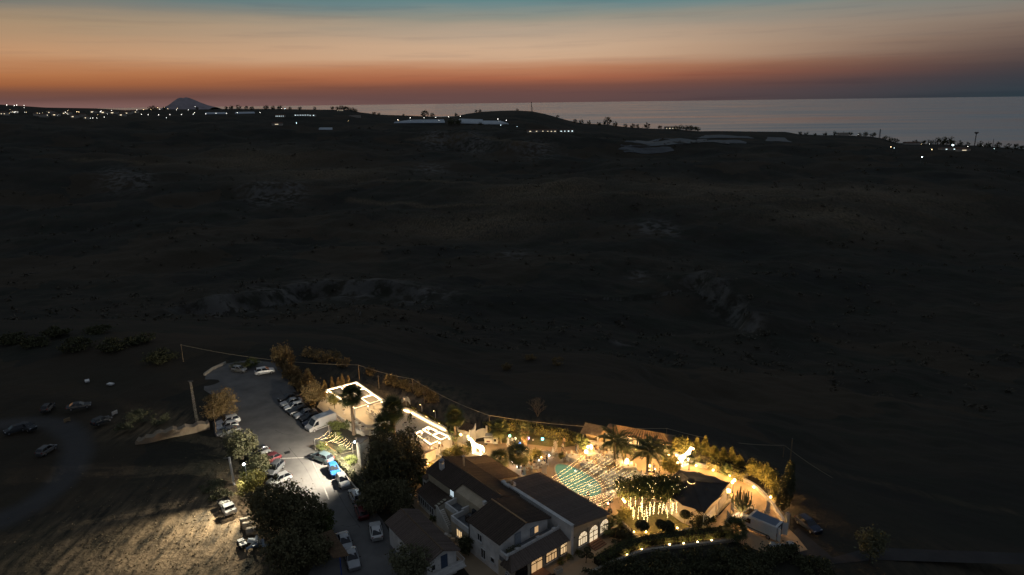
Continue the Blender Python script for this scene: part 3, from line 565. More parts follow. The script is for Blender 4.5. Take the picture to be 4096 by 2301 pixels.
sheet('garden_path', smooth_path(P2((2700,2045),(2780,2072),(2830,2085),(2880,2045),(2850,2030),(2790,2035)), 3), .014, mat('path_sand', (.40, .29, .18), .9, .15, 1))
outer_px = [(2690,1815),(2740,1845),(2784,1863),(2852,1881),(2918,1902),(2968,1924),(3014,1949),(3042,1972),(3067,1999),(3088,2024),(3104,2049),(3120,2072),(3136,2096)]
outer = smooth_path(P2(*outer_px), 3)
sheet('driveway', outer+P2((3190,2150),(3230,2200),(3100,2230),(2940,2165),(2790,2160),(2600,2190),(2500,2235),(2400,2290),(2330,2330),(2180,2330),(2330,2230),(2440,2150),(2555,2170),(2760,2128),(2880,2060),(2930,2000),(2900,1940),(2800,1890),(2700,1870)), .018, DRV)
sheet('access_lane', P2((3190,2110),(3330,2230),(3480,2190),(4150,2215),(4150,2260),(3500,2240),(3300,2260),(3200,2215),(3120,2180)), -.004, TRACK)
# car park markings and drains
sheet('painted_line', P2((1241,1832),(1246,1831),(1290,1926),(1318,1998),(1313,1999),(1285,1928)), .004, mat('faded_white_paint', (.52, .50, .46), .8, .3, 3))
sheet('painted_cross_line', P2((1085,1834),(1250,1828),(1250,1831),(1085,1837)), .004, MATS['faded_white_paint'])
CRK = mat('tar_joint', (.07, .068, .065), .9, .2, 3)
for i, l in enumerate([[(1155,1790),(1185,1825),(1215,1862),(1240,1905),(1262,1950)],[(1290,1850),(1320,1905),(1345,1960),(1390,2040),(1440,2110)],[(1200,2010),(1260,1990),(1320,2005),(1352,2000)],[(1365,2102),(1395,2106),(1430,2098)],[(1100,1720),(1130,1735),(1180,1742)],[(1120,1560),(1150,1610),(1165,1660)]]):
    p = smooth_path(P2(*l), 4); b = MB(); n = len(p); v = []
    for k, q in enumerate(p):
        d = (p[min(k+1, n-1)]-p[max(k-1, 0)]).normalized(); w = .035+.02*math.sin(k*2.1); v += [(q.x-d.y*w, q.y+d.x*w, .004), (q.x+d.y*w, q.y-d.x*w, .004)]
    b.add(v, [(2*k, 2*k+1, 2*k+3, 2*k+2) for k in range(n-1)]); b.build('pavement_joint', CRK, kind='structure')
IRON = mat('cast_iron', (.05, .05, .05), .6, .2, 8, metal=.4)
for px, l, ang in [((1149,1811), 'dark drain grate in the bright patch of the car park', .5), ((1320,2044), 'dark square drain grate lower in the car park lane', -.7)]:
    t = thing('drain_grate', l, 'drain', at(*px, .005), ang)
    b = MB()
    for s in (-1, 1): b.box((s*.42, 0, .012), (.08, .92, .024)); b.box((0, s*.42, .012), (.76, .08, .024))
    b.build('frame', IRON, t)
    for i in range(7): MB().box((-.33+i*.11, 0, .01), (.06, .76, .02)).build('bar', IRON, t)
# ------------------------------------------------------------------ main building complex (local axes: x along the ridges, y towards the pool)
BO = Vector((-1.45, 89.6, 0)); BA = math.radians(-50.2)
def tilemat(name, c, c2):
    m_ = mat(name, c, .85, 0, 5, col2=c2, bump=.4, bscale=12); t = m_.node_tree; b_ = t.nodes['Principled BSDF']; lk = b_.inputs['Base Color'].links[0]; src = lk.from_socket
    oi = t.nodes.new('ShaderNodeObjectInfo'); mr = t.nodes.new('ShaderNodeMapRange'); mr.inputs[3].default_value = .85; mr.inputs[4].default_value = 1.15; t.links.new(oi.outputs['Random'], mr.inputs[0])
    hs = t.nodes.new('ShaderNodeHueSaturation'); t.links.new(mr.outputs[0], hs.inputs['Value']); t.links.new(src, hs.inputs['Color']); t.links.new(hs.outputs[0], b_.inputs['Base Color']); return m_
TILE = tilemat('weathered_clay_tile', (.070, .054, .043), (.125, .090, .065)); TILEO = tilemat('orange_clay_tile', (.30, .19, .10), (.42, .28, .15)); TILED = tilemat('dark_clay_tile', (.14, .108, .088), (.21, .16, .13))
WALLY = mat('ochre_plaster', (.52, .43, .30), .9, .15, 1.0, bump=.06); WALLG = mat('aged_white_plaster', (.66, .64, .60), .9, .2, .8, bump=.1); FLATR = mat('grey_roof_membrane', (.16, .165, .17), .9, .3, .7)
FRAME = mat('dark_window_frame', (.05, .035, .025), .6, .2, 5); FRAMEW = mat('white_window_frame', (.70, .69, .66), .5, .05, 5); GLASSD = mat('dark_glass', (.015, .018, .022), .08, 0, spec=.6)
LIT = emis('lit_pane_warm', (1, .66, .31), .75); LITD = emis('lit_pane_amber', (1, .58, .22), .55); LITC = emis('lit_pane_cold', (.72, .9, 1), .75); LITW = emis('lit_pane_cream', (1, .76, .46), .85)
def roof_plane(parent, a, b_, c, d, mt, pitch=.34, rib=.085, thick=.12, name='roof', base=None):
    a, b_, c, d = map(Vector, (a, b_, c, d)); r = MB().slab([a, b_, c, d], thick).build(name, base or mt, parent)
    n = max(2, int(((b_-a).length+(c-d).length)/2/pitch)); nn = (b_-a).cross(c-a).normalized()
    for i in range(n):
        f = (i+.5)/n; p0 = a.lerp(b_, f); p1 = d.lerp(c, f)
        if (p1-p0).length < .3: continue
        MB().tube([p0-(p1-p0).normalized()*.06+nn*.01, p1+nn*.01], rib*random.uniform(.9, 1.1), 5).build('tile_row', mt, r)
    return r
def ridge_cap(parent, a, b_, mt, r=.13):
    MB().tube([a, b_], r, 7).build('ridge_cap', mt, parent)
def window(parent, p, al, nm, w, h, pane, frame=FRAME, nx=2, ny=1, arch=False, t=.07, name='window', sill=True):
    """p: bottom centre on the wall face; al: unit direction along the wall; nm: outward normal"""
    p, al, nm = Vector(p), Vector(al), Vector(nm); up = Vector((0, 0, 1)); rz_ = math.atan2(al.y, al.x)
    f = MB(); hh = h-(w/2 if arch else 0)
    def bar(c, sx, sz): f.box(p+al*c[0]+up*c[1]+nm*.05, (sx, .1, sz), rz_)
    bar((-w/2, hh/2), t, hh); bar((w/2, hh/2), t, hh); bar((0, t/2), w-t, t); bar((0, hh-t/2), w-t, t)
    for i in range(1, nx): bar((-w/2+w*i/nx, hh/2), t*.75, hh-2*t)
    for i in range(1, ny): bar((0, hh*i/ny), w-t, t*.7)
    if arch:
        arc = [p+al*(w/2*math.cos(pi*k/10))+up*(hh+w/2*math.sin(pi*k/10))+nm*.05 for k in range(11)]; f.tube(arc, t*.6, 5)
        for a_ in (pi/4, pi/2, 3*pi/4): f.tube([p+up*hh+nm*.05, p+al*(w/2*math.cos(a_))+up*(hh+w/2*math.sin(a_))+nm*.05], t*.4, 4)
    fo = f.build(name, frame, parent)
    pg = [p+al*s*w/2+nm*.03 for s in (-1, 1)]+([p+al*(w/2*math.cos(pi*k/10))+up*(hh+w/2*math.sin(pi*k/10))+nm*.03 for k in range(11)] if arch else [p+al*s*w/2+up*h+nm*.03 for s in (1, -1)])
    MB().add(pg, [tuple(range(len(pg)))]).build('pane', pane, fo)
    if sill: MB().box(p-up*.05+nm*.1, (w+.2, .2, .07), rz_).build('sill', WALLG, fo)
    return fo
def gable_block(parent, u0, u1, v0, v1, ze, zr, vr, mt, name='wall', z0=-.3):
    b = MB(); pr = [(v0, z0), (v1, z0), (v1, ze), (vr, zr), (v0, ze)]
    b.add([(u0, v, z) for v, z in pr]+[(u1, v, z) for v, z in pr], [(4, 3, 2, 1, 0), (5, 6, 7, 8, 9)][::1]+[(i, (i+1) % 5, 5+(i+1) % 5, 5+i) for i in range(5)])
    return b.build(name, mt, parent)
# banquet hall
H = thing('banquet_hall', 'long banquet hall with one big sloping tiled roof beside the pool', 'building', BO, BA)
MB().prism([(-1.4, 1.3), (12.9, 1.3), (12.9, 8.2), (-1.4, 8.2)], -.3, lambda p: 4.45 if p[1] < 4 else 3.38).build('wall', WALLY, H)
roof_plane(H, (13.25, 8.55, 3.45), (-1.7, 8.55, 3.45), (-1.7, 1.2, 4.62), (13.25, 1.2, 4.62), TILED, .36, .075)
pw = MB().box((5.75, .95, 2.3), (14.9, .46, 5.2)).build('parapet', WALLG, H); MB().box((5.75, .95, 4.94), (15.0, .56, .08)).build('coping', WALLG, pw)
for v, pane in ((3.25, LITW), (7.55, LITW)): window(H, (12.9, v, .75), (0, 1, 0), (1, 0, 0), 1.75, 2.05, pane, FRAME, 4, 1, True)
window(H, (12.9, 5.4, .3), (0, 1, 0), (1, 0, 0), 1.75, 2.5, LITW, FRAME, 2, 2, True, name='arched_door', sill=False)
for v in (1.0, 4.3, 6.5): MB().box((12.98, v+.02, 1.5), (.16, .3, 3.0)).build('pilaster', WALLY, H)
for i in range(5): MB().box((13.2+.34*i, 5.4, .28-.06*i-.02*i), (.34, 2.3, .42-.08*i)).build('step', mat('brick_step', (.28, .15, .09), .9, .2, 4), H)
# two-storey house with veranda
HS = thing('two_storey_house', 'two storey white house with gabled tile roof and arched veranda', 'building', BO, BA)
gable_block(HS, 3.1, 9.6, -8.9, -.3, 4.85, 6.0, -4.6, WALLG)
r1 = roof_plane(HS, (10.1, -9.2, 4.98), (2.8, -9.2, 4.98), (2.8, -4.6, 6.22), (10.1, -4.6, 6.22), TILE)[0] if False else roof_plane(HS, (2.8, -9.2, 4.98), (10.1, -9.2, 4.98), (10.1, -4.6, 6.22), (2.8, -4.6, 6.22), TILE)
roof_plane(HS, (10.1, 0, 4.98), (2.8, 0, 4.98), (2.8, -4.6, 6.22), (10.1, -4.6, 6.22), TILE)
ridge_cap(r1, (2.75, -4.6, 6.25), (10.15, -4.6, 6.25), TILEO, .12)
window(HS, (5.6, -8.9, 3.0), (1, 0, 0), (0, -1, 0), .95, 1.15, GLASSD, FRAMEW, 2)
window(HS, (6.3, -8.9, .7), (1, 0, 0), (0, -1, 0), .95, 1.5, GLASSD, FRAMEW, 2)
window(HS, (8.3, -8.9, 1.2), (1, 0, 0), (0, -1, 0), .8, .8, GLASSD, WALLG, 1)
MB().tube([(3.25, -9.0, 0), (3.25, -9.0, 4.8)], .06, 6).build('drainpipe', FRAME, HS)
window(HS, (9.6, -2.4, 3.45), (0, 1, 0), (1, 0, 0), .75, 1.1, LITD, FRAMEW, 1, sill=False)
MB().box((9.68, -3.15, 4.0), (.1, .6, 1.25)).build('shutter', mat('grey_blue_shutter', (.30, .33, .36), .6, .1, 4), HS)
MB().box((9.68, -5.7, 4.1), (.1, 1.0, 1.75)).build('shutter', MATS['grey_blue_shutter'], HS)
MB().box((9.66, -8.55, 3.55), (.12, .7, 1.9)).build('corner_pier', WALLG, HS)
MB().box((11.0, -3.6, 1.2), (2.6, 11.0, 2.6)).build('veranda_wall', WALLY, HS)
MB().box((10.35, -3.55, 2.85), (1.3, 10.7, .7)).build('terrace_floor', FLATR, HS)
pp = MB().box((10.88, -3.6, 3.42), (.3, 10.6, .62)).build('parapet', WALLG, HS)
for v in (-6.9, -3.2, -.3, .8): MB().box((10.88, v, 3.80), (.42, .5, .2)).build('coping_block', WALLG, pp)
MB().box((10.4, -8.75, 3.45), (1.6, .3, .65)).build('parapet', WALLG, HS)
vr = roof_plane(HS, (12.95, -8.2, 2.62), (12.95, 1.75, 2.62), (11.05, 1.75, 3.42), (11.05, -8.2, 3.42), TILED, .34, .08, name='veranda_roof')
roof_plane(HS, (10.6, -9.6, 2.62), (12.95, -9.6, 2.62), (11.05, -8.2, 3.42), (10.6, -8.2, 3.42), TILE, .34, .08, name='veranda_hip')
roof_plane(HS, (12.95, -9.6, 2.62), (12.95, -8.2, 2.62), (11.05, -8.2, 3.42), (11.04, -8.22, 3.42), TILED, .34, .08, name='veranda_hip')
for v, pane, nm in ((-7.4, GLASSD, 'arched_window'), (-2.1, LITD, 'arched_window'), (.55, LIT, 'arched_window')): window(HS, (12.3, v, .45), (0, 1, 0), (1, 0, 0), 2.0, 2.1, pane, FRAME, 4, 1, True, name=nm)
window(HS, (12.3, -4.75, .1), (0, 1, 0), (1, 0, 0), 2.0, 2.45, LITD, FRAME, 2, 1, True, name='arched_door', sill=False)
window(HS, (11.6, -9.1, .4), (1, 0, 0), (0, -1, 0), .8, 1.5, GLASSD, FRAMEW, 2, 1, True)
MB().box((13.1, -4.75, .12), (1.6, 2.2, .24)).build('doorstep', MATS['brick_step'], HS)
for k in range(3):
    ba = MB(); u, v = 10.6, -8.0+k*.7; ba.lathe([(.22, 0), (.3, .25), (.26, .3)], 8, (u, v, 3.26)); po = ba.build('terrace_pot', WALLY, HS); bulk('foliage', leaf_quads(RNG.normal(size=(60, 3))*.2+np.array([u, v, 3.8]), .12), 4, LEAF['dark'], po)
# old wing
OW = thing('old_wing', 'older tiled wing with patched brown roofs and chimneys behind the house', 'building', BO, BA)
gable_block(OW, -12.0, 1.8, -5.6, .9, 4.45, 5.55, -2.6, WALLY)
MB().prism([(-11.7, .9), (-3.5, .9), (-3.5, 5.4), (-11.7, 5.4)], -.3, lambda p: 4.2 if p[1] < 3 else 3.05).build('annex_wall', WALLY, OW)
ra = roof_plane(OW, (-12.4, -5.95, 4.55), (-4.7, -5.95, 4.55), (-4.7, -2.6, 5.78), (-12.4, -2.6, 5.78), TILE)
roof_plane(OW, (-4.7, -4.3, 5.16), (2.6, -4.3, 5.16), (2.6, -2.6, 5.78), (-4.7, -2.6, 5.78), TILE)
rb = roof_plane(OW, (2.6, 1.05, 4.5), (-12.4, 1.05, 4.5), (-12.4, -2.6, 5.78), (2.6, -2.6, 5.78), TILE)
TILEB = tilemat('brown_clay_tile', (.13, .085, .05), (.24, .16, .095))
rc = roof_plane(OW, (-3.4, 5.75, 3.15), (-9.2, 5.75, 3.15), (-9.2, 1.05, 4.36), (-3.4, 1.05, 4.36), TILEB, .3, .07)
rd = roof_plane(OW, (-9.25, 5.75, 3.2), (-12.0, 5.75, 3.2), (-12.0, 1.05, 4.42), (-9.25, 1.05, 4.42), TILEO, .22, .05)
ridge_cap(ra, (-12.4, -2.6, 5.8), (2.6, -2.6, 5.8), TILEB, .11); ridge_cap(rc, (-12.0, 1.05, 4.5), (-3.4, 1.05, 4.5), TILEB, .1)
ch = MB().box((-10.2, -4.2, 5.6), (.62, .62, 1.5)).build('chimney', WALLG, OW); MB().lathe([(.36, 0), (.42, .1), (.45, .35), (.3, .5), (.06, .55)], 12, (-10.2, -4.2, 6.35)).build('chimney_cowl', mat('zinc', (.30, .31, .33), .5, .15, 4, metal=.5), ch)
fl = MB().tube([(-8.4, -1.3, 5.0), (-8.4, -1.3, 7.0)], .14, 8).build('flue_pipe', WALLY, OW); MB().lathe([(.3, 0), (.05, .18)], 10, (-8.4, -1.3, 7.05)).build('flue_cap', MATS['zinc'], fl)
window(OW, (-5.5, -5.6, 3.15), (1, 0, 0), (0, -1, 0), .95, 1.1, LITC, FRAMEW, 2)
pc = MB().box((-12.6, -5.5, 1.5), (1.1, .9, 3.2)).build('porch', WHITE, OW); MB().box((-12.6, -5.97, 1.5), (.5, .05, 1.9)).build('porch_door', FRAME, pc); MB().slab([(-13.3, -6.1, 3.1), (-12.0, -6.1, 3.1), (-12.0, -4.9, 3.5), (-13.3, -4.9, 3.5)], .1).build('porch_roof', TILE, pc)
sk = MB().box((-.4, 1.3, 4.5), (1.2, 1.5, .9)).build('roof_plant_box', WALLG, OW)
for k in range(5): MB().box((-.7+.3*k, 1.2+.25*math.sin(k), 5.0+.1*k), (.35, .4, .3), k).build('stacked_tile', TILEO, sk)
# lean-to porch
LT = thing('lean_to_porch', 'low lean-to porch with glazed front below the old wing', 'porch', BO, BA)
MB().prism([(-11.3, -8.0), (-5.9, -8.5), (-5.9, -5.7), (-11.3, -5.7)], -.2, lambda p: 2.75 if p[1] > -6.5 else 2.2).build('wall', WHITE, LT)
roof_plane(LT, (-11.7, -8.2, 2.28), (-5.7, -8.75, 2.28), (-5.7, -5.65, 3.0), (-11.7, -5.65, 3.0), TILE, .32, .07)
for i in range(7): window(LT, (-10.9+.72*i, -8.06-.067*i, .7), (.9957, -.092, 0), (-.092, -.9957, 0), .6, 1.2, GLASSD, FRAMEW, 1, sill=False)
for i in range(4): MB().box((-6.0, -8.2+.5*i, 2.45+.12*i), (.5, .4, .05)).build('translucent_panel', mat('fibreglass_panel', (.42, .38, .28), .5, .1, 3), LT)
# roof terraces with outside stair
RT = thing('roof_terrace', 'walled white roof terraces with an outside stair between the roofs', 'terrace', BO, BA)
MB().box((-3.05, -6.0, 1.2), (3.1, 3.2, 2.8)).build('lower_block', WALLY, RT)
MB().box((.8, -6.7, 1.2), (4.3, 4.2, 2.8)).build('upper_block', WALLY, RT)
MB().box((-3.05, -6.0, 2.62), (2.7, 2.8, .05)).build('floor', FLATR, RT); MB().box((.8, -6.7, 2.62), (3.9, 3.8, .05)).build('floor', FLATR, RT)
for c, d in [((-3.05, -7.5, 3.0), (3.1, .25, .8)), ((-4.5, -6.0, 3.0), (.25, 2.75, .8)), ((-1.45, -5.6, 3.1), (.25, 2.4, 1.0)), ((.8, -8.7, 3.0), (4.3, .25, .8)), ((-1.25, -7.6, 3.0), (.25, 1.95, .8)), ((-1.6, -4.5, 3.5), (6.0, .25, 1.8)), ((1.2, -4.7, 3.9), (.5, .5, 2.6)), ((-.6, -4.75, 3.8), (.4, .45, 1.6)), ((2.0, -5.5, 3.5), (.9, .25, 1.7))]: MB().box(c, d).build('parapet', WALLG, RT)
MB().lathe([(.5, 0), (.52, .5), (.48, 1.0), (.2, 1.1)], 12, (.1, -5.6, 2.65)).build('water_tank', mat('black_tank', (.03, .03, .032), .5, .1, 3), RT)
MB().box((.4, -7.2, 3.1), (.5, .45, .9)).build('air_unit', FRAME, RT)
window(RT, (.7, -8.8, .9), (1, 0, 0), (0, -1, 0), 1.3, 1.25, LIT, FRAMEW, 3)
for i in range(12): MB().box((-2.2-.22*i, -8.25, .1+.1*i), (.22, 1.0, .2+.2*i)).build('stair_step', WHITE, RT)
b = MB(); b.add([(-2.0, -8.85, 0), (-5.1, -8.85, 0), (-5.1, -8.85, 3.2), (-4.7, -8.85, 3.2), (-2.0, -8.85, .9), (-2.0, -8.75, 0), (-5.1, -8.75, 0), (-5.1, -8.75, 3.2), (-4.7, -8.75, 3.2), (-2.0, -8.75, .9)], [(0, 4, 3, 2, 1), (5, 6, 7, 8, 9), (0, 5, 9, 4), (4, 9, 8, 3), (3, 8, 7, 2), (2, 7, 6, 1)]); b.build('stair_wall', WHITE, RT)
for k, (u, v) in enumerate([(-.9, -9.5), (-1.6, -9.6), (-.2, -9.4)]): MB().box((u, v, .35), (.6, .5, .7-.1*k), k*.4).build('stored_crate', (STONE, WHITE, WALLY)[k], RT)
# small house with balcony at the front
SO = Vector((-12.65, 80.25, 0)); SA = math.atan2(-9.5, 6.9)
SH = thing('small_house', 'small dark roofed house with a white railed balcony and blue door', 'house', SO, SA)
gable_block(SH, -5.4, 5.3, -2.2, 2.2, 3.45, 4.35, 0, WALLG)
q = roof_plane(SH, (-5.9, -2.6, 3.5), (5.8, -2.6, 3.5), (5.8, 0, 4.6), (-5.9, 0, 4.6), TILED); roof_plane(SH, (5.8, 2.6, 3.5), (-5.9, 2.6, 3.5), (-5.9, 0, 4.6), (5.8, 0, 4.6), TILED)
ridge_cap(q, (-5.9, 0, 4.62), (5.8, 0, 4.62), TILEB, .1)
MB().box((5.34, .35, 2.55), (.1, .95, 1.9)).build('blue_door', mat('blue_shutter', (.055, .085, .14), .55, .15, 5), SH, label='blue double shutter door')
MB().box((6.0, .3, 1.55), (1.5, 5.0, .16)).build('balcony_floor', WALLG, SH)
rl = MB(); pth = [(5.35, -2.2), (6.4, -2.2), (6.75, -1.7), (6.75, 2.3), (6.4, 2.8), (4.2, 2.8)]
for z in (1.75, 2.5): rl.tube([(x, y, z) for x, y in pth], .035, 5)
rlo = rl.build('balcony_rail', FRAMEW, SH)
for (x0, y0), (x1, y1) in zip(pth[:-1], pth[1:]):
    L = math.hypot(x1-x0, y1-y0); n = max(1, int(L/.16))
    for i in range(n): x, y = x0+(x1-x0)*i/n, y0+(y1-y0)*i/n; MB().tube([(x, y, 1.63), (x+(y1-y0)/L*.0, y, 2.5)], .014, 4).build('baluster', FRAMEW, rlo)
MB().tube([(-3.9, -.2, 4.2), (-3.9, -.2, 5.6)], .03, 5).build('aerial', POLE, SH)
window(SH, (5.3, -1.3, 1.9), (0, 1, 0), (1, 0, 0), .6, .9, GLASSD, FRAMEW, 1)
# shed with corrugated roof
a, b_, c, d = at(1328,2118,3.0), at(1397,2222,3.0), at(1334,2233,2.5), at(1268,2140,2.5); o = (a+b_+c+d)/4; o.z = 0
SD = thing('open_shed', 'open shed with ribbed brown roof on a blue post at the bottom edge', 'shed', o)
roof_plane(SD, c-o, b_-o, a-o, d-o, TILEB, .17, .035, .06) if False else roof_plane(SD, d-o, c-o, b_-o, a-o, TILEB, .17, .04, .06)
BLUE = mat('blue_paint', (.02, .06, .30), .45, .1, 4)
p = at(1366,2300)-o; MB().tube([(p.x, p.y, 0), (p.x, p.y, 2.62)], .07, 8).build('post', BLUE, SD)
p2 = at(1300,2220)-o; MB().tube([(p2.x, p2.y, 0), (p2.x, p2.y, 2.55)], .07, 8).build('post', BLUE, SD); p3 = a-o; MB().tube([(p3.x-.2, p3.y-.1, 0), (p3.x-.2, p3.y-.1, 2.85)], .07, 8).build('post', BLUE, SD)
# square tower
t0, t1, t2 = at(1447,1874), at(1431,1851), at(1484,1866); t3 = t1+t2-t0; o = t0.copy()
TW = thing('stone_tower', 'narrow square stone tower with slanted roof beside the big conifers', 'tower', o)
pl = [(q-o)[:2] for q in (t0, t2, t3, t1)]
MB().prism(pl, -.2, lambda p: 4.6+.9*(p[0] > .8)).build('wall', mat('tower_stone', (.40, .37, .31), .9, .3, 1.5, bump=.4), TW)
for k in range(9):
    z = .5+k*.5; MB().prism([(x*1.012-.01, y*1.012-.012) for x, y in pl], z, z+.03).build('stone_course', MATS['tower_stone'], TW)
MB().slab([(x*1.12-.1, y*1.12-.1, 4.68+.9*(x > .8)) for x, y in pl], .1).build('roof', TILED, TW)
# ------------------------------------------------------------------ vehicles
TYRE = mat('tyre_rubber', (.018, .018, .018), .85, .1, 4); RIM = mat('alloy_rim', (.40, .40, .41), .35, .05, 5, metal=.7); CGL = mat('car_glass', (.010, .012, .016), .06, 0, spec=.7)
HL = mat('headlamp_lens', (.55, .57, .6), .15, 0, spec=.6); TL = mat('tail_lamp_lens', (.25, .01, .01), .25, 0); TRIM = mat('black_trim', (.02, .02, .02), .6, .1, 4)
def paint(name, c, rough=.28, metal=.15): return mat(name, c, rough, .06, .6, spec=.6, metal=metal)
KIND = {  # L, W, H, hood height, belt, bonnet end x, roof front, roof rear, tail x (fractions of L from the rear)
 'hatch': (4.0, 1.74, 1.48, .90, .95, .72, .52, .12, .02), 'suv': (4.4, 1.84, 1.66, 1.02, 1.08, .72, .55, .10, .02),
 'sedan': (4.5, 1.78, 1.44, .88, .94, .70, .52, .28, .12), 'coupe': (4.2, 1.78, 1.36, .84, .90, .68, .50, .25, .06), 'small': (3.6, 1.62, 1.46, .90, .96, .76, .56, .10, .02)}
CARM = {}
def car_parts(kind):
    if kind in CARM: return CARM[kind]
    L, Wd, Hh, hd, belt, bx, rf, rr, tx = KIND[kind]; w = Wd/2; X = lambda f_: (f_-.5)*L; out = {}
    b = MB(); st = [(0, .80, .42, belt*.80), (.03, .90, .28, belt*.93), (.12, 1.0, .22, belt), (.35, 1.0, .2, belt), (.6, 1.0, .2, belt*.99), (bx, .99, .2, hd), (.90, .94, .22, hd*.90), (.975, .86, .26, hd*.78), (1.0, .74, .36, hd*.62)]
    sec = []
    for f_, k, zb, zt in st:
        hw = w*k; sec.append([(X(f_), y, z) for y, z in ((-hw*.82, zb), (-hw, zb+.16), (-hw, zt*.72), (-hw*.93, zt), (0, zt+.035), (hw*.93, zt), (hw, zt*.72), (hw, zb+.16), (hw*.82, zb))])
    n = 9; b.add([p for s in sec for p in s], [(i*n+k, i*n+(k+1) % n, (i+1)*n+(k+1) % n, (i+1)*n+k) for i in range(len(sec)-1) for k in range(n)]+[tuple(range(n)), tuple(range((len(sec)-1)*n, len(sec)*n))[::-1]])
    cb = [(X(tx)+.05, -w*.86, belt-.02), (X(bx)+.05, -w*.88, hd-.02), (X(rf), -w*.68, Hh-.04), (X(rr)+.12, -w*.66, Hh-.07)]; cb2 = [(x, -y, z) for x, y, z in cb]
    ro = [(X(rf), 0, Hh), (X(rr)+.12, 0, Hh-.02)]
    b.add(cb+cb2+ro, [(0, 1, 2, 3), (7, 6, 5, 4), (1, 5, 6, 8, 2), (4, 0, 3, 9, 7), (2, 8, 9, 3), (8, 6, 7, 9)])
    bmx = bmesh.new(); tmp = b.mesh('t', TRIM); bmx.from_mesh(tmp); bmesh.ops.recalc_face_normals(bmx, faces=bmx.faces[:]); bmesh.ops.bevel(bmx, geom=[e for e in bmx.edges if len(e.link_faces) == 2 and e.calc_face_angle(0) > .45], offset=.035, segments=1, affect='EDGES'); bmx.to_mesh(tmp); bmx.free(); out['body'] = tmp
    def pane(q, ins=.1, off=.02):
        q = [Vector(p) for p in q]; c = sum(q, Vector())/len(q); nm = (q[1]-q[0]).cross(q[2]-q[0]).normalized()
        if nm.dot(c-Vector((0, 0, .8))) < 0: nm = -nm
        return [p.lerp(c, ins)+nm*off for p in q]
    g = MB(); q = pane([cb[1], cb2[1], cb2[2], cb[2]]); g.add(q, [(0, 1, 2, 3)]); out['windscreen'] = g.mesh('windscreen', CGL)
    g = MB(); q = pane([cb[0], cb2[0], cb2[3], cb[3]], .14); g.add(q, [(0, 1, 2, 3)]); out['rear_window'] = g.mesh('rear_window', CGL)
    for s, c_ in ((0, cb), (1, cb2)):
        m1 = [c_[0], [(c_[0][k]+c_[1][k])/2 for k in range(3)], [(c_[3][k]+c_[2][k])/2 for k in range(3)], c_[3]]; m2 = [m1[1], c_[1], c_[2], m1[2]]
        for j, mm in enumerate((m1, m2)): g = MB(); g.add(pane(mm, .1), [(0, 1, 2, 3)]); out[f'side_window|{s}{j}'] = g.mesh('side_window', CGL)
    wh = MB(); wh.lathe([(.14, -.1), (.31, -.1), (.33, -.07), (.33, .07), (.31, .1), (.14, .1)], 14); rot = Matrix.Rotation(pi/2, 4, 'X'); me = wh.mesh('wheel', TYRE); me.transform(rot); out['wheel'] = me
    rm = MB(); rm.lathe([(.2, -.112), (.21, 0), (.2, .112)], 10); me = rm.mesh('rim', RIM); me.transform(rot); out['rim'] = me
    out['wpos'] = [(X(.2), w-.08), (X(.2), -w+.08), (X(.82), w-.08), (X(.82), -w+.08)]
    out['headlight'] = MB().box((0, 0, 0), (.1, .34, .14), 0).mesh('headlight', HL); out['taillight'] = MB().box((0, 0, 0), (.08, .26, .2)).mesh('taillight', TL)
    out['hp'] = [(X(.965), s*w*.66, hd*.74) for s in (-1, 1)]; out['tp'] = [(X(.018), s*w*.72, belt*.82) for s in (-1, 1)]
    out['bumper'] = MB().box((X(.985), 0, .36), (.12, w*1.5, .16)).mesh('bumper', TRIM); out['mir'] = MB().box((0, 0, 0), (.1, .16, .12)).mesh('mirror', TRIM); out['mp'] = [(X(bx)-.15, s*(w+.06), belt+.08) for s in (-1, 1)]
    CARM[kind] = out; return out
def place_between(front, rear):
    f_, r = at(*front), at(*rear); d = f_-r; c = (f_+r)/2; c.z = 0; return c, math.atan2(d.y, d.x)
def car(label, front, rear, pnt, kind='hatch', group='parked cars', z=0.0, name='parked_car'):
    c, a = place_between(front, rear); c.z = z if z else max(0, float(ht(c.x, c.y)))
    P_ = car_parts(kind); t = thing(name, label, 'car', c, a, group)
    me = P_['body'].copy(); me.name = 'body'; me.materials.clear(); me.materials.append(pnt); me.polygons.foreach_set('use_smooth', [False]*len(me.polygons)); bo = link('body', me, t)
    for k in ('windscreen', 'rear_window', 'side_window|00', 'side_window|01', 'side_window|10', 'side_window|11', 'bumper'): link(k.split('|')[0], P_[k], t)
    for x, y in P_['wpos']: wl = link('wheel', P_['wheel'], t, loc=(x, y, .33)); link('rim', P_['rim'], wl)
    for p in P_['hp']: link('headlight', P_['headlight'], t, loc=p)
    for p in P_['tp']: link('taillight', P_['taillight'], t, loc=p)
    for p in P_['mp']: link('mirror', P_['mir'], t, loc=p)
    return t
pw_, psv, pgr, pbk, pbl, pnv, prd, pbg = paint('white_paint', (.72, .72, .70)), paint('silver_paint', (.40, .41, .42), .3, .5), paint('grey_paint', (.16, .17, .18), .3, .4), paint('black_paint', (.018, .019, .022)), paint('bright_blue_paint', (.012, .065, .21)), paint('navy_paint', (.02, .03, .06)), paint('maroon_paint', (.16, .03, .035)), paint('teal_grey_paint', (.13, .19, .21), .3, .4)
car('white off-roader parked alone at the far end of the car park', (1084,1491), (1034,1499), pw_, 'suv')
car('pale old car half hidden under the dark bush at the car park end', (978,1489), (938,1484), psv, 'small')
car('white car topmost of the trio parked on the left kerb', (886,1704), (942,1689), pw_, 'suv')
car('white hatchback in the middle of the left kerb trio', (880,1722), (942,1708), pw_, 'hatch')
car('dark car lowest of the left kerb trio by the round tree', (882,1744), (944,1727), pgr, 'sedan')
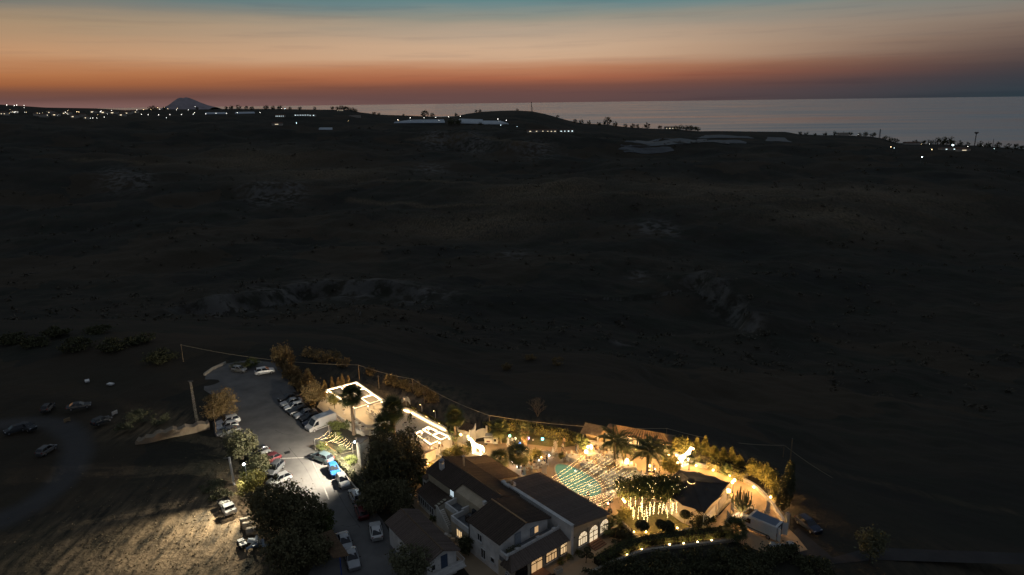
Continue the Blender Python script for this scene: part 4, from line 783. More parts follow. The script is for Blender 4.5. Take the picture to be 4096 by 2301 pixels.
car('black estate farthest along the slanted row on the right kerb', (1122,1609), (1192,1589), pbk, 'sedan')
car('silver car second from the far end of the slanted row', (1132,1628), (1200,1611), psv, 'sedan')
car('white hatchback third from the far end of the slanted row', (1148,1644), (1208,1630), pw_, 'hatch')
car('black hatchback right after the white one in the slanted row', (1165,1661), (1222,1645), pbk, 'hatch')
car('silver saloon in the middle of the slanted row', (1190,1674), (1254,1655), psv, 'sedan')
car('black car between the silver saloon and navy hatchback', (1210,1690), (1274,1671), pbk, 'hatch')
car('navy hatchback next to the tall panel van', (1222,1708), (1284,1688), pnv, 'hatch')
car('teal grey crossover parked at the garden hedge under the floodlight', (1266,1832), (1316,1852), pbg, 'suv')
car('bright blue hatchback parked along the garden hedge', (1346,1912), (1328,1870), pbl, 'hatch')
car('white hatchback with dark roof below the blue one', (1384,1956), (1362,1914), pw_, 'hatch')
car('silver car with its tail in deep shadow along the hedge', (1414,1976), (1434,2014), psv, 'hatch')
car('maroon car parked under the dark trees by the lane', (1440,2036), (1456,2080), prd, 'hatch')
car('white coupe with black rear window on the right of the lane', (1500,2106), (1510,2164), pw_, 'coupe')
car('silver car half under the ribbed shed roof', (1390,2210), (1372,2154), psv, 'sedan')
car('silver saloon lowest at the blue post', (1418,2276), (1402,2218), psv, 'sedan')
car('white car poking out below the floodlit tree', (1096,1938), (1140,1920), pw_, 'hatch')
car('grey off-roader beside the floodlit tree', (1086,1902), (1112,1876), pgr, 'suv')
car('dark red car behind the floodlit tree', (1060,1858), (1096,1842), prd, 'hatch')
car('white car roof showing above the floodlit tree', (1038,1846), (1074,1832), pw_, 'small')
car('dark car glimpsed right of the round kerb tree', (1014,1826), (1050,1812), pbk, 'hatch')
car('dark car with blue sheen parked outside the gate', (3252,2126), (3212,2096), pnv, 'hatch')
OLD = paint('faded_paint', (.05, .055, .06), .7, 0); OLW = paint('dusty_white_paint', (.15, .155, .155), .7, 0)
car('derelict pale car at the left end of the scrap yard row', (40,1735), (85,1722), OLD, 'small', 'derelict cars in the dark yard'); car('derelict car beside the dark track bend at far left', (128,1722), (95,1715), OLD, 'small', 'derelict cars in the dark yard')
car('derelict car with white bonnet inside the track bend', (205,1800), (170,1822), OLW, 'small', 'derelict cars in the dark yard'); car('derelict pale car among the junk behind the track', (205,1628), (180,1652), OLD, 'small', 'derelict cars in the dark yard'); car('derelict car above the middle of the junk row', (340,1630), (295,1638), OLD, 'sedan', 'derelict cars in the dark yard'); car('derelict car at the right end of the junk row', (430,1684), (385,1702), OLD, 'small', 'derelict cars in the dark yard')
def van(label, front, rear, pnt, roofm, open_rear=False, L=5.8):
    c, a = place_between(front, rear); t = thing('panel_van', label, 'van', c, a); w = 1.0; h = 2.5; b = MB()
    pr = [(-L/2, .35), (L/2-.1, .35), (L/2, .55), (L/2-.03, .95), (L/2-.75, 1.22), (L/2-1.55, 2.28), (L/2-1.85, h-.06), (-L/2+.1, h), (-L/2, h-.1)]
    n = len(pr); vs = []
    for y, k in ((-w, 0), (-w*.93, 1), (w*.93, 1), (w, 0)): vs += [(x, y, z if (k or z < 1.3) else z-.12) for x, z in pr]
    b.add(vs, [(j*n+i, j*n+(i+1) % n, (j+1)*n+(i+1) % n, (j+1)*n+i) for j in range(3) for i in range(n)]+[tuple(range(n))[::-1], tuple(range(3*n, 4*n))]); b.build('body', pnt, t)
    MB().box((-.85, 0, h+.012), (L-2.3, w*1.76, .03)).build('roof_panel', roofm, t)
    for k in range(5): MB().box((-.85, -.6+.3*k, h+.04), (L-2.5, .05, .03)).build('roof_rib', roofm, t)
    MB().add([(L/2-.82, -w*.86, 1.26), (L/2-.82, w*.86, 1.26), (L/2-1.58, w*.82, 2.24), (L/2-1.58, -w*.82, 2.24)], [(0, 1, 2, 3)]).mesh; g = MB(); g.add([(L/2-.78, -w*.86, 1.28), (L/2-.78, w*.86, 1.28), (L/2-1.50, w*.82, 2.26), (L/2-1.50, -w*.82, 2.26)], [(0, 1, 2, 3)]); g.build('windscreen', CGL, t)
    for s in (-1, 1):
        g = MB(); y = s*(w+.012); g.add([(L/2-1.0, y, 1.25), (L/2-2.0, y, 1.25), (L/2-2.0, y*.995, 2.0), (L/2-1.55, y*.995, 2.0)], [(0, 1, 2, 3)]); g.build('side_window', CGL, t)
        MB().box((L/2-.06, s*.75, .85), (.12, .36, .26)).build('headlight', HL, t); MB().box((-L/2-.01, s*.9, 1.2), (.05, .14, .5)).build('taillight', TL, t); MB().box((L/2-1.0, s*(w+.14), 1.4), (.12, .2, .3)).build('mirror', TRIM, t)
        MB().box((-.3, s*(w+.012), .62), (L*.55, .03, .12)).build('side_moulding', TRIM, t)
        for x in (L/2-.95, -L/2+1.15): wl = link('wheel', car_parts('hatch')['wheel'], t, loc=(x, s*(w-.1), .35), scale=(1.06, 1.1, 1.06)); link('rim', car_parts('hatch')['rim'], wl)
    MB().box((L/2-.02, 0, .48), (.14, w*1.7, .22)).build('bumper', TRIM, t)
    if open_rear:
        MB().box((-L/2-.012, 0, 1.4), (.02, w*1.7, 1.95)).build('dark_load_panel', GLASSD, t)  # dark panel on the closed rear paints the shade of the load space
        for s in (-1, 1): MB().box((-L/2-.35, s*(w-.02), 1.42), (.72, .05, 1.95), s*-.5).build('rear_door', pnt, t)
        MB().box((-L/2-.06, .3, 1.4), (.06, .9, 1.4)).build('cargo_sheet', mat('foil_sheet', (.6, .63, .65), .3, .3, 5), t)
    return t
van('tall silver panel van at the near end of the slanted car row', (1238,1728), (1330,1694), psv, paint('blue_grey_roof', (.16, .20, .26), .5, 0))
van('white panel van with open rear doors by the cactus', (2975,2098), (3098,2152), pw_, MATS['blue_grey_roof'], True)
# flatbed pickup on the field
c, a = place_between((930,2072), (892,2022)); t = thing('pickup_truck', 'white pickup truck with a loaded flat bed on the dry field', 'pickup', c, a)
b = MB(); b.box((1.05, 0, .85), (1.9, 1.7, .55), 0, .97); b.box((.75, 0, 1.35), (1.3, 1.62, .55), 0, .82, .9); b.build('cab', pw_, t)
g = MB(); g.add([(1.42, -.7, 1.13), (1.42, .7, 1.13), (1.3, .66, 1.58), (1.3, -.66, 1.58)], [(0, 1, 2, 3)]); g.build('windscreen', CGL, t)
MB().box((1.72, .1, 1.14), (.3, .28, .03)).build('bonnet_scoop', TRIM, t)
for s in (-1, 1): MB().box((2.0, s*.6, .85), (.08, .3, .18)).build('headlight', HL, t); MB().box((.75, s*.79, 1.4), (.7, .03, .34)).build('side_window', CGL, t)
MB().box((-1.05, 0, .72), (2.2, 1.7, .12)).build('flat_bed', TRIM, t)
for s in (-1, 1): MB().box((-1.05, s*.84, .98), (2.2, .05, .42)).build('side_board', TRIM, t)
MB().box((-2.16, 0, 1.0), (.05, 1.7, .5)).build('tail_board', TRIM, t)
ld = MB()
for k in range(24): ld.box((random.uniform(-1.95, -.2), random.uniform(-.65, .65), .9+random.uniform(0, .25)), (random.uniform(.15, .5), random.uniform(.1, .35), .12), random.uniform(0, 3))
ld.build('load', mat('rubble_load', (.42, .42, .40), .9, .4, 5), t, kind='stuff')
for x in (1.35, -1.3):
    for s in (-1, 1): wl = link('wheel', car_parts('hatch')['wheel'], t, loc=(x, s*.72, .33)); link('rim', car_parts('hatch')['rim'], wl)
# rolled bales
BALE = mat('bale_wrap', (.42, .36, .27), .8, .2, 2, bump=.3)
for px, l in [((984,2098), 'pale rolled bale farthest of the three beside the dark tree'), ((994,2116), 'pale rolled bale in the middle of the three'), ((1008,2138), 'pale rolled bale nearest of the three')]:
    t = thing('rolled_bale', l, 'bale', at(*px), .25, 'three rolled bales'); m_ = MB(); m_.lathe([(.05, -.72), (.5, -.72), (.56, -.66), (.58, 0), (.56, .66), (.5, .72), (.05, .72)], 16); me = m_.mesh('roll', BALE); me.transform(Matrix.Translation((0, 0, .57)) @ Matrix.Rotation(pi/2, 4, 'Y')); link('roll', me, t)
    for s in (-1, 1):
        m_ = MB(); m_.lathe([(.05, 0), (.2, .01), (.35, 0), (.5, .01)], 14); me = m_.mesh('end_face', mat('bale_straw', (.30, .23, .13), .9, .3, 6)); me.transform(Matrix.Translation((s*.73, 0, .57)) @ Matrix.Rotation(s*pi/2, 4, 'Y')); link('end_face', me, t)
# quad bike
t = thing('quad_bike', 'small pale quad bike standing on the dry field', 'quad bike', at(970,2186), 2.2)
MB().box((0, 0, .45), (1.3, .4, .3)).build('frame', TRIM, t); MB().box((.55, 0, .68), (.6, .85, .16)).build('front_fender', pw_, t); MB().box((-.5, 0, .7), (.7, .9, .16)).build('rear_fender', pw_, t); MB().box((-.15, 0, .78), (.6, .3, .16)).build('seat', TRIM, t); MB().tube([(.3, -.4, 1.0), (.25, 0, .95), (.3, .4, 1.0)], .03, 5).build('handlebar', TRIM, t)
for x in (.55, -.55):
    for s in (-1, 1): link('wheel', car_parts('hatch')['wheel'], t, loc=(x, s*.45, .28), scale=(.85, 1.2, .85))
# scrap heap
t = thing('scrap_heap', 'heap of bluish metal sheets and junk under the dark trees', 'scrap', at(1042,2180), .3); SCR = mat('scrap_metal', (.30, .34, .38), .4, .35, 3, metal=.5)
for k in range(16): 
    o = MB().box((0, 0, 0), (random.uniform(.6, 1.6), random.uniform(.3, .7), .05)).build('metal_sheet', SCR, t); o.location = (random.uniform(-1.3, 1.3), random.uniform(-1.0, 1.0), .15+.05*k); o.rotation_euler = (random.uniform(-.5, .5), random.uniform(-.5, .5), random.uniform(0, 3))
# three-wheeled van with a pop-up canopy on the plaza
c, a = place_between((1984,1776), (1944,1774)); t = thing('three_wheeler', 'small cream three-wheeled serving van with raised canopy by the hedge', 'three-wheeler', c, a); CRM = paint('cream_paint', (.74, .68, .56), .4, 0)
MB().box((-.35, 0, .75), (1.5, 1.2, .75)).build('cargo_box', CRM, t); MB().box((-.35, 0, 1.75), (1.45, 1.25, .08)).build('canopy_roof', WHITE, t); MB().slab([(-1.1, -.62, 1.13), (.4, -.62, 1.13), (.4, -1.15, 1.55), (-1.1, -1.15, 1.55)], .04).build('raised_flap', WHITE, t); MB().box((-.35, .55, 1.43), (1.4, .05, .6)).build('back_panel', WHITE, t)
for x in (-1.02, .33):
    for y in (-.55, .55): MB().tube([(x, y, 1.1), (x, y, 1.72)], .03, 5).build('canopy_post', FRAMEW, t)
MB().box((.85, 0, .85), (.85, 1.15, 1.1), 0, .75, .9).build('cab', CRM, t); g = MB(); g.add([(1.22, -.45, .9), (1.22, .45, .9), (1.12, .42, 1.32), (1.12, -.42, 1.32)], [(0, 1, 2, 3)]); g.build('windscreen', CGL, t); MB().box((.85, -.56, 1.0), (.4, .04, .5)).build('side_window', CGL, t); MB().box((-.4, -.62, .72), (.6, .02, .25)).build('painted_panel', prd, t)
for x, y in ((-.75, .5), (-.75, -.5), (1.05, 0)): link('wheel', car_parts('hatch')['wheel'], t, loc=(x, y, .24), scale=(.72, .7, .72))
# ------------------------------------------------------------------ palms and special plants
PTR = mat('palm_trunk', (.16, .12, .085), .95, .3, 5, bump=.7); PLM = mat('palm_leaf', (.055, .072, .026), .6, .35, 2, spec=.25); PLMY = mat('palm_leaf_pale', (.11, .12, .045), .6, .3, 2, spec=.25); DEAD = mat('dry_palm_skirt', (.17, .125, .07), .95, .35, 3)
def fan_mesh(mt, R=1.0, nb=15, st=.8):
    b = MB(); b.tube([(0, 0, 0), (st*.6, 0, .05), (st, 0, 0)], [.03, .025, .02], 4)
    for k in range(nb):
        a = -1.75+3.5*k/(nb-1); r = R*(1-.18*abs(a)/1.75); d = Vector((math.cos(a), math.sin(a), 0)); n_ = Vector((-d.y, d.x, 0)); c = Vector((st, 0, 0)); dr = -.14*R
        b.add([c, c+d*r*.55+n_*.055*R+Vector((0, 0, .02)), c+d*r+Vector((0, 0, dr)), c+d*r*.55-n_*.055*R+Vector((0, 0, .02))], [(0, 3, 2, 1)])
    return b.mesh('frond', mt)
def pinnate_mesh(mt, L=2.6, n=26, droop=1.0):
    b = MB(); pts = [Vector((L*s*(1-.22*droop*s*s), 0, L*(.34*s-.72*droop*s*s))) for s in [i/8 for i in range(9)]]; b.tube(pts, [.045*(1-.8*i/8)+.004 for i in range(9)], 4)
    for k in range(n):
        s = .14+.84*k/(n-1); i = min(7, int(s*8)); p = pts[i].lerp(pts[i+1], s*8-i); t = (pts[i+1]-pts[i]).normalized(); l = .62*(1-.55*abs(s-.42)/.58)
        for sg in (-1, 1):
            e = p+Vector((0, sg, 0))*l*.75+t*l*.35-Vector((0, 0, l*.5)); m_ = (p+e)/2+Vector((0, 0, .06)); b.add([p+t*.03, m_+t*.045, e, m_-t*.045], [(0, 1, 2, 3) if sg > 0 else (3, 2, 1, 0)])
    return b.mesh('frond', mt)
FANS = {'d': fan_mesh(PLM), 'p': fan_mesh(PLMY)}; PINS = {'d': pinnate_mesh(PLM), 'p': pinnate_mesh(PLMY)}
def palm(label, base, top, kind='fan', R=1.7, nf=34, tone='d', skirt=True, tr=.2, name=None, group=None, cut=False):
    """top: photo pixel of the crown centre above the surveyed base"""
    p = at(*base); d = math.hypot(p.x, p.y); q = sight(top[0], top[1], d*1.0); h = max(1.0, q.z); ox, oy = q.x-p.x, q.y-p.y; L = math.hypot(ox, oy)
    if L > h*.12: ox *= h*.12/L; oy *= h*.12/L
    t = thing(name or ('fan_palm' if kind == 'fan' else 'feather_palm'), label, 'palm', p, random.uniform(0, 6), group)
    c = Vector((ox, oy, h)); MB().tube([(0, 0, -.1), c*.35, c*.7, c], [tr*1.25, tr, tr*.85, tr*.8], 9).build('trunk', PTR, t)
    if skirt:
        n = 420 if not cut else 800; sh = (1.0 if not cut else 1.9)*R*.75; a = RNG.uniform(0, 2*pi, n); z = -RNG.uniform(0, 1, n)*sh; rr_ = R*(.30 if not cut else .42)*(1+.25*z/sh)*RNG.uniform(.5, 1.1, n)
        bulk('dead_skirt', leaf_quads(np.stack([c.x+rr_*np.cos(a), c.y+rr_*np.sin(a), c.z+z], 1), .2, asp=1.6, droop=1.2), 4, DEAD, t)
    for k in range(nf):
        f_ = (k+.5)/nf; az_ = k*2.39996; el = (1.25-2.05*f_) if kind == 'fan' else (1.15-1.25*f_); o = link('frond', (FANS if kind == 'fan' else PINS)[tone], t, loc=c, scale=R*random.uniform(.85, 1.12)*(.76 if kind == 'fan' else .48))
        o.rotation_euler = (random.uniform(-.3, .3), -el, az_)
    return t
palm('tall fan palm with long bare trunk in front of the lit pergola', (1416,1738), (1404,1585), 'fan', 2.0, 40, 'd', tr=.3)
palm('fan palm left of the pair rising from the dark conifers', (1545,1800), (1540,1698), 'fan', 1.9, 34, 'd', tr=.22)
palm('taller fan palm right of the pair above the dark conifers', (1582,1800), (1576,1642), 'fan', 2.1, 40, 'd', tr=.26)
palm('brightly lit fan palm beside the white gatehouse', (1823,1783), (1818,1668), 'fan', 1.7, 38, 'p', tr=.24)
palm('young fan palm low at the foot of the lit palm', (1812,1780), (1806,1738), 'fan', 1.1, 20, 'd', False, .15)
palm('fan palm lit from below at the left end of the hedge', (2000,1772), (1990,1712), 'fan', 1.6, 34, 'p', tr=.25)
palm('shaggy palm trunk with clipped crown on the plaza', (2098,1800), (2096,1722), 'fan', 1.5, 12, 'p', True, .45, cut=True)
palm('small fan palm in the planter left of the bar pavilion', (2312,1786), (2309,1757), 'fan', .95, 18, 'p', False, .16)
palm('small fan palm beside the triple globe lamp', (2336,1810), (2335,1776), 'fan', 1.1, 20, 'd', False, .12)
palm('tall feather palm leftmost before the long tiled roof', (2458,1872), (2457,1764), 'feather', 3.0, 20, 'd', False, .2)
palm('slim feather palm close right of the tallest one', (2494,1856), (2490,1795), 'feather', 2.2, 16, 'd', False, .13)
palm('big drooping feather palm in front of the tables', (2587,1896), (2584,1806), 'feather', 3.3, 22, 'd', False, .24)
palm('feather palm behind the big drooping one', (2600,1850), (2590,1770), 'feather', 2.0, 16, 'd', False, .14)
palm('slim fan palm at the right end of the tiled building', (2661,1866), (2660,1808), 'fan', 1.2, 22, 'd', False, .15)
palm('small round fan palm behind the dark tent', (2756,1880), (2756,1840), 'fan', 1.0, 24, 'd', False, .13)
palm('small fan palm on the drive wall between wall lights', (2906,1905), (2905,1885), 'fan', 1.0, 22, 'd', False, .13)
palm('dark fan palm at the end of the front hedge by the van', (2935,2160), (2928,2112), 'fan', 1.6, 30, 'd', False, .2)
palm('small palm tops behind the bar pavilion roof', (2430,1750), (2428,1728), 'fan', 1.1, 20, 'd', False, .15)
palm('low fan palm mound on the plaza by the brown roof', (2000,1862), (1996,1838), 'fan', 1.6, 30, 'p', False, .25)
palm('wide fan palm clump lit by planter spotlights', (2078,1872), (2074,1818), 'fan', 1.9, 40, 'p', False, .3)
palm('spiky palm by the right corner of the banquet hall', (2436,2140), (2432,2108), 'fan', 1.2, 26, 'd', False, .18)
# fountain-leaved grass plant by the small light garden
def rosette(name, label, base, n, L, mt, w=.06, el0=.9, spread=.9, cat='plant', curve=1.0):
    t = thing(name, label, cat, base)
    b = MB(); b.add([Vector((L*s, 0, L*curve*(.75*s-.85*s*s)))+Vector((0, sg*w*(1-s*.9), 0)) for s in (0, .25, .5, .75, 1) for sg in (-1, 1)], [(2*i, 2*i+2, 2*i+3, 2*i+1) for i in range(4)]); me = b.mesh('leaf', mt)
    for k in range(n):
        o = link('leaf', me, t, loc=(0, 0, .1), scale=random.uniform(.7, 1.1)); o.rotation_euler = (random.uniform(-.2, .2), -(el0-spread*random.random()), k*2.39996)
    return t
rosette('grass_fountain', 'pale arching fountain plant under the floodlit string lights', at(1365,1815), 110, 2.3, mat('pale_blade', (.16, .17, .08), .6, .3, 2), .035, 1.1, .8)
rosette('agave', 'broad leaved clump right of the fan palm clump', at(2124,1850), 40, 1.5, PLMY, .12, 1.2, 1.0)
for px, l, n in [((2777,1822), 'yucca rosette nearest the glowing horse on the right'), ((2802,1812), 'tall yucca at the back of the yucca group'), ((2818,1800), 'yucca under the small dark conifers'), ((2796,1850), 'yucca rosette lowest beside the drive wall')] and [((2777,1822), 'yucca rosette nearest the glowing horse on the right', 60), ((2802,1812), 'tall yucca at the back of the yucca group', 60), ((2818,1796), 'yucca under the small dark conifers', 50), ((2796,1850), 'yucca rosette lowest beside the drive wall', 60)]:
    rosette('yucca', l, at(*px), n, 1.25, mat('yucca_leaf', (.15, .15, .055), .6, .3, 2), .05, 1.5, 1.5, curve=.5)
rosette('agave', 'dark agave in the bed at the hall corner', at(2425,2125), 36, 1.2, PLM, .1, 1.3, 1.1)
# candelabra cactus
t = thing('candelabra_cactus', 'tall candelabra cactus lit from below beside the van', 'cactus', at(2964,2076)); CAC = mat('cactus_skin', (.13, .15, .08), .7, .3, 3)
MB().tube([(0, 0, -.1), (0, 0, 1.4), (.05, 0, 2.0)], [.24, .2, .15], 7).build('trunk', mat('cactus_trunk', (.38, .34, .25), .9, .25, 4), t)
for k in range(58):
    a = k*2.4; r0 = .1+.16*(k % 5); z0 = 1.2+.25*(k % 4); r1 = r0+random.uniform(.25, .95); zt = random.uniform(3.6, 5.3)-.9*abs(r1-.5); MB().tube([(r0*.4*math.cos(a), r0*.4*math.sin(a), z0), (r1*math.cos(a)*.9, r1*math.sin(a)*.9, z0+.9), (r1*math.cos(a), r1*math.sin(a), zt*.7), (r1*math.cos(a)*1.02, r1*math.sin(a)*1.02, zt)], [.05, .07, .075, .05], 5).build('branch', CAC, t)
# bare tree out on the slope
p = at(2150,1668); p.z = float(ht(p.x, p.y)); p = hit(2150,1668,100); t = thing('bare_tree', 'pale leafless tree lit against the dark valley', 'tree', p); bw = MB()
def twig(p0, d, l, r, lv):
    p1 = p0+d*l; bw.tube([p0, p0.lerp(p1, .5)+Vector((random.uniform(-.1, .1), 0, .05))*l, p1], [r, r*.75, r*.5], 4, False)
    if lv:
        for _ in range(3 if lv > 1 else 4): twig(p0.lerp(p1, random.uniform(.55, 1)), (d+Vector((random.uniform(-.75, .75), random.uniform(-.75, .75), random.uniform(-.2, .5)))).normalized(), l*random.uniform(.55, .8), r*.5, lv-1)
for k in range(5): a = k*1.26; twig(Vector((0, 0, 0)), Vector((.45*math.cos(a), .45*math.sin(a), 1)).normalized(), 1.7, .1, 4)
bw.build('branches', mat('pale_bark', (.34, .26, .17), .9, .2, 3), t)
# ------------------------------------------------------------------ trees of the estate
tree('olive_tree', 'olive tree left of the car park lit warm on its crown', at(890,1668), 5.6, 3.3, 'tan', 5200, .16, 6, .25, seed=1, low=.12)
tree('kerb_tree', 'round topped tree on the left kerb above the parked trio', at(972,1842), 5.8, 3.0, 'olive', 6000, .15, 6, .25, seed=2, low=.18)
tree('floodlit_tree', 'tree lit pale green by the floodlight inside it', at(1035,1925), 4.6, 2.5, 'olive', 5000, .15, 6, .22, seed=3)
tree('lit_crown_part', 'lit upper left part of the big dark crown in yellow green leaf', at(1010,1995), 4.4, 2.3, 'yellow', 4200, .15, 6, .22, seed=4)  # lit part of the big tree, its light put into the leaf colour
tree('big_dark_tree', 'huge dark tree crown above the field left of the lane', at(1105,2130), 7.4, 4.2, 'conif', 7500, .2, 7, .4, seed=5, low=.1)
tree('big_dark_tree', 'dark tree crown right of the huge one beside the lane', at(1215,2150), 6.6, 3.7, 'conif', 6500, .2, 7, .35, seed=6, low=.1)
tree('lane_tree', 'shrubby green tree overhanging the lane above the shed', at(1290,2130), 3.8, 2.2, 'green', 3200, .15, 5, .2, seed=7, low=.05)
tree('shed_tree', 'dark tree left of the ribbed shed at the bottom', at(1160,2290), 5.6, 3.4, 'conif', 5200, .2, 6, .3, seed=8, low=.1)
tree('shed_tree', 'dark tree close behind the ribbed shed roof', at(1270,2260), 4.4, 2.5, 'conif', 3600, .18, 6, .3, seed=9, low=.1)
conifer('big_conifer', 'great dark conifer clump between the tower and the white terrace', at(1588,1924), 9.0, 5.2, 'conif', 15000, .2, None, 7, .5)
tree('courtyard_tree', 'dark leafy tree left below the great conifers', at(1500,2050), 5.0, 2.8, 'conif', 5000, .16, 6, .25, seed=11, low=.1)
tree('courtyard_tree', 'dark leafy tree right below the great conifers', at(1590,2040), 5.0, 2.8, 'conif', 5000, .16, 6, .25, seed=12, low=.1)
tree('pine_tree', 'grey green tree in front of the small house at the bottom', at(1645,2330), 5.4, 3.0, 'olive', 5200, .15, 7, .3, seed=13, low=.08)
tree('courtyard_bush', 'dark bush in the yard between the two houses', at(1864,2215), 2.6, 1.2, 'dark', 1600, .13, 5, .12, cat='shrub', seed=14, low=.1)
tree('potted_citrus', 'small bare trunked citrus tree at the lean-to corner', at(1690,1962), 2.6, .95, 'green', 900, .12, 5, .08, seed=15, low=.5)
tree('hedge_tree', 'large round conifer at the top of the car park hedge', at(1140,1482), 6.2, 2.7, 'tan', 6000, .17, 6, .25, seed=16, low=.04)
conifer('feathery_conifer', 'pale feathery conifer below the large round one', at(1162,1512), 4.6, 2.0, 'tan', 3200, .16)
conifer('feathery_conifer', 'pale feathery conifer in the middle of the hedge row', at(1192,1545), 4.4, 2.0, 'tan', 3200, .16)
conifer('feathery_conifer', 'pale feathery conifer at the right of the hedge row', at(1236,1560), 4.6, 1.8, 'tan', 3000, .16)
conifer('feathery_conifer', 'small feathery conifer between the taller hedge trees', at(1212,1565), 3.2, 1.5, 'tan', 2200, .15)
tree('hedge_tree', 'round olive brown tree lowest in the car park hedge row', at(1256,1622), 5.2, 2.5, 'tan', 6000, .15, 6, .22, seed=17, low=.04)
tree('terrace_tree', 'small leafy tree inside the left corner of the pergola', at(1340,1635), 3.4, 1.6, 'yellow', 1800, .13, 5, .12, seed=18, low=.25)
for px, l, r, h in [((1300,1680), 'low shrub between the hedge tree and the van', 1.3, 1.3), ((1345,1715), 'dark shrub on the bank right of the van', 1.5, 1.6), ((1385,1712), 'shrub on the bank at the palm foot', 1.2, 1.3), ((1290,1800), 'bush at the kerb corner under the string lights', 1.3, 1.3), ((1345,1760), 'shrub behind the small string light garden', 1.2, 1.5), ((1405,1855), 'rounded shrub beside the stone tower', 1.3, 1.4), ((1640,1880), 'shrub at the right foot of the conifers', 1.0, 1.0), ((1520,1905), 'dry shrub in front of the conifers', .9, .8), ((1620,2010), 'shrub beside the white planter under the trees', .9, 1.4), ((1740,2080), 'small dark shrub by the outside stair', .8, .8), ((955,1478), 'dark bush at the far end of the car park', 2.0, 1.8), ((1002,1470), 'second dark bush at the far end of the car park', 1.8, 2.2), ((560,1680), 'dark bush above the earth bank', 2.2, 1.8), ((640,1690), 'bush on the right of the earth bank', 1.8, 1.5), ((500,1720), 'low bush left of the earth bank', 1.6, 1.2), ((880,1990), 'weedy bush on the field edge above the pickup', 1.6, .8), ((850,1950), 'low weeds left of the floodlit tree', 1.8, .6)]:
    bush('shrub', l, at(*px), r, h, 'olive' if px[0] < 1000 else 'green', int(500*r*r), .12)
for i, (x, y, s) in enumerate([(1300,1550,.9),(1330,1546,1.1),(1355,1540,.9),(1372,1538,1.2),(1395,1532,.9)]):
    conifer('slim_conifer', nth(i)+' slim conifer in the row behind the upper pergola', at(x, y+8), 2.4*s, .6, 'tan', 700, .12, group='slim conifers behind the pergola')
# garden around the lawn
for i, (px, r, h, l) in enumerate([((2512,2030), 2.4, 4.8, 'dark tree at the left of the light-hung garden grove'), ((2560,2020), 2.2, 4.8, 'dark tree second from the left in the garden grove'), ((2606,2025), 2.4, 5.0, 'dark tree in the middle of the garden grove'), ((2652,2035), 2.3, 5.0, 'dark tree right of the middle of the garden grove'), ((2694,2030), 2.3, 5.2, 'dark tree at the right end of the garden grove by the tent')]):
    gt = tree('grove_tree', l, at(*px), h, r, 'green', 2300, .15, 6, .14, seed=40+i, low=.36, hollow=.6); fb = MB(); GB = emis('grove_bulb', (1, .74, .32), 18)
    for _ in range(20): a_ = random.uniform(0, 6.28); q_ = r*random.uniform(.6, 1.02); p_ = Vector((q_*math.cos(a_), q_*math.sin(a_), h*random.uniform(.45, .98))); fb.add([p_+Vector(v)*.024 for v in ((1,0,0),(-1,0,0),(0,1,0),(0,-1,0),(0,0,1),(0,0,-1))], [(0,2,4),(2,1,4),(1,3,4),(3,0,4),(2,0,5),(1,2,5),(3,1,5),(0,3,5)])
    fb.build('fairy_bulbs', GB, gt, kind='stuff')
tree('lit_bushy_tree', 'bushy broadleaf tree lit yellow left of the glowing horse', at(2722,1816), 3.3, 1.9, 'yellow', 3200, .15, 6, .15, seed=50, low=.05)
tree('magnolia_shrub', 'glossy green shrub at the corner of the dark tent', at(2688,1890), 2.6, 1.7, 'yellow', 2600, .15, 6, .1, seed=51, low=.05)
tree('rounded_shrub', 'feathery green shrub behind the fan palm clump', at(2146,1840), 2.2, 1.2, 'yellow', 1500, .12, 5, .1, seed=52, low=.05)
for px, l, h, r in [((2787,1800), 'pointed conifer left in the bank above the yuccas', 2.3, .8), ((2820,1800), 'tallest pointed conifer in the bank above the yuccas', 2.7, .8), ((2856,1828), 'spreading conifer behind the clipped hedge', 2.0, 1.3), ((2892,1840), 'pointed conifer above the middle of the clipped hedge', 2.3, 1.0), ((2924,1846), 'sharp conifer near the right end of the clipped hedge', 2.6, .9), ((2958,1862), 'low conifer at the right end of the bank', 1.8, 1.1), ((2832,1822), 'low spreading juniper behind the hedge start', 1.5, 1.2)]:
    conifer('bank_conifer', l, at(*px), h, r, 'yellow', 1300, .13)
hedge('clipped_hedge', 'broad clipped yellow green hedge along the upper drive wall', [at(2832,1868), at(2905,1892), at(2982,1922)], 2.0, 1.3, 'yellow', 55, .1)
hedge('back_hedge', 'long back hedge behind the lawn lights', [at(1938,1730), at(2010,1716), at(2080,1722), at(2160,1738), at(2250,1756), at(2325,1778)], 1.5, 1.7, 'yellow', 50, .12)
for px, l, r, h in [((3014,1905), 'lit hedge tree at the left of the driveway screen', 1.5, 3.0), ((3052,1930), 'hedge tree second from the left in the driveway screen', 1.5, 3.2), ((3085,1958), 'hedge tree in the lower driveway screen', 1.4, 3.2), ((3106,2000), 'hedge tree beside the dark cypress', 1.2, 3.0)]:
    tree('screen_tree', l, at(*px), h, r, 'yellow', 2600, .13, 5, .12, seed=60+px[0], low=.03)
for px, l, h in [((3128,2040), 'dark cypress nearest the gate pillar', 6.0), ((3144,2010), 'dark cypress behind the screen trees', 6.2), ((3152,1975), 'tall dark cypress at the back by the wire poles', 5.6)]:
    conifer('cypress', l, at(*px), h, .95, 'dark', 2600, .14, None, 1, .3)
fh = smooth_path(P2((2388,2262),(2440,2230),(2497,2205),(2567,2180),(2650,2166),(2724,2157),(2800,2149),(2870,2141),(2925,2134)), 3)
hedge('front_hedge', 'long dark front hedge with small garden lights', fh, 1.5, 1.0, 'green', 45, .11)
bush('hall_hedge', 'rounded dark hedge mass at the hall steps', at(2480,2168), 1.9, 1.5, 'dark', 2200, .13, 'hedge')
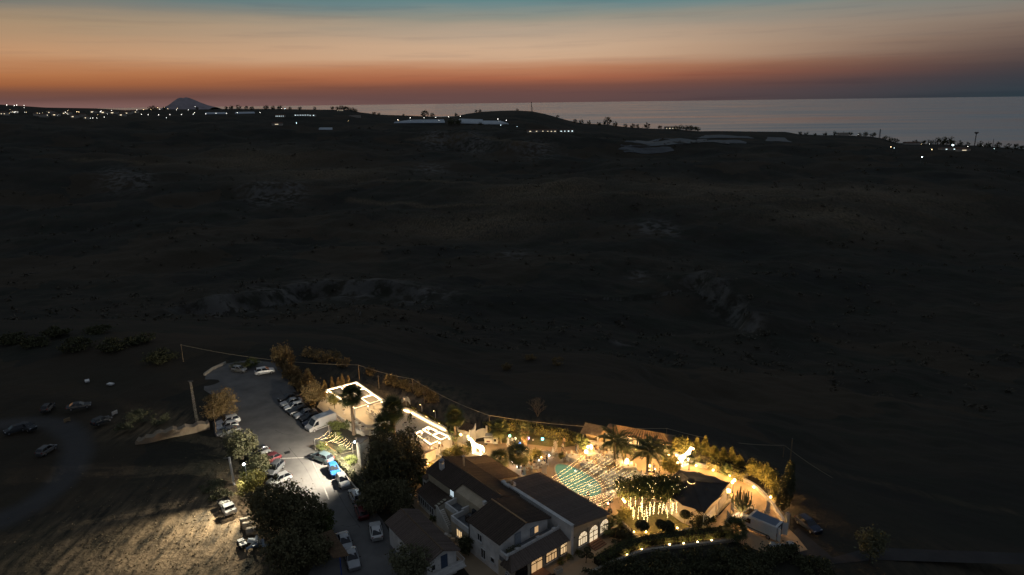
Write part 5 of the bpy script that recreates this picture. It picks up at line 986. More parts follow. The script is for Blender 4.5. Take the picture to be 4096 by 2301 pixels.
bush('hall_shrub', 'tangled shrub between the hall corner and the lawn edge', at(2464,2112), 1.3, 1.5, 'green', 1200, .12)
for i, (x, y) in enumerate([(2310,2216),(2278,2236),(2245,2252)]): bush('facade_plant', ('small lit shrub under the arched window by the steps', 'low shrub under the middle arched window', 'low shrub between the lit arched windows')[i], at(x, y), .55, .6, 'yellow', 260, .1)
def topiary(label, base, h, rw, rh, two=False):
    t = thing('topiary', label, 'topiary', at(*base)); MB().tube([(0, 0, -.05), (.04, 0, (h-rh)*.5), (-.03, 0, h-rh)], [.06, .05, .05], 6).build('stem', mat('topiary_stem', (.22, .17, .10), .9, .2, 4), t)
    n = int(1500*rw*rh+500); d = RNG.normal(size=(n, 3)); d /= np.linalg.norm(d, axis=1)[:, None]; pts = d*np.array([rw, rw, rh])*RNG.uniform(.86, 1.04, n)[:, None]+np.array([0, 0, h-rh]); bulk('clipped_head', leaf_quads(pts, .09), 4, LEAF['dark'], t)
    MB().ball((0, 0, h-rh), rw*.85, 10, 6, rh/rw).build('inner_branches', MATS['hedge_wood'], t)
topiary('mushroom shaped topiary on the lawn', (2568,2134), 1.9, 1.05, .62); topiary('small lollipop topiary beside the big round one', (2640,2136), 2.2, .72, .6); topiary('big round topiary ball on the lawn', (2672,2138), 2.1, .98, 1.02); topiary('lollipop topiary at the lawn top near the tent', (2738,2096), 2.2, .72, .62)
bush('lawn_bush', 'large dark bush at the tent corner of the lawn', at(2792,2104), 1.6, 2.2, 'dark', 2200, .13); bush('lawn_bush', 'small bush right of the large dark bush', at(2838,2086), .8, .8, 'green', 500, .11); bush('lawn_plant', 'leafy plant at the left lawn corner under the grove', at(2492,2070), 1.0, 1.4, 'yellow', 900, .12)
t = thing('cloud_topiary', 'cloud pruned tree with three dark pads by the front path', 'topiary', at(2344,2252)); MB().tube([(0, 0, 0), (.05, 0, .9), (0, 0, 1.9)], [.09, .07, .04], 6).build('stem', BARK, t)
for x, y, z, r in ((-.6, 0, 1.3, .5), (.55, .1, 1.1, .45), (.15, 0, 2.0, .45)):
    MB().tube([(0, 0, z*.6), (x, y, z)], .04, 5).build('branch', BARK, t); d = RNG.normal(size=(420, 3)); d /= np.linalg.norm(d, axis=1)[:, None]; bulk('pad', leaf_quads(d*r*np.array([1, 1, .75])+np.array([x, y, z]), .09), 4, LEAF['dark'], t)
for i, (x, y, r, h) in enumerate(sorted([(2460,2300,1.8,1.6),(2560,2285,2.0,1.5),(2660,2275,2.2,1.6),(2780,2262,2.2,1.8),(2900,2255,2.4,2.0),(3010,2245,2.2,2.0),(3100,2225,1.8,1.6),(3180,2230,1.6,1.5),(3270,2290,2.0,1.6),(2380,2320,1.5,1.3),(3000,2320,2.6,2.2),(2720,2340,2.6,2.2)])):
    bush('roadside_bush', nth(i)+' dark roadside bush along the unlit bottom edge', at(x, y), r, h, 'dark', int(420*r*r), .16, group='dark bushes along the bottom edge')
tree('lone_tree', 'lone dim tree near the road on the far right', at(3478,2250), 5.0, 1.8, 'olive', 2400, .16, 5, .15, seed=80, low=.2)
for i, (x, y) in enumerate(sorted([(60,1370),(230,1350),(390,1330),(140,1385),(460,1400),(640,1440),(560,1370),(300,1400)])):
    p = hit(x, y, 90); bush('slope_bush', nth(i)+' rounded bush on the dim far left slope', p, random.uniform(2.5, 4), random.uniform(1.6, 2.6), 'dark', 1200, .3, group='bushes on the far left slope')
for i, (x, y) in enumerate(sorted([(1330,1440),(1290,1450),(1250,1430),(1370,1470),(1700,1590),(1730,1610),(1680,1575),(1640,1560),(1600,1545),(1560,1540),(2030,1480),(2120,1440),(2230,1460),(1480,1500)])):
    p = hit(x, y, 90); bush('valley_bush', nth(i)+' rough bush on the slope behind the terrace', p, random.uniform(1.2, 2.4), random.uniform(1.4, 2.6), 'tan', 700, .2, group='rough bushes behind the terrace')
# ------------------------------------------------------------------ terrace pergolas
GLS = bpy.data.materials.new('clear_roof_glass'); GLS.use_nodes = True; tg = GLS.node_tree; tg.nodes.clear()
tr_ = tg.nodes.new('ShaderNodeBsdfTransparent'); gl_ = tg.nodes.new('ShaderNodeBsdfGlossy'); gl_.inputs['Roughness'].default_value = .08; ms_ = tg.nodes.new('ShaderNodeMixShader'); ms_.inputs[0].default_value = .10; og_ = tg.nodes.new('ShaderNodeOutputMaterial')
tg.links.new(tr_.outputs[0], ms_.inputs[1]); tg.links.new(gl_.outputs[0], ms_.inputs[2]); tg.links.new(ms_.outputs[0], og_.inputs[0])
LED = emis('led_strip', (1, .68, .34), 13.0); FRM = mat('white_aluminium', (.75, .73, .69), .4, .05, 3)
def pergola(label, cpx, z, nx, ny):
    A_, B_, C_, D_ = [at(*q, z) for q in cpx]; o = (A_+B_+C_+D_)/4; o.z = 0; A_, B_, C_, D_ = [q-o for q in (A_, B_, C_, D_)]
    t = thing('glass_pergola', label, 'pergola', o)
    P_ = lambda u, v: (A_.lerp(B_, u)).lerp(D_.lerp(C_, u), v)
    def beam(p, q, w, h, nm, mt, dz=0):
        d = q-p; MB().box((p+q)/2+Vector((0, 0, dz)), (d.length, w, h), math.atan2(d.y, d.x)).build(nm, mt, t)
    for i in range(nx+1): beam(P_(i/nx, 0), P_(i/nx, 1), .22, .22, 'beam', FRM)
    for j in range(ny+1): beam(P_(0, j/ny), P_(1, j/ny), .2, .2, 'beam', FRM, .005)
    s = .28/max(1, (B_-A_).length); s2 = .28/max(1, (D_-A_).length)
    for i in range(nx):
        for j in range(ny):
            u0, u1, v0, v1 = i/nx, (i+1)/nx, j/ny, (j+1)/ny
            if (i+j) % 2 == 0 or i == nx-1: beam(P_(u0+s, v0+s2), P_(u1-s, v0+s2), .14, .06, 'led_strip', LED, -.02)
            beam(P_(u0+s, v0+s2), P_(u0+s, v1-s2), .14, .06, 'led_strip', LED, -.02)
            if i == nx-1: beam(P_(u1-s, v0+s2), P_(u1-s, v1-s2), .14, .06, 'led_strip', LED, -.02)
            if j == ny-1: beam(P_(u0+s, v1-s2), P_(u1-s, v1-s2), .14, .06, 'led_strip', LED, -.02)
            q = [P_(a, c)+Vector((0, 0, .12)) for a, c in ((u0, v0), (u1, v0), (u1, v1), (u0, v1))]; MB().add(q, [(0, 1, 2, 3)]).build('glass_pane', GLS, t)
    e_ = (B_-A_).normalized()*.16
    for j in range(ny): beam(P_(1, j/ny+.03)+e_, P_(1, (j+1)/ny-.03)+e_, .08, .06, 'led_strip', LED, -.05)
    for u, v in ((0, 0), (1, 0), (1, 1), (0, 1), (.5, 0), (.5, 1)):
        p = P_(u, v); MB().box((p.x, p.y, z/2), (.2, .2, z)).build('post', FRM, t); d_ = -Vector((p.x, p.y, 0)).normalized()*.3; MB().ball((p.x+d_.x, p.y+d_.y, z-.45), .1, 7, 5).build('post_lamp', emis('pergola_lamp', (1, .66, .32), 1400), t)
    return t
pergola('large glass roofed pergola framed in light at the terrace end', [(1303,1561),(1427,1528),(1531,1601),(1418,1637)], 2.8, 2, 3)
pergola('smaller glass roofed pergola framed in light near the gatehouse', [(1655,1735),(1713,1705),(1803,1746),(1720,1783)], 2.8, 2, 2)
def box_thing(name, label, cat, px, d, mt, rz=0.0, part='body', group=None, z=0.0):
    t = thing(name, label, cat, at(*px, z), rz, group); MB().box((0, 0, d[2]/2), d).build(part, mt, t); return t
TA = math.radians(-45)
t = box_thing('bar_counter', 'square white counter at the open corner of the large pergola', 'counter', (1512,1632), (1.6, 1.0, 1.05), WHITE, .4); MB().box((0, 0, 1.08), (1.75, 1.15, .06)).build('top', TERR, t)
for i, (px, l) in enumerate([((1480,1660), 'upper segment of the curved white buffet on the terrace'), ((1494,1674), 'middle segment of the curved white buffet on the terrace'), ((1512,1684), 'lower segment of the curved white buffet on the terrace')]):
    t = box_thing('buffet_table', l, 'buffet table', px, (1.7, .8, .9), WHITE, TA+.35*i, 'skirt', 'curved buffet tables'); MB().box((0, 0, .93), (1.8, .9, .05)).build('top', TERR, t)
    for k in range(6): MB().lathe([(.14, 0), (.16, .04), (.03, .05)], 8, (-.7+.28*k, .2*math.sin(k*2), .96)).build('dish', (FRMW if False else GLASSD), t)
def railing(label, pts, h=.95, name='terrace_railing'):
    p = P2(*pts); o = p[0].copy(); t = thing(name, label, 'railing', o); q = [v-o for v in p]
    MB().tube([v+Vector((0, 0, h)) for v in q], .035, 5).build('handrail', FRM, t)
    for a, c in zip(q[:-1], q[1:]):
        n = max(1, int((c-a).length/1.1))
        for i in range(n):
            e, f_ = a.lerp(c, i/n), a.lerp(c, (i+1)/n); MB().box((e.x, e.y, h/2), (.06, .06, h)).build('post', FRM, t); d = f_-e; MB().box(((e.x+f_.x)/2, (e.y+f_.y)/2, h*.48), (d.length*.9, .02, h*.72), math.atan2(d.y, d.x)).build('panel', WHITE, t)
railing('white panelled railing stepping down the left terrace edge', [(1402,1668),(1430,1690),(1466,1716),(1496,1714),(1508,1726)])
railing('white railing along the pergola side facing the car park', [(1318,1650),(1345,1672),(1392,1704),(1430,1735),(1462,1752)])
railing('thin white rail around the round bastion behind the palms', [(1606,1618),(1615,1608),(1632,1608),(1642,1622)], 1.1)
ROUND = [((1420,1692), 'small tray table first below the left railing'), ((1440,1708), 'small tray table second below the left railing'), ((1452,1722), 'small tray table third below the left railing'), ((1490,1738), 'small tray table by the railing corner'), ((1614,1672), 'small tray table nearest the bastion'), ((1656,1690), 'small tray table beside the slim terrace tree'), ((1622,1706), 'small tray table at the edge of the palms'), ((1376,1655), 'small tray table at the pergola side')]
for px, l in ROUND:
    t = thing('tray_table', l, 'table', at(*px), 0, 'small tray tables on the terrace'); MB().lathe([(.25, 0), (.04, .04), (.03, .72), (.32, .74), (.34, .78)], 10).build('pedestal', FRM, t); MB().lathe([(.26, .785), (.30, .81), (.05, .82)], 10).build('tray', FRAME, t); MB().ball((0, 0, .9), .08, 6, 4).build('lantern', mat('amber_jar', (.45, .25, .1), .4, .1, 4), t)
CH = MB(); CH.box((0, 0, .44), (.42, .42, .05)); CH.box((0, -.2, .7), (.4, .04, .5))
for x in (-.18, .18):
    for y in (-.18, .18): CH.box((x, y, .21), (.04, .04, .42))
CHM = CH.mesh('chair', WHITE)
def chair(px_or_v, rz, label, group, me=CHM): p = at(*px_or_v) if not isinstance(px_or_v, Vector) else px_or_v; link('chair', me, None, label, 'chair', group, None, p, rz)
for k, px in enumerate([(1606,1682),(1625,1680),(1646,1698),(1668,1698),(1612,1712),(1634,1712),(1430,1703),(1446,1730),(1478,1742),(1500,1744)]): chair(px, k*1.7, ('left white chair at the tray table nearest the bastion', 'right white chair at the tray table nearest the bastion', 'left white chair at the tray table by the slim tree', 'right white chair at the tray table by the slim tree', 'left white chair at the tray table by the palms', 'right white chair at the tray table by the palms', 'white chair at the upper tray table below the railing', 'white chair at the third tray table below the railing', 'left white chair at the railing corner table', 'right white chair at the railing corner table')[k], 'terrace chairs')
DCH = CH.mesh('chair', mat('brown_wicker', (.14, .08, .045), .8, .2, 6))
chair((1758,1795), .3, 'left of the two brown wicker chairs in the smaller pergola', 'wicker chairs', DCH); chair((1768,1793), -.2, 'right of the two brown wicker chairs in the smaller pergola', 'wicker chairs', DCH)
# glowing wall bench that borders the terrace towards the valley
ed = smooth_path(P2((1612,1640),(1640,1648),(1680,1668),(1730,1695),(1785,1722)), 4); t = thing('terrace_wall', 'curved low terrace wall lit by a long light strip', 'wall', ed[0]); q = [p-ed[0] for p in ed]
wall_along(MB(), q, .35, .6); b = MB(); wall_along(b, q, .35, .6); b.build('wall', WHITE, t); b = MB(); wall_along(b, [v+Vector((-.12, -.28, 0)) for v in q], .08, .05, .12); b.build('light_strip', emis('wall_led', (1, .66, .32), 22), t)
hedge('flower_border', 'narrow flower border outside the curved terrace wall', [p+Vector((.5, .7, 0)) for p in ed[::4]], .7, .5, 'yellow', 60, .1)
# kiosk, bean shaped seat wall, gatehouse
t = thing('flat_roofed_kiosk', 'low white kiosk with dark flat roof beside the smaller pergola', 'kiosk', at(1705,1835), TA); MB().box((0, 0, 1.0), (2.6, 2.2, 2.0)).build('wall', WHITE, t); MB().box((0, 0, 2.06), (3.0, 2.6, .12)).build('roof', TILED, t)
sw = smooth_path(P2((1690,1862),(1700,1840),(1722,1828),(1755,1830),(1775,1848),(1768,1864),(1740,1874)), 4); sheet('seat_court', sw, .022, TERR); sheet('seat_court_lawn', smooth_path(P2((1692,1862),(1706,1846),(1738,1856),(1722,1868)), 3), .028, LAWN)
t = thing('seat_wall', 'bean shaped white seat wall round a tiny lawn', 'wall', sw[0]); b = MB(); wall_along(b, [p-sw[0] for p in sw], .35, .5); b.build('wall', WHITE, t)
GA = math.radians(-30)
t = thing('gatehouse', 'small white gatehouse with scooped parapets and brown roof', 'gatehouse', at(1868,1766), GA)
MB().box((0, 0, 1.3), (2.6, 2.0, 2.6)).build('wall', WHITE, t)
for s in (-1, 1):
    b = MB(); n = 9; pr = [(-1.05+2.1*i/(n-1), 2.6+.75*((abs(i-(n-1)/2)/((n-1)/2))**2)*(1 if i > 3 else .55)+.1) for i in range(n)]; v = [(s*1.3+o_, y, z) for o_ in (-.09, .09) for y, z in [(-1.05, 2.5)]+pr+[(1.05, 2.5)]]; k = n+2
    b.add(v, [tuple(range(k))[::-1], tuple(range(k, 2*k))]+[(i, (i+1) % k, k+(i+1) % k, k+i) for i in range(k)]); b.build('parapet', WHITE, t)
roof_plane(t, (-1.2, -1.02, 2.7), (1.2, -1.02, 2.7), (1.2, 1.02, 3.1), (-1.2, 1.02, 3.1), TILEB, .25, .05)
MB().box((.3, -1.02, .95), (.9, .05, 1.9)).build('door', FRAMEW, t)
for x in (-.6, 1.0): MB().box((x, -1.08, 1.7), (.14, .12, .26)).build('wall_lamp', emis('wall_lamp_warm', WARMW, 150), t)
t = thing('wooden_gate', 'white arched wooden gate right of the gatehouse', 'gate', at(1921,1752), math.radians(22))
for i in range(8): h = 1.5+.35*math.sin(pi*i/7*.8); MB().box((-1.0+.28*i, 0, h/2), (.26, .06, h)).build('plank', WHITE, t)
MB().box((1.25, 0, 1.1), (.25, .25, 2.2)).build('post', WHITE, t); MB().box((-1.25, 0, 1.0), (.25, .25, 2.0)).build('post', WHITE, t)
# ------------------------------------------------------------------ pool
pool_c = Vector((10.15, 99.7, 0)); 
def pool_ring(k, z, n=44):
    a0 = math.radians(-61); o = []
    for i in range(n):
        th = 2*pi*i/n; e = .82+.18*math.cos(th); x, y = 5.55*math.cos(th)*1.0, 2.75*math.sin(th)*(.92+.22*math.cos(th)); X, Y = x*math.cos(a0)-y*math.sin(a0), x*math.sin(a0)+y*math.cos(a0); r = math.hypot(X, Y); o.append((X*(1+k/r), Y*(1+k/r), z))
    return o
t = thing('swimming_pool', 'teal egg shaped swimming pool beneath the light strings', 'pool', pool_c)
WAT = mat('pool_water', (.17, .44, .43), .05, .0, spec=.5); n = 44
b = MB(); b.add(pool_ring(0, .05), [tuple(range(n))]); b.build('water', WAT, t)
def ring(k0, k1, z0, z1, nm, mt):
    b = MB(); v = pool_ring(k0, z0)+pool_ring(k0, z1)+pool_ring(k1, z1)+pool_ring(k1, z0); b.add(v, [(a*n+i, a*n+(i+1) % n, (a+1)*n+(i+1) % n, (a+1)*n+i) for a in range(3) for i in range(n)]); b.build(nm, mt, t)
ring(0, .28, .0, .12, 'coping', mat('coping_stone', (.50, .44, .34), .7, .12, 2)); ring(.28, 1.1, .0, .05, 'deck_band', mat('pool_deck_stone', (.42, .31, .21), .8, .15, 1))
for i, (th_, r) in enumerate([(.4, 5.0), (2.6, 4.6)]): MB().lathe([(.12, 0), (.1, .03)], 8, (math.cos(math.radians(-61)+th_)*r*.5, math.sin(math.radians(-61)+th_)*r*.6, .055)).build('skimmer_lamp', emis('pool_lamp', (.9, 1, 1), 6), t)
# ------------------------------------------------------------------ bar pavilion and long tiled building
p = at(2368,1770); t = thing('bar_pavilion', 'open bar pavilion with straw mat roof and white counter', 'pavilion', p, math.radians(-24)); WOOD = mat('weathered_wood', (.30, .22, .13), .85, .25, 3)
STRAW = mat('straw_mat', (.26, .20, .13), .95, .35, 6, bump=.6)
for x in (-1.4, 1.4):
    for y, h in ((-1.1, 2.2), (1.2, 2.75)): MB().box((x, y, h/2), (.18, .18, h)).build('post', FRM, t)
r_ = MB().slab([(-1.8, -1.5, 2.25), (1.8, -1.5, 2.25), (1.8, 1.5, 2.9), (-1.8, 1.5, 2.9)], .1).build('roof', STRAW, t)
for i in range(9): MB().tube([(-1.8, -1.5+.36*i, 2.27+.078*i), (1.8, -1.5+.36*i, 2.27+.078*i)], .05, 5).build('mat_roll', STRAW, r_)
c_ = MB().box((.5, -1.5, .5), (3.9, .6, 1.0)).build('counter', WHITE, t); MB().box((.5, -1.5, 1.03), (4.0, .75, .06)).build('counter_top', TERR, c_); MB().box((1.7, 0, 1.1), (.1, 2.4, 2.2)).build('side_panel', WOOD, t); MB().box((-.3, .9, .5), (2.2, .5, 1.0)).build('back_bar', WOOD, t)
MB().ball((.2, 0, 1.9), .25, 8, 5, .6).build('pendant_lamp', emis('pendant_warm', WARM, 80), t)
for k in range(3): chair(at(2362+14*k, 1796+3*k), .2, nth(k)+' dark bar stool at the pavilion counter', 'bar stools', DCH)
pa, pb = at(2412,1775,0), at(2672,1826,0); d = pb-pa; LA = math.atan2(d.y, d.x); LL = d.length
t = thing('long_tiled_building', 'long low cream building with orange tiled hip roof', 'building', pa, LA); DP_ = 3.6
MB().box((LL/2+.2, DP_/2+.5, 1.15), (LL-.4, DP_-1.0, 2.3)).build('wall', mat('cream_wall', (.66, .57, .42), .85, .1, 1), t)
e, r = 2.3, 3.15
roof_plane(t, (0, 0, e), (LL+.5, 0, e), (LL-1.2, DP_/2, r), (2.0, DP_/2, r), TILEO, .45, .13, base=TILEB); roof_plane(t, (LL+.5, DP_, e), (0, DP_, e), (2.0, DP_/2, r), (LL-1.2, DP_/2, r), TILEO, .4, .075); roof_plane(t, (0, DP_, e), (0, 0, e), (2.0, DP_/2, r), (1.98, DP_/2+.02, r), TILEO, .36, .06); roof_plane(t, (LL+.5, 0, e), (LL+.5, DP_, e), (LL-1.2, DP_/2+.02, r), (LL-1.2, DP_/2, r), TILEO, .36, .06)  # darker front slab paints in the shade between the tile ribs
ridge_cap(t, (2.0, DP_/2, r+.02), (LL-1.2, DP_/2, r+.02), TILEO, .1)
for i in range(5): x = 2.6+i*(LL-4.5)/4; window(t, (x, 1.0, .1), (1, 0, 0), (0, -1, 0), 1.2, 1.9, LIT if i in (1, 3) else GLASSD, FRAMEW, 2, 1, False, name='glazed_door', sill=False)
for i in range(7): MB().box((1.2+i*(LL-2)/6, .35, 2.1), (.16, .16, .12)).build('soffit_lamp', emis('soffit_warm', WARMW, 1500), t)
for i in range(5): MB().box((.5+i*(LL-.8)/4, .15, 1.1), (.18, .18, 2.2)).build('porch_post', WHITE, t)
# ------------------------------------------------------------------ dark marquee
cp = [(2716,1878,3),(2778,1886,3),(2860,1906,3),(2922,1931,3),(2880,1990,3),(2818,2054,3),(2730,2022,3),(2652,1968,3),(2672,1915,3)]; P_ = [at(*q) for q in cp]; pk = at(2766,1922,4.9); o = Vector((pk.x, pk.y, 0))
t = thing('marquee_tent', 'large dark marquee with swept hip roof and lit vent cap', 'marquee', o); CAN = mat('dark_canvas', (.060, .050, .042), .75, .2, .8)
# canvas sags between the hips
vs = []; fs = []; n = len(P_); ring_n = n*4; K = 7
per = []
for i in range(n):
    a, c = P_[i]-o, P_[(i+1) % n]-o
    for k in range(4): f_ = k/4; q = a.lerp(c, f_); q.x *= 1-.05*math.sin(pi*f_); q.y *= 1-.05*math.sin(pi*f_); per.append((q, math.sin(pi*f_)))
for j in range(K):
    s = .06+.94*j/(K-1)
    for q, sg in per: z = 3.0+(4.9-3.0)*((1-s)**1.35)-.12*sg*s*0; vs.append((q.x*s, q.y*s, z))
M_ = len(per); fs = [(j*M_+i, j*M_+(i+1) % M_, (j+1)*M_+(i+1) % M_, (j+1)*M_+i) for j in range(K-1) for i in range(M_)]
b = MB(); b.add(vs, fs); cv = b.build('canopy', CAN, t, True)
for i in (0, 3, 5, 7): q = P_[i]-o; MB().tube([(q.x*s, q.y*s, 3.03+(1.9)*((1-s)**1.35)) for s in (.08, .3, .55, .8, 1)], .05, 5).build('hip_seam', CAN, cv)
cb = MB().lathe([(.6, 4.72), (.62, 4.95), (.45, 5.1), (.05, 5.2)], 14).build('vent_cap', CAN, t); MB().lathe([(.57, 4.62), (.57, 4.74)], 14).build('vent_light', emis('vent_glow', WARMW, 4), cb)
for i in (0, 2, 3, 4, 5, 7): q = P_[i]-o; MB().tube([(q.x*.97, q.y*.97, 0), (q.x*.97, q.y*.97, 2.95)], .06, 6).build('pole', FRM, t)
for i in (3, 4): a, c = (P_[i]-o)*.95, (P_[i+1]-o)*.95; d = c-a; MB().box(((a.x+c.x)/2, (a.y+c.y)/2, 1.1), (d.length*.8, .05, 2.1), math.atan2(d.y, d.x)).build('wall_panel', WHITE, t)
sheet('marquee_floor', [((p-o)*.94+o) for p in P_], .026, TERR)
# ------------------------------------------------------------------ walls, kerbs, gate
t = thing('drive_wall', 'low pale stone wall curving along the outer side of the drive', 'wall', outer[0]); b = MB(); wall_along(b, [p-outer[0] for p in outer], .4, .55); b.build('wall', STONE, t); b = MB(); wall_along(b, [p-outer[0] for p in outer], .46, .06, .56); b.build('coping', WHITE, t)
t = thing('lawn_kerb', 'curved low kerb wall around the lit garden lawn', 'kerb', kerb[0]); b = MB(); wall_along(b, [p-kerb[0] for p in kerb], .35, .35); b.build('kerb', STONE, t)
fw = smooth_path(P2((2350,2302),(2420,2265),(2497,2234),(2577,2207),(2680,2193),(2794,2180),(2880,2170),(2944,2162)), 3); t = thing('front_wall', 'long pale retaining wall below the front hedge', 'wall', fw[0]); b = MB(); wall_along(b, [p-fw[0] for p in fw], .4, .5, -.2); b.build('wall', STONE, t)
gk = P2((1288,1818),(1320,1838),(1372,1896),(1420,1955),(1455,1995)); t = thing('garden_hedge_wall', 'low kerb wall between the parked cars and the garden', 'wall', gk[0]); b = MB(); wall_along(b, [p-gk[0] for p in gk], .25, .4); b.build('wall', STONE, t)
hedge('car_park_hedge', 'low straw coloured hedge along the parked cars', [p+Vector((.9, .5, 0)) for p in gk], .9, .8, 'olive', 60, .1)
pk2 = P2((818,1503),(850,1480),(903,1456)); t = thing('parapet_wall', 'low pale parapet at the far left corner of the car park', 'wall', pk2[0]); b = MB(); wall_along(b, [p-pk2[0] for p in pk2], .35, .6); b.build('wall', STONE, t)
bk = P2((546,1772),(600,1765),(680,1745),(760,1730),(838,1712)); t = thing('earth_bank', 'eroded pale earth bank left of the car park', 'bank', bk[0]); q = smooth_path([p-bk[0] for p in bk], 5); b = MB(); wall_along(b, q, 1.6, [.5+.9*min(1, i/8)+.25*math.sin(i*1.9) for i in range(len(q))]); b.build('bank_face', EARTH, t)
gp = P2((3062,2092),(3145,2112))
for p, l, h in ((gp[0], 'pointed stone gate pillar behind the open van', 1.9), (gp[1], 'tall white gate pillar topped with a ball at the right', 2.3)):
    t = thing('gate_pillar', l, 'pillar', p, .3); MB().box((0, 0, h/2), (.5, .5, h)).build('shaft', STONE, t); MB().box((0, 0, h+.05), (.62, .62, .1)).build('cap', STONE, t); MB().ball((0, 0, h+.28), .18, 8, 5).build('finial', STONE, t)
ww = P2((3020,2062),(3036,2078),(3052,2088),(3062,2095)); t = thing('wavy_wall', 'white wavy topped wall between the rocks and gate pillar', 'wall', ww[0]); q = smooth_path([p-ww[0] for p in ww], 5); b = MB(); wall_along(b, q, .22, [1.0+.25*math.sin(i*.9) for i in range(len(q))]); b.build('wall', WHITE, t)
sg = P2((2924,2086),(2944,2074),(2962,2064)); t = thing('sign_wall', 'white curved sign wall lit bright beside the cactus', 'sign', sg[0]); q = smooth_path([p-sg[0] for p in sg], 4); b = MB(); wall_along(b, q, .2, .95); b.build('wall', WHITE, t)
INK = mat('dark_lettering', (.04, .035, .03), .8, 0); sc_ = MB()
for k in range(9): f_ = .14+.085*k; i = min(len(q)-2, int(f_*(len(q)-1))); a = q[i].lerp(q[i+1], f_*(len(q)-1)-i); d = (q[i+1]-q[i]).normalized(); nn = Vector((d.y, -d.x, 0))*.115; sc_.tube([a+nn+Vector((0, 0, .45)), a+nn+d*.06+Vector((0, 0, .62+.1*(k % 3))), a+nn+d*.12+Vector((0, 0, .48))], .014, 4)
sc_.build('lettering', INK, t)
ROCK_ = mat('brown_rock', (.22, .15, .09), .9, .35, 2, bump=.8)
for px, l, r in [((3004,2070), 'brown boulder behind the van nose', 1.0), ((2990,2082), 'low boulder at the cactus foot', .6)]:
    t = thing('boulder', l, 'rock', at(*px)); MB().ball((0, 0, r*.45), r, 9, 6, .8, .18).build('stone', ROCK_, t)
t = thing('plaster_mound', 'white plastered mound wall behind the cactus', 'wall', at(2984,2066)); b = MB(); wall_along(b, [Vector((-.9, -.3, 0)), Vector((0, .2, 0)), Vector((.9, .3, 0)), Vector((1.5, 0, 0))], .3, [.9, 1.3, 1.3, .9]); b.build('wall', WHITE, t)
bush('mound_shrub', 'dark shrub behind the white van cab', at(2998,2094), .8, .8, 'dark', 500, .11)
t = thing('pale_rubble', 'heap of pale rubble at the road edge below the van', 'rubble', at(3128,2186)); 
for k in range(14): MB().ball((random.uniform(-1.6, 1.6), random.uniform(-.5, .5), .15), random.uniform(.25, .5), 7, 4, .6, .2).build('stone', mat('pale_rubble', (.5, .52, .5), .95, .2, 2), t)
CLO = mat('banner_cloth', (.52, .50, .46), .9, .08, 2)
for px, l, rz in [((2921,2064), 'tall grey banner flag nearest the tent corner', .9), ((2904,2112), 'tall grey banner flag lowest at the hedge end', .9), ((3062,2068), 'tall grey banner flag across the drive at right', .6)]:
    t = thing('banner_flag', l, 'banner', at(*px), -rz, 'banner flags at the entrance'); MB().tube([(0, 0, 0), (0, 0, 2.9)], .03, 5).build('pole', POLE, t)
    b = MB(); b.add([(.02+.55*u, .05*math.sin(u*5+v*3), 2.85-.35*u-1.75*v) for v in (0, .25, .5, .75, 1) for u in (0, .33, .66, 1)], [(4*j+i, 4*j+i+1, 4*j+i+5, 4*j+i+4) for j in range(4) for i in range(3)]); fl = b.build('cloth', CLO, t)
    le = MB()
    for k in range(7): z = 2.3-.19*k; le.tube([(.25, -.06, z), (.36, -.075, z+.06), (.33, -.075, z-.06)], .012, 4)
    le.build('lettering', INK, fl)
t = thing('stone_planter', 'pale stone trough planter by the front path', 'planter', at(2233,2290), .6); MB().box((0, 0, .3), (1.1, .6, .6)).build('trough', STONE, t); MB().box((0, 0, .61), (.9, .42, .03)).build('soil', EARTH, t)
t = thing('white_planter', 'white urn planter under the dark courtyard trees', 'planter', at(1637,1990)); MB().lathe([(.3, 0), (.42, .3), (.5, .5), (.42, .52)], 12).build('bowl', WHITE, t)
# ------------------------------------------------------------------ skin-modifier bodies (horses, people)
def skin_mesh(name, verts, edges, radii, root, sub=1):
    me = bpy.data.meshes.new(name); me.from_pydata(verts, edges, []); o = bpy.data.objects.new(name, me); COL.objects.link(o)
    o.modifiers.new('s', 'SKIN'); sv = me.skin_vertices[0].data
    for i, r in enumerate(radii): sv[i].radius = (r, r) if not isinstance(r, tuple) else r
    sv[root].use_root = True; sb = o.modifiers.new('d', 'SUBSURF'); sb.levels = sub; sb.render_levels = sub
    dg = bpy.context.evaluated_depsgraph_get(); dg.update(); out = bpy.data.meshes.new_from_object(o.evaluated_get(dg)); bpy.data.objects.remove(o); bpy.data.meshes.remove(me); out.name = name
    out.polygons.foreach_set('use_smooth', [True]*len(out.polygons)); return out
hv = [(-.75, 0, 1.35), (-.2, 0, 1.32), (.45, 0, 1.38), (.8, 0, 1.75), (1.0, 0, 2.15), (1.25, 0, 2.2), (1.55, 0, 1.95)]; he = [(i, i+1) for i in range(6)]; hr = [.30, .30, .32, .22, .17, .15, .09]
for x, s, root_, ph in ((.5, 1, 2, .12), (.5, -1, 2, -.1), (-.75, 1, 0, -.1), (-.75, -1, 0, .12)):
    i = len(hv); hv += [(x, s*.2, 1.0), (x+ph, s*.2, .55), (x+ph*.6, s*.2, .06), (x+ph*.6+.1, s*.2, .03)]; he += [(root_, i), (i, i+1), (i+1, i+2), (i+2, i+3)]; hr += [.17, .10, .075, .07]
i = len(hv); hv += [(-1.05, 0, 1.45), (-1.25, 0, 1.0), (-1.25, 0, .55)]; he += [(0, i), (i, i+1), (i+1, i+2)]; hr += [.12, .15, .07]
HORSE = skin_mesh('horse_body', hv, he, hr, 1); HORSE.materials.append(emis('glowing_resin', (1, .86, .54), 7))
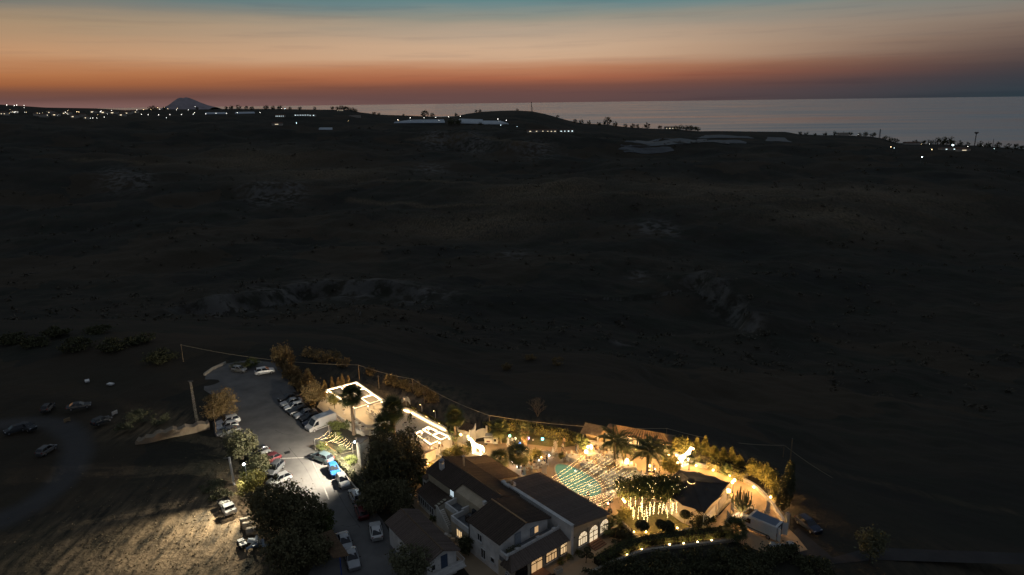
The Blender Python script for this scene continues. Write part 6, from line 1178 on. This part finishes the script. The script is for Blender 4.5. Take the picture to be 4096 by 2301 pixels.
for px, l, rz, s in [((1908,1815), 'glowing white horse sculpture near the brown tiled roof', pi-.5, 1.15), ((2738,1858), 'glowing white horse sculpture on the drive by the yuccas', .55, 1.2)]:
    t = thing('horse_light', l, 'light sculpture', at(*px), rz, 'glowing horse sculptures', s); link('body', HORSE, t); MB().box((0, 0, .02), (1.9, .9, .04)).build('plinth', WHITE, t)
    m_ = MB()
    for k in range(7): m_.ball((.55+.09*k, 0, 1.85+.075*k), .13, 6, 4)
    m_.build('mane', MATS['glowing_resin'], t)
# ------------------------------------------------------------------ lamps
GLOBE = emis('opal_globe', WARMW, 2000); SPOTL = emis('spot_lens', WARMW, 1800); SPOTC = emis('spot_lens_cool', (.95, .97, 1), 180)
def globe_lamp(label, base, h, n=3, r=.2, sp=.38, mt=GLOBE, name='globe_lamp', group=None):
    t = thing(name, label, 'lamp', at(*base), random.uniform(0, 2), group); MB().tube([(0, 0, 0), (0, 0, h)], [.06, .04], 6).build('post', TRIM, t); MB().lathe([(.16, 0), (.1, .12), (.05, .3)], 8).build('base', TRIM, t)
    for k in range(n):
        a = 2*pi*k/n; x, y = (sp*math.cos(a), sp*math.sin(a)) if n > 1 else (0, 0)
        if n > 1: MB().tube([(0, 0, h-.25), (x, y, h-.2), (x, y, h)], .025, 5).build('arm', TRIM, t)
        MB().ball((x, y, h+r*.9), r, 8, 5).build('globe', mt, t)
    return t
globe_lamp('triple globe lamp under the shaggy clipped palm', (2098,1836), 1.75, 3)
globe_lamp('triple globe lamp among the tables by the pool', (2359,1840), 2.3, 3)
globe_lamp('single large globe lamp left of the pool tables lamp', (2344,1834), 1.0, 1, .32, mt=emis('big_globe', WARMW, 600))
globe_lamp('bright globe lamp behind the drooping feather palm', (2596,1890), 1.0, 1, .26)
globe_lamp('double globe lamp at the tent corner shrub', (2717,1886), 1.5, 2)
globe_lamp('double globe lamp on the drive beside the cactus', (2930,1972), 1.9, 2)
globe_lamp('white drum lantern under the right edge of the tent', (2912,1982), .5, 1, .34, mt=emis('drum_lantern', WARMW, 20), name='drum_lantern')
globe_lamp('double globe lamp in the garden grove', (2494,2050), 1.9, 2, .15)
globe_lamp('globe lamp at the right porch of the tiled building', (2666,1868), 2.0, 2, .15)
t = thing('glow_pillar', 'glowing white pillar lamp with round head behind the tables', 'lamp', at(2507,1868)); MB().lathe([(.22, 0), (.16, .2), (.16, .75), (.3, .85)], 10).build('pillar', emis('pillar_glow', WARMW, 60), t); MB().ball((0, 0, 1.15), .34, 10, 6).build('head', emis('pillar_head', WARMW, 600), t)
t = thing('crook_lamp', 'shepherd crook street lamp beside the glowing horse on the drive', 'lamp', at(2757,1846)); MB().tube([(0, 0, 0), (0, 0, 2.3), (.1, 0, 2.6), (.35, 0, 2.7), (.5, 0, 2.5)], .045, 6).build('post', TRIM, t); MB().lathe([(.05, .1), (.2, 0), (.16, -.1), (.03, -.14)], 10, (.5, 0, 2.42)).build('shade', GLOBE, t)
for px, l in [((1625,1624), 'slim curved rail lamp on the bastion'), ((1688,1648), 'slim curved rail lamp in the middle of the curved wall'), ((1742,1674), 'slim curved rail lamp at the lower end of the curved wall')]:
    t = thing('rail_lamp', l, 'lamp', at(*px)); MB().tube([(0, 0, 0), (0, 0, 1.3), (-.08, 0, 1.55), (-.3, 0, 1.62)], .04, 6).build('post', FRM, t); MB().ball((-.3, 0, 1.58), .06, 6, 4).build('lamp_head', emis('rail_lamp_glow', WARMW, 25), t)
def ground_spot(label, px, mt=SPOTL, r=.11, name='ground_spot', z=.0, group=None):
    t = thing(name, label, 'garden light', at(*px, z), 0, group); MB().lathe([(.06, 0), (.05, .14), (.1, .18)], 7).build('stake', TRIM, t); MB().ball((0, 0, .24), r, 7, 4).build('lens', mt, t); return t
WS = emis('small_wall_light', WARMW, 3800)
for i, px in enumerate([(2706,1826), (2784,1868), (2852,1886), (2918,1907), (3015,1954), (3082,1994)]):
    ground_spot(('wall light nearest the tiled building on the drive wall', 'second light along the drive wall beside the yuccas', 'third light along the drive wall under the clipped hedge', 'fourth light along the drive wall beyond the small palm', 'fifth light at the bend of the drive wall', 'last light on the outer bank of the drive')[i], px, WS, .15, 'wall_light', .35)
for i, px in enumerate([(2584,2134), (2709,2118), (2507,2110), (2535,2134), (2553,2153)]): ground_spot(('bright spike light between the lawn topiaries', 'bright spike light right of the round topiary', 'small edge light highest on the left lawn path', 'small edge light in the middle of the left lawn path', 'small edge light at the lawn tip'), px)['label'] = ('bright spike light between the lawn topiaries', 'bright spike light right of the round topiary', 'small edge light highest on the left lawn path', 'small edge light in the middle of the left lawn path', 'small edge light at the lawn tip')[i]
for i, px in enumerate([(2411,2262), (2508,2226), (2567,2204), (2678,2184), (2734,2180), (2790,2174), (2846,2168)]): ground_spot('garden light '+('lowest', 'second lowest', 'third', 'middle', 'fifth', 'second last', 'last')[i]+' along the front hedge', px, emis('hedge_light', (1, .66, .25), 140), .1)
for px, l, m_ in [((2070,1872), 'left spotlight at the front of the palm clump planter', SPOTC), ((2088,1874), 'right spotlight at the front of the palm clump planter', SPOTC), ((2050,1856), 'spotlight at the left side of the palm clump planter', SPOTC), ((2165,1834), 'brightest spotlight in the white flower group', SPOTL), ((2155,1846), 'cool spotlight behind the seated guests', SPOTC), ((2196,1828), 'cool spotlight at the right of the flower group', SPOTC), ((2962,2088), 'cold spotlight at the cactus foot', SPOTC), ((2948,2092), 'small spotlight left of the cactus', SPOTL), ((1711,1860), 'spotlight on the tiny bean shaped lawn', SPOTL), ((1727,1872), 'spotlight at the seat wall step', SPOTL), ((1660,1652), 'spotlight in the flower border by the bastion', SPOTL), ((1705,1674), 'spotlight in the middle of the flower border', SPOTL), ((1757,1700), 'spotlight at the lower end of the flower border', SPOTL), ((1996,1760), 'spotlight inside the lit fan palm at the hedge', SPOTL), ((1803,1808), 'spotlight in the planting by the lower terrace', SPOTL), ((1307,1784), 'amber light under the small string light garden', SPOTL), ((2425,1905), 'cool light among the table palms', SPOTC), ((2560,1905), 'cool light at the end of the light strings', SPOTC), ((2620,1882), 'light at the musicians table', SPOTL)]: ground_spot(l, px, m_)
t = thing('pink_uplight', 'pink uplight at the pool side corner of the hall', 'garden light', at(2432,2022)); MB().box((0, 0, .15), (.25, .25, .3)).build('housing', TRIM, t); MB().ball((0, 0, .36), .12, 7, 4).build('lens', emis('pink_lens', (1, .35, .28), 220), t)
for px, l, c, r in [((2039,1748), 'green glowing ball on the back lawn', (.25, 1, .6), .22), ((2061,1760), 'cream glowing ball behind the standing group', (1, .9, .55), .24), ((2114,1757), 'violet glowing ball on the back lawn', (.55, .3, 1), .2), ((2132,1763), 'small unlit white ball on the back lawn', None, .16), ((2170,1761), 'cyan glowing ball at the right of the back lawn', (.2, .85, 1), .24), ((2080,1777), 'blue glowing ball beside the shaggy palm', (.12, .35, 1), .2), ((2074,1766), 'tiny white ball left of the shaggy palm', None, .1)]:
    t = thing('glow_ball', l, 'ball lamp', at(*px)); MB().ball((0, 0, r), r, 12, 8).build('sphere', emis('ball_'+l.split()[0], c, 6) if c else WHITE, t, True); MB().lathe([(r*.5, 0), (r*.4, .03)], 8).build('foot', TRIM, t)
# floodlights of the car park
def flood(label, pos, aim, power, col, size, base=None, blend=.6, tower=False):
    t = thing('floodlight', label, 'floodlight', (pos.x, pos.y, 0)); z = pos.z
    if not tower: MB().tube([(0, 0, 0), (0, 0, z)], [.08, .05], 7).build('pole', POLE, t)
    else: MB().tube([(.5, .3, z-.3), (0, 0, z-.1)], .04, 6).build('bracket', POLE, t)
    MB().box((0, 0, z), (.4, .22, .28), math.atan2(aim.y-pos.y, aim.x-pos.x)+pi/2).build('housing', TRIM, t); d = (aim-pos).normalized()
    MB().ball((d.x*.25, d.y*.25, z+d.z*.2), .17, 8, 5).build('lens', emis('flood_lens', COOL, 90), t)
    ld = bpy.data.lights.new('flood_beam', 'SPOT'); ld.energy = power; ld.color = col; ld.spot_size = math.radians(size); ld.spot_blend = blend; ld.shadow_soft_size = .15
    lo = bpy.data.objects.new('flood_beam', ld); COL.objects.link(lo); lo.parent = t; lo.location = (d.x*.55, d.y*.55, z+d.z*.5); lo.rotation_euler = d.to_track_quat('-Z', 'Y').to_euler(); return t
tp = at(1424,1767,5.6); flood('dazzling cold floodlight beside the stone tower', tp, at(1130,1870), 36000, (1, .88, .70), 158, tower=True, blend=.85)
fp = at(979,1853,6.0); flood('cold floodlight shining out of the tree by the car park', fp, at(590,2300), 21000, (1, .88, .66), 100)
# ------------------------------------------------------------------ strings of lights
WIRE = mat('black_wire', (.02, .02, .02), .7, 0); BULB = emis('fairy_bulb', (1, .74, .36), 13); OCT = [(1,0,0),(-1,0,0),(0,1,0),(0,-1,0),(0,0,1),(0,0,-1)]; OF = [(0,2,4),(2,1,4),(1,3,4),(3,0,4),(2,0,5),(1,2,5),(3,1,5),(0,3,5)]
def light_string(label, a, c, sag, step, r, group, name='light_string', mt=BULB, jit=.05):
    o = a.copy(); t = thing(name, label, 'string lights', o, 0, group); L = (c-a).length; n = max(3, int(L/step)); f_ = lambda s: a.lerp(c, s)-Vector((0, 0, sag*4*s*(1-s)))-o
    MB().tube([f_(k/10) for k in range(11)], .012, 4).build('wire', WIRE, t); b = MB()
    for k in range(n):
        if random.random() < .07: continue
        p = f_((k+.5)/n)+Vector((random.uniform(-jit, jit), random.uniform(-jit, jit), random.uniform(-jit, jit)-.03)); q = r*random.uniform(.55, 1.3); b.add([p+Vector(v)*q for v in OCT], OF)
    b.build('bulbs', mt, t, kind='stuff')
Bx = [(2335,1815),(2342,1822),(2405,1813),(2412,1816),(2432,1826),(2448,1833),(2460,1840),(2478,1853),(2488,1858),(2496,1868),(2512,1880),(2532,1885),(2554,1890),(2585,1895),(2546,1908),(2504,1930),(2474,1950),(2464,1968),(2456,1985)]
ORD = ['first', 'second', 'third', 'fourth', 'fifth', 'sixth', 'seventh', 'eighth', 'ninth', 'tenth', 'eleventh', 'twelfth', 'thirteenth', 'fourteenth', 'fifteenth', 'sixteenth', 'seventeenth', 'eighteenth', 'last']
for i, q in enumerate(Bx):
    f_ = i/18; a = at(2205+186*f_, 1911+112*f_, 3.3); c = at(q[0], q[1], 3.0)
    light_string(ORD[i]+' light string over the pool counted from the far end', a, c, random.uniform(.15, .6), .17, .028, 'light strings over the pool')
for i, (x0, y0, x1, y1) in enumerate([(1262,1757,1314,1723),(1283,1758,1328,1727),(1297,1754,1335,1737),(1302,1768,1350,1743),(1318,1764,1362,1742),(1330,1768,1372,1750),(1345,1772,1385,1752),(1352,1780,1392,1758),(1370,1784,1400,1764),(1382,1790,1405,1770),(1396,1796,1412,1776)]):
    light_string(('first', 'second', 'third', 'fourth', 'fifth', 'sixth', 'seventh', 'eighth', 'ninth', 'tenth', 'eleventh')[i]+' short light string from the left in the small garden', at(x0, y0, 1.7), at(x1, y1, 2.1), .3, .14, .035, 'short light strings in the small garden')
for x, y in [(1262,1800),(1318,1745),(1412,1812),(1345,1772)]:
    t = thing('string_pole', 'thin post holding the short light strings', 'post', at(x, y), 0, 'posts of the small light garden'); MB().tube([(0, 0, 0), (0, 0, 2.1)], .035, 5).build('shaft', FRM, t); MB().ball((0, 0, 2.12), .05, 6, 4).build('cap', FRM, t)
t = thing('wooden_deck', 'orange timber deck strip lit in the small light garden', 'deck', at(1318,1800), -.75)
for k in range(6): MB().box((0, -.4+.16*k, .14), (2.8, .14, .05)).build('plank', mat('orange_deck_wood', (.42, .20, .08), .7, .2, 4), t)
HANG = [(2512,2000),(2520,2012),(2531,2045),(2536,2050),(2540,2000),(2554,2050),(2562,2020),(2566,2040),(2567,2005),(2576,2060),(2584,2040),(2588,2060),(2599,2025),(2603,2035),(2611,2030),(2616,2022),(2635,2030),(2642,2005),(2650,2028),(2653,2015),(2664,2030),(2669,2045),(2680,2005),(2687,2030),(2694,2020),(2704,2025)]
for i, (x, y) in enumerate(HANG):
    zb = .5; p = at(x, y+26, zb); L = random.uniform(1.3, 2.2); light_string((nth(i) if i < 20 else ('twenty-first', 'twenty-second', 'twenty-third', 'twenty-fourth', 'twenty-fifth', 'twenty-sixth')[i-20]+' from left')+' vertical light string hanging in the garden grove', p+Vector((0, 0, L)), p+Vector((random.uniform(-.15, .15), 0, 0)), 0, .075, .028, 'hanging lights in the garden grove', 'hanging_lights', emis('grove_bulb', (1, .74, .32), 18), .05)
# ------------------------------------------------------------------ tables and chairs by the pool
CLOTH = mat('white_tablecloth', (.74, .70, .62), .9, .06, 3); n = 20
tb = MB(); tb.add([(r*(1+w*math.sin(5*2*pi*k/n))*math.cos(2*pi*k/n), r*(1+w*math.sin(5*2*pi*k/n))*math.sin(2*pi*k/n), z) for r, z, w in ((.3, .765, 0), (.84, .76, 0), (.88, .72, .01), (.93, .35, .035), (.97, .03, .05)) for k in range(n)], [(j*n+k, j*n+(k+1) % n, (j+1)*n+(k+1) % n, (j+1)*n+k) for j in range(4) for k in range(n)]+[tuple(range(n))]); TBM = tb.mesh('tablecloth', CLOTH)
ctr = MB()
for k in range(12): ctr.ball((.13*math.cos(k*2.4)*(k % 3)/2, .13*math.sin(k*2.4)*(k % 3)/2, .88+.04*(k % 4)), .07, 6, 4)
CTR = ctr.mesh('centrepiece', LEAF['yellow']); PLT = MB().lathe([(.09, 0), (.12, .015), (.02, .02)], 10).mesh('plate', FRM)
TABLES = [((2290,1838), 'round white table standing alone left of the pool lamps'), ((2374,1824), 'round white table right behind the triple globe lamp'), ((2348,1862), 'round white table at the pool edge below the globe lamp'), ((2418,1849), 'round white table in the middle of the back row'), ((2388,1886), 'round white table nearest the pool side under the strings'), ((2450,1830), 'round white table at the tiled building porch'), ((2474,1850), 'round white table beside the slim feather palm'), ((2512,1880), 'round white table beside the glowing pillar'), ((2431,1908), 'round white table at the middle of the pool curve'), ((2466,1910), 'round white table right of the pool curve table'), ((2502,1918), 'round white table under the end of the strings'), ((2458,1944), 'round white table near the dark grove'), ((2540,1908), 'round white table in front of the drooping palm'), ((2458,1980), 'round white table half hidden by the grove')]
for i, (px, l) in enumerate(TABLES):
    p = at(*px, .03); t = thing('round_table', l, 'table', p, i*.7, 'round dinner tables by the pool'); link('tablecloth', TBM, t); link('centrepiece', CTR, t)
    for k in range(8): a = 2*pi*k/8; link('plate', PLT, t, loc=(.6*math.cos(a), .6*math.sin(a), .77))
    for k in range(8):
        a = 2*pi*k/8+i*.7; q = p+Vector((1.18*math.cos(a), 1.18*math.sin(a), 0)); chair(q, a+pi/2, 'white chair at the '+l, 'chairs at the '+l)
# ------------------------------------------------------------------ plaza furniture
t = thing('potted_tree', 'small tree in a white cube planter by the pool', 'potted plant', at(2246,1848)); MB().box((0, 0, .25), (.55, .55, .5), 0, 1.1).build('planter', WHITE, t); MB().tube([(0, 0, .4), (0, 0, .9)], .04, 5).build('stem', BARK, t); bulk('crown', leaf_quads(crown_points([((0, 0, 1.25), (.6, .6, .5))], 700, k=14, hollow=.3), .1), 4, LEAF['yellow'], t)
t = thing('folding_screen', 'upright white board standing near the pool end', 'screen', at(2177,1896), -.2); MB().box((0, 0, .85), (.85, .06, 1.6)).build('panel', WHITE, t); MB().tube([(-.42, 0, 1.6), (0, 0, 1.85), (.42, 0, 1.6)], .05, 5).build('arched_top', WHITE, t)
for s in (-1, 1): MB().box((.35*s, 0, .04), (.06, .5, .08)).build('foot', TRIM, t)
t = thing('easel', 'white wooden easel beside the flower column', 'easel', at(2212,1822), .4)
for x0, y0 in ((-.4, 0), (.4, 0), (0, .5)): MB().tube([(x0, y0, 0), (0, .05, 1.7)], .03, 5).build('leg', FRM, t)
MB().slab([(-.3, -.05, .6), (.3, -.05, .6), (.2, .0, 1.3), (-.2, .0, 1.3)], .03).build('board', WHITE, t)
t = thing('flower_column', 'tall column of white flowers on the plaza', 'flower stand', at(2222,1804)); MB().tube([(0, 0, 0), (0, 0, 1.7)], .1, 6).build('stand', WHITE, t); WFL = mat('white_petals', (.72, .66, .55), .8, .15, 6); q = RNG.normal(size=(420, 3))*np.array([.17, .17, .5])+np.array([0, 0, 1.0]); q = q[q[:, 2] > .05]; bulk('flowers', leaf_quads(q, .09), 4, WFL, t)
t = thing('flower_bed', 'long low bed of white flowers between palms and easel', 'flower bed', at(2180,1818)); q = RNG.normal(size=(900, 3))*np.array([1.5, .35, .14])+np.array([0, 0, .35]); q[:, 1] -= q[:, 0]*.35; q = q[q[:, 2] > .03]; bulk('flowers', leaf_quads(q, .09), 4, WFL, t); bulk('foliage', leaf_quads(q[:400]*np.array([1, 1, .6]), .1), 4, LEAF['yellow'], t)
t = thing('musicians_table', 'musicians table with equipment beside the drooping palm', 'table', at(2603,1902), -.3); MB().box((0, 0, .72), (1.5, .7, .05)).build('top', FRAME, t)
for x in (-.65, .65):
    for y in (-.28, .28): MB().box((x, y, .35), (.05, .05, .7)).build('leg', FRAME, t)
MB().box((-.2, 0, .82), (.6, .45, .16)).build('mixer', TRIM, t); MB().box((.45, .05, .95), (.35, .3, .4)).build('speaker', TRIM, t)
t = thing('pedestal', 'white draped pedestal beside the man in dark shirt', 'pedestal', at(2626,1916)); MB().lathe([(.28, 0), (.2, .5), (.22, 1.1), (.3, 1.15)], 12).build('column', WHITE, t); MB().ball((0, 0, 1.35), .22, 8, 5, 1, .15).build('flower_ball', WFL, t)
for px, l in [((2440,2050), 'dark patio heater at the hall corner'),]:
    t = thing('patio_heater', l, 'heater', at(*px)); MB().box((0, 0, .25), (.6, .6, .5)).build('base', TRIM, t); MB().tube([(0, 0, .5), (0, 0, 1.9)], .05, 6).build('post', TRIM, t); MB().lathe([(.45, 1.9), (.1, 2.05)], 10).build('hood', TRIM, t)
t = thing('white_pot', 'white urn with plant at the pool side of the hall', 'potted plant', at(2420,2030)); MB().lathe([(.18, 0), (.3, .3), (.26, .5), (.3, .55)], 10).build('urn', WHITE, t); bulk('foliage', leaf_quads(RNG.normal(size=(140, 3))*.22+np.array([0, 0, .85]), .11), 4, LEAF['green'], t)
for px, l in [((1842,1762), 'white crate table by the gatehouse corner'), ((1868,1780), 'white bench in front of the gatehouse')]: 
    t = thing('outdoor_bench', l, 'bench', at(*px), GA); MB().box((0, 0, .42), (1.3, .45, .06)).build('seat', WHITE, t)
    for s in (-1, 1): MB().box((.5*s, 0, .2), (.08, .4, .4)).build('leg', WHITE, t)
bush('clipped_round_bush', 'dark rounded bush beside the gatehouse', at(1885,1788), .9, 1.1, 'dark', 700, .11); bush('terrace_shrub', 'lit shrubbery between the lower terrace and glowing horse', at(1850,1815), 1.6, 1.3, 'yellow', 1500, .12); bush('terrace_shrub', 'lit shrubs in front of the kiosk lawn', at(1800,1822), 1.4, 1.0, 'yellow', 1200, .12); bush('slim_terrace_tree', 'slim young tree among the tray tables', at(1643,1695), .5, 2.4, 'green', 450, .11)
# ------------------------------------------------------------------ people
SKIN = mat('skin', (.42, .26, .18), .6, .05, 5)
def cloth(n, c): return mat('cloth_'+n, c, .85, .1, 6)
CL = {'white': cloth('white', (.72, .69, .63)), 'black': cloth('black', (.025, .025, .03)), 'blue': cloth('pale_blue', (.36, .46, .50)), 'beige': cloth('beige', (.45, .34, .24)), 'navy': cloth('navy', (.04, .06, .12)), 'grey': cloth('grey', (.20, .20, .21))}
HAIR = mat('dark_hair', (.03, .02, .015), .6, .1, 8)
def pose(stride=0.0, arm=0.0, sit=False):
    z = .52 if sit else .95; v = [(0, 0, z), (0, .01, z+.3), (0, .01, z+.5), (0, .02, z+.60), (0, .03, z+.68), (0, .03, z+.77)]; e = [(i, i+1) for i in range(5)]; r = [.13, (.14, .11), (.12, .09), .05, .085, .07]
    for s in (-1, 1):
        i = len(v); v += [(s*.18, .01, z+.48), (s*.24, .02+arm*.1*s, z+.22), (s*.22, .1+arm*.22*(s+1.2), z+.02+arm*.18), (s*.21, .14+arm*.25*(s+1.2), z-.06+arm*.2)]; e += [(2, i), (i, i+1), (i+1, i+2), (i+2, i+3)]; r += [.06, .048, .036, .03]
        i = len(v)
        if sit: v += [(s*.1, .05, z-.02), (s*.12, .45, z), (s*.12, .45, .08), (s*.12, .58, .04)]
        else: v += [(s*.09, 0, z-.06), (s*.1, .06+stride*s*.5, .5), (s*.1, -.02+stride*s, .08), (s*.11, .12+stride*s, .035)]
        e += [(0, i), (i, i+1), (i+1, i+2), (i+2, i+3)]; r += [.085, .062, .042, .035]
    return skin_mesh('body', v, e, r, 0)
POSE = {'stand': pose(), 'talk': pose(0, 1.0), 'walk': pose(.22, .3), 'sit': pose(0, .6, True)}
def person(label, px, top, bottom, ps='stand', rz=0.0, dress=None, scale=1.0, group=None):
    me = POSE[ps].copy(); me.materials.clear(); z0 = .52 if ps == 'sit' else .95
    for m_ in (SKIN, CL[top], CL[bottom], TRIM): me.materials.append(m_)
    for p in me.polygons:
        z = p.center.z; me.polygons[p.index].material_index = 0 if (z > z0+.52 or (abs(p.center.x) > .17 and z < z0+.1 and z > z0-.2 and p.center.y > .05)) else (1 if z > z0-.02 else (3 if z < .07 else 2))
    t = link('person', me, None, label, 'person', group, None, at(*px, .02), rz, scale)
    h = MB(); h.ball((0, 0, 0), .105, 8, 6, 1.1); o = h.build('hair', HAIR, t); o.location = (0, .005, z0+.735)
    if dress: MB().lathe([(.14, z0+.12), (.17, z0-.05), (.24, .5), (.33, .12)], 10).build('dress', CL[dress], t)
    return t
person('woman in white dress at the left of the standing group', (2033,1780), 'white', 'white', 'stand', 2.9, 'white')
person('child in dark clothes between the woman and man on the plaza', (2040,1781), 'black', 'black', 'stand', 3.1, None, .68)
person('man in white shirt and dark trousers in the standing group', (2049,1782), 'white', 'black', 'talk', 2.8)
person('person in black suit at the right of the standing group', (2060,1783), 'black', 'black', 'stand', 3.3)
person('child in white top standing before the group', (2032,1802), 'white', 'black', 'stand', .2, None, .72)
person('person in white top striding across the plaza', (2252,1806), 'white', 'black', 'walk', 1.9)
person('person behind the striding one at the lawn edge', (2257,1784), 'beige', 'black', 'stand', 2.5)
person('left person of the dark pair by the planter palm', (2304,1806), 'black', 'navy', 'talk', -1.2)
person('right person of the dark pair by the planter palm', (2313,1809), 'black', 'black', 'stand', 1.4)
person('man in white shirt beside the woman in pale blue', (2089,1900), 'white', 'black', 'stand', -.5)
person('woman in long pale blue dress near the hall roof', (2097,1900), 'blue', 'blue', 'stand', .6, 'blue')
person('person in blue grey clothes alone near the hall roof', (2127,1894), 'blue', 'grey', 'talk', .3)
person('woman in beige dress at the palm clump', (2101,1878), 'beige', 'beige', 'stand', -.8, 'beige')
person('man in dark suit standing right of the flower lights', (2187,1858), 'black', 'black', 'talk', 2.0)
person('person in black leaning among the seated guests', (2152,1862), 'black', 'black', 'walk', 1.2)
person('guest in navy seated right of the flower lights', (2177,1858), 'navy', 'black', 'sit', 2.2)
person('guest in white seated at the left garden table', (2112,1872), 'white', 'beige', 'sit', .5); person('guest in black seated in the middle of the garden tables', (2138,1866), 'black', 'black', 'sit', -.6)
person('musician in dark clothes behind the equipment table', (2613,1892), 'navy', 'black', 'talk', -2.6); person('man in dark shirt beside the white pedestal', (2636,1912), 'black', 'grey', 'stand', 1.5); person('person in black at the near end of the pool', (2352,2004), 'black', 'black', 'stand', .4)
for k, (px, l) in enumerate([((2110,1880), 'left white garden table of the seated guests'), ((2140,1874), 'middle white garden table of the seated guests'), ((2172,1866), 'right white garden table by the flower lights')]):
    t = thing('garden_table', l, 'table', at(*px), k, 'garden tables by the palms'); MB().lathe([(.3, 0), (.05, .05), (.05, .68), (.42, .7), (.42, .74)], 12).build('pedestal', WHITE, t); MB().ball((0, 0, .84), .1, 6, 4, 1, .2).build('flowers', WFL, t)
    for j in range(3): a = j*2.1+k; chair(at(*px)+Vector((.75*math.cos(a), .75*math.sin(a), 0)), a+pi/2, 'white chair at the '+l, 'chairs at the '+l)
# ------------------------------------------------------------------ poles, wires, mast
def pole(label, base, top, r=.09, cross=False, zb=None):
    p = hit(*base, 60) if zb is None else at(*base, zb); d = math.hypot(p.x, p.y); q = sight(top[0], top[1], d); h = q.z-p.z; t = thing('utility_pole', label, 'pole', p); MB().tube([(0, 0, -.5), (0, 0, h)], [r*1.2, r*.8], 7).build('shaft', mat('pole_wood', (.28, .20, .12), .9, .2, 3), t); MB().ball((0, 0, h), r*.9, 6, 4).build('cap', POLE, t)
    if cross: MB().tube([(-.35, 0, h-.3), (.35, 0, h-.3)], .03, 5).build('crossarm', POLE, t)
    return p+Vector((0, 0, h))
W1 = pole('thin pole far left above the car park wall', (734,1450), (734,1378)); W2 = pole('wire pole behind the far corner of the large pergola', (1438,1521), (1437,1460)); W3 = pole('short post with a lamp bracket on the slope', (1516,1555), (1513,1502), .07, True); W4 = pole('wire pole in the middle of the slope behind the terrace', (1653,1571), (1653,1516)); W5 = pole('short post among the reeds behind the terrace', (1698,1616), (1694,1566), .07, True)
W6 = pole('short pole behind the left end of the back hedge', (1958,1712), (1958,1662), .08, True); W7 = pole('wire pole behind the long tiled roof', (2664,1780), (2666,1714)); W8 = pole('shorter of the two poles by the cypresses', (3132,1830), (3135,1781)); W9 = pole('taller pole by the cypresses', (3158,1870), (3166,1755), .11); W10 = pole('tilted thin pole on the left car park kerb', (868,1752), (836,1640), .05)
def cable(label, pts, r=.045):
    o = pts[0]; t = thing('overhead_wire', label, 'wire', o); P_ = []
    for a, c in zip(pts[:-1], pts[1:]):
        s_ = (c-a).length*.025; P_ += [a.lerp(c, k/8)-Vector((0, 0, s_*4*(k/8)*(1-k/8)))-o for k in range(8)]
    P_.append(pts[-1]-o); MB().tube(P_, r, 4).build('cable', mat('cable_lit_tan', (.42, .34, .22), .7, 0), t)  # warm pale colour holds the light falling on the wires
cable('overhead wire along the poles behind the terrace', [W2, W4, W6]); cable('overhead wire across the back from hedge to cypress poles', [W6, W7, W8, hit(3330,1912,60)]); cable('faint wire from the far left pole past the hedge tree', [W1, W2]); cable('thin cable from the stone tower across the hedge', [at(1424,1800,4), at(1300,1822,.8)], .02)
p = at(788,1690,0); p.z = float(ht(p.x, p.y)); q = sight(762,1526,math.hypot(p.x, p.y)); t = thing('lattice_mast', 'leaning pale lattice mast left of the olive tree', 'mast', p); h = q.z-p.z; b = MB(); lattice(b, 0, h, .17, .14, 12, .011); me = b.mesh('lattice', mat('pale_mast_paint', (.48, .44, .36), .6, .15, 3)); sh_ = Matrix.Identity(4); sh_[0][2] = (q.x-p.x)/h; sh_[1][2] = (q.y-p.y)/h; me.transform(sh_); link('lattice', me, t); MB().box(((q.x-p.x), (q.y-p.y), h+.05), (.9, .25, .12)).build('head_bar', STEEL, t)
p = at(937,1938); q = sight(917,1830,math.hypot(p.x, p.y)); t = thing('white_post', 'thick white post standing on the field edge', 'post', p); MB().tube([(0, 0, -.2), (q.x-p.x, q.y-p.y, q.z)], [.2, .17], 9).build('shaft', mat('white_post_paint', (.60, .60, .58), .6, .1, 3), t); MB().tube([(q.x-p.x, q.y-p.y, q.z-.1), (q.x-p.x-1.0, q.y-p.y, q.z-.15)], .05, 6).build('arm', POLE, t)
t = thing('red_lantern', 'small red diamond lantern above the paired palms', 'lantern', at(1590,1650)); p = at(1590,1650); q = sight(1568,1606,math.hypot(p.x, p.y)); MB().tube([(0, 0, 0), (q.x-p.x, 0, q.z-.5)], .03, 5).build('pole', POLE, t); c = Vector((q.x-p.x, 0, q.z)); MB().add([c+Vector(v)*.42 for v in OCT], OF).build('shade', emis('red_glow', (1, .16, .10), .8), t)
for x, y, l in [(350,1532,'small white sheet lying on the far left slope'),(443,1543,'tiny white scrap right of the white sheet'),(460,1660,'white upright panel in the dark junk yard'),(270,1690,'rusty door leaning in the junk yard')]:
    p = hit(x, y, 60); t = thing('discarded_panel', l, 'panel', p, random.uniform(0, 3)); MB().box((0, 0, .4), (1.2, .12, .8) if y > 1600 else (1.4, .9, .3)).build('sheet', pw_ if 'white' in l else WOOD, t); MB().box((0, .1, .05), (.5, .5, .1)).build('foot', TRIM, t)
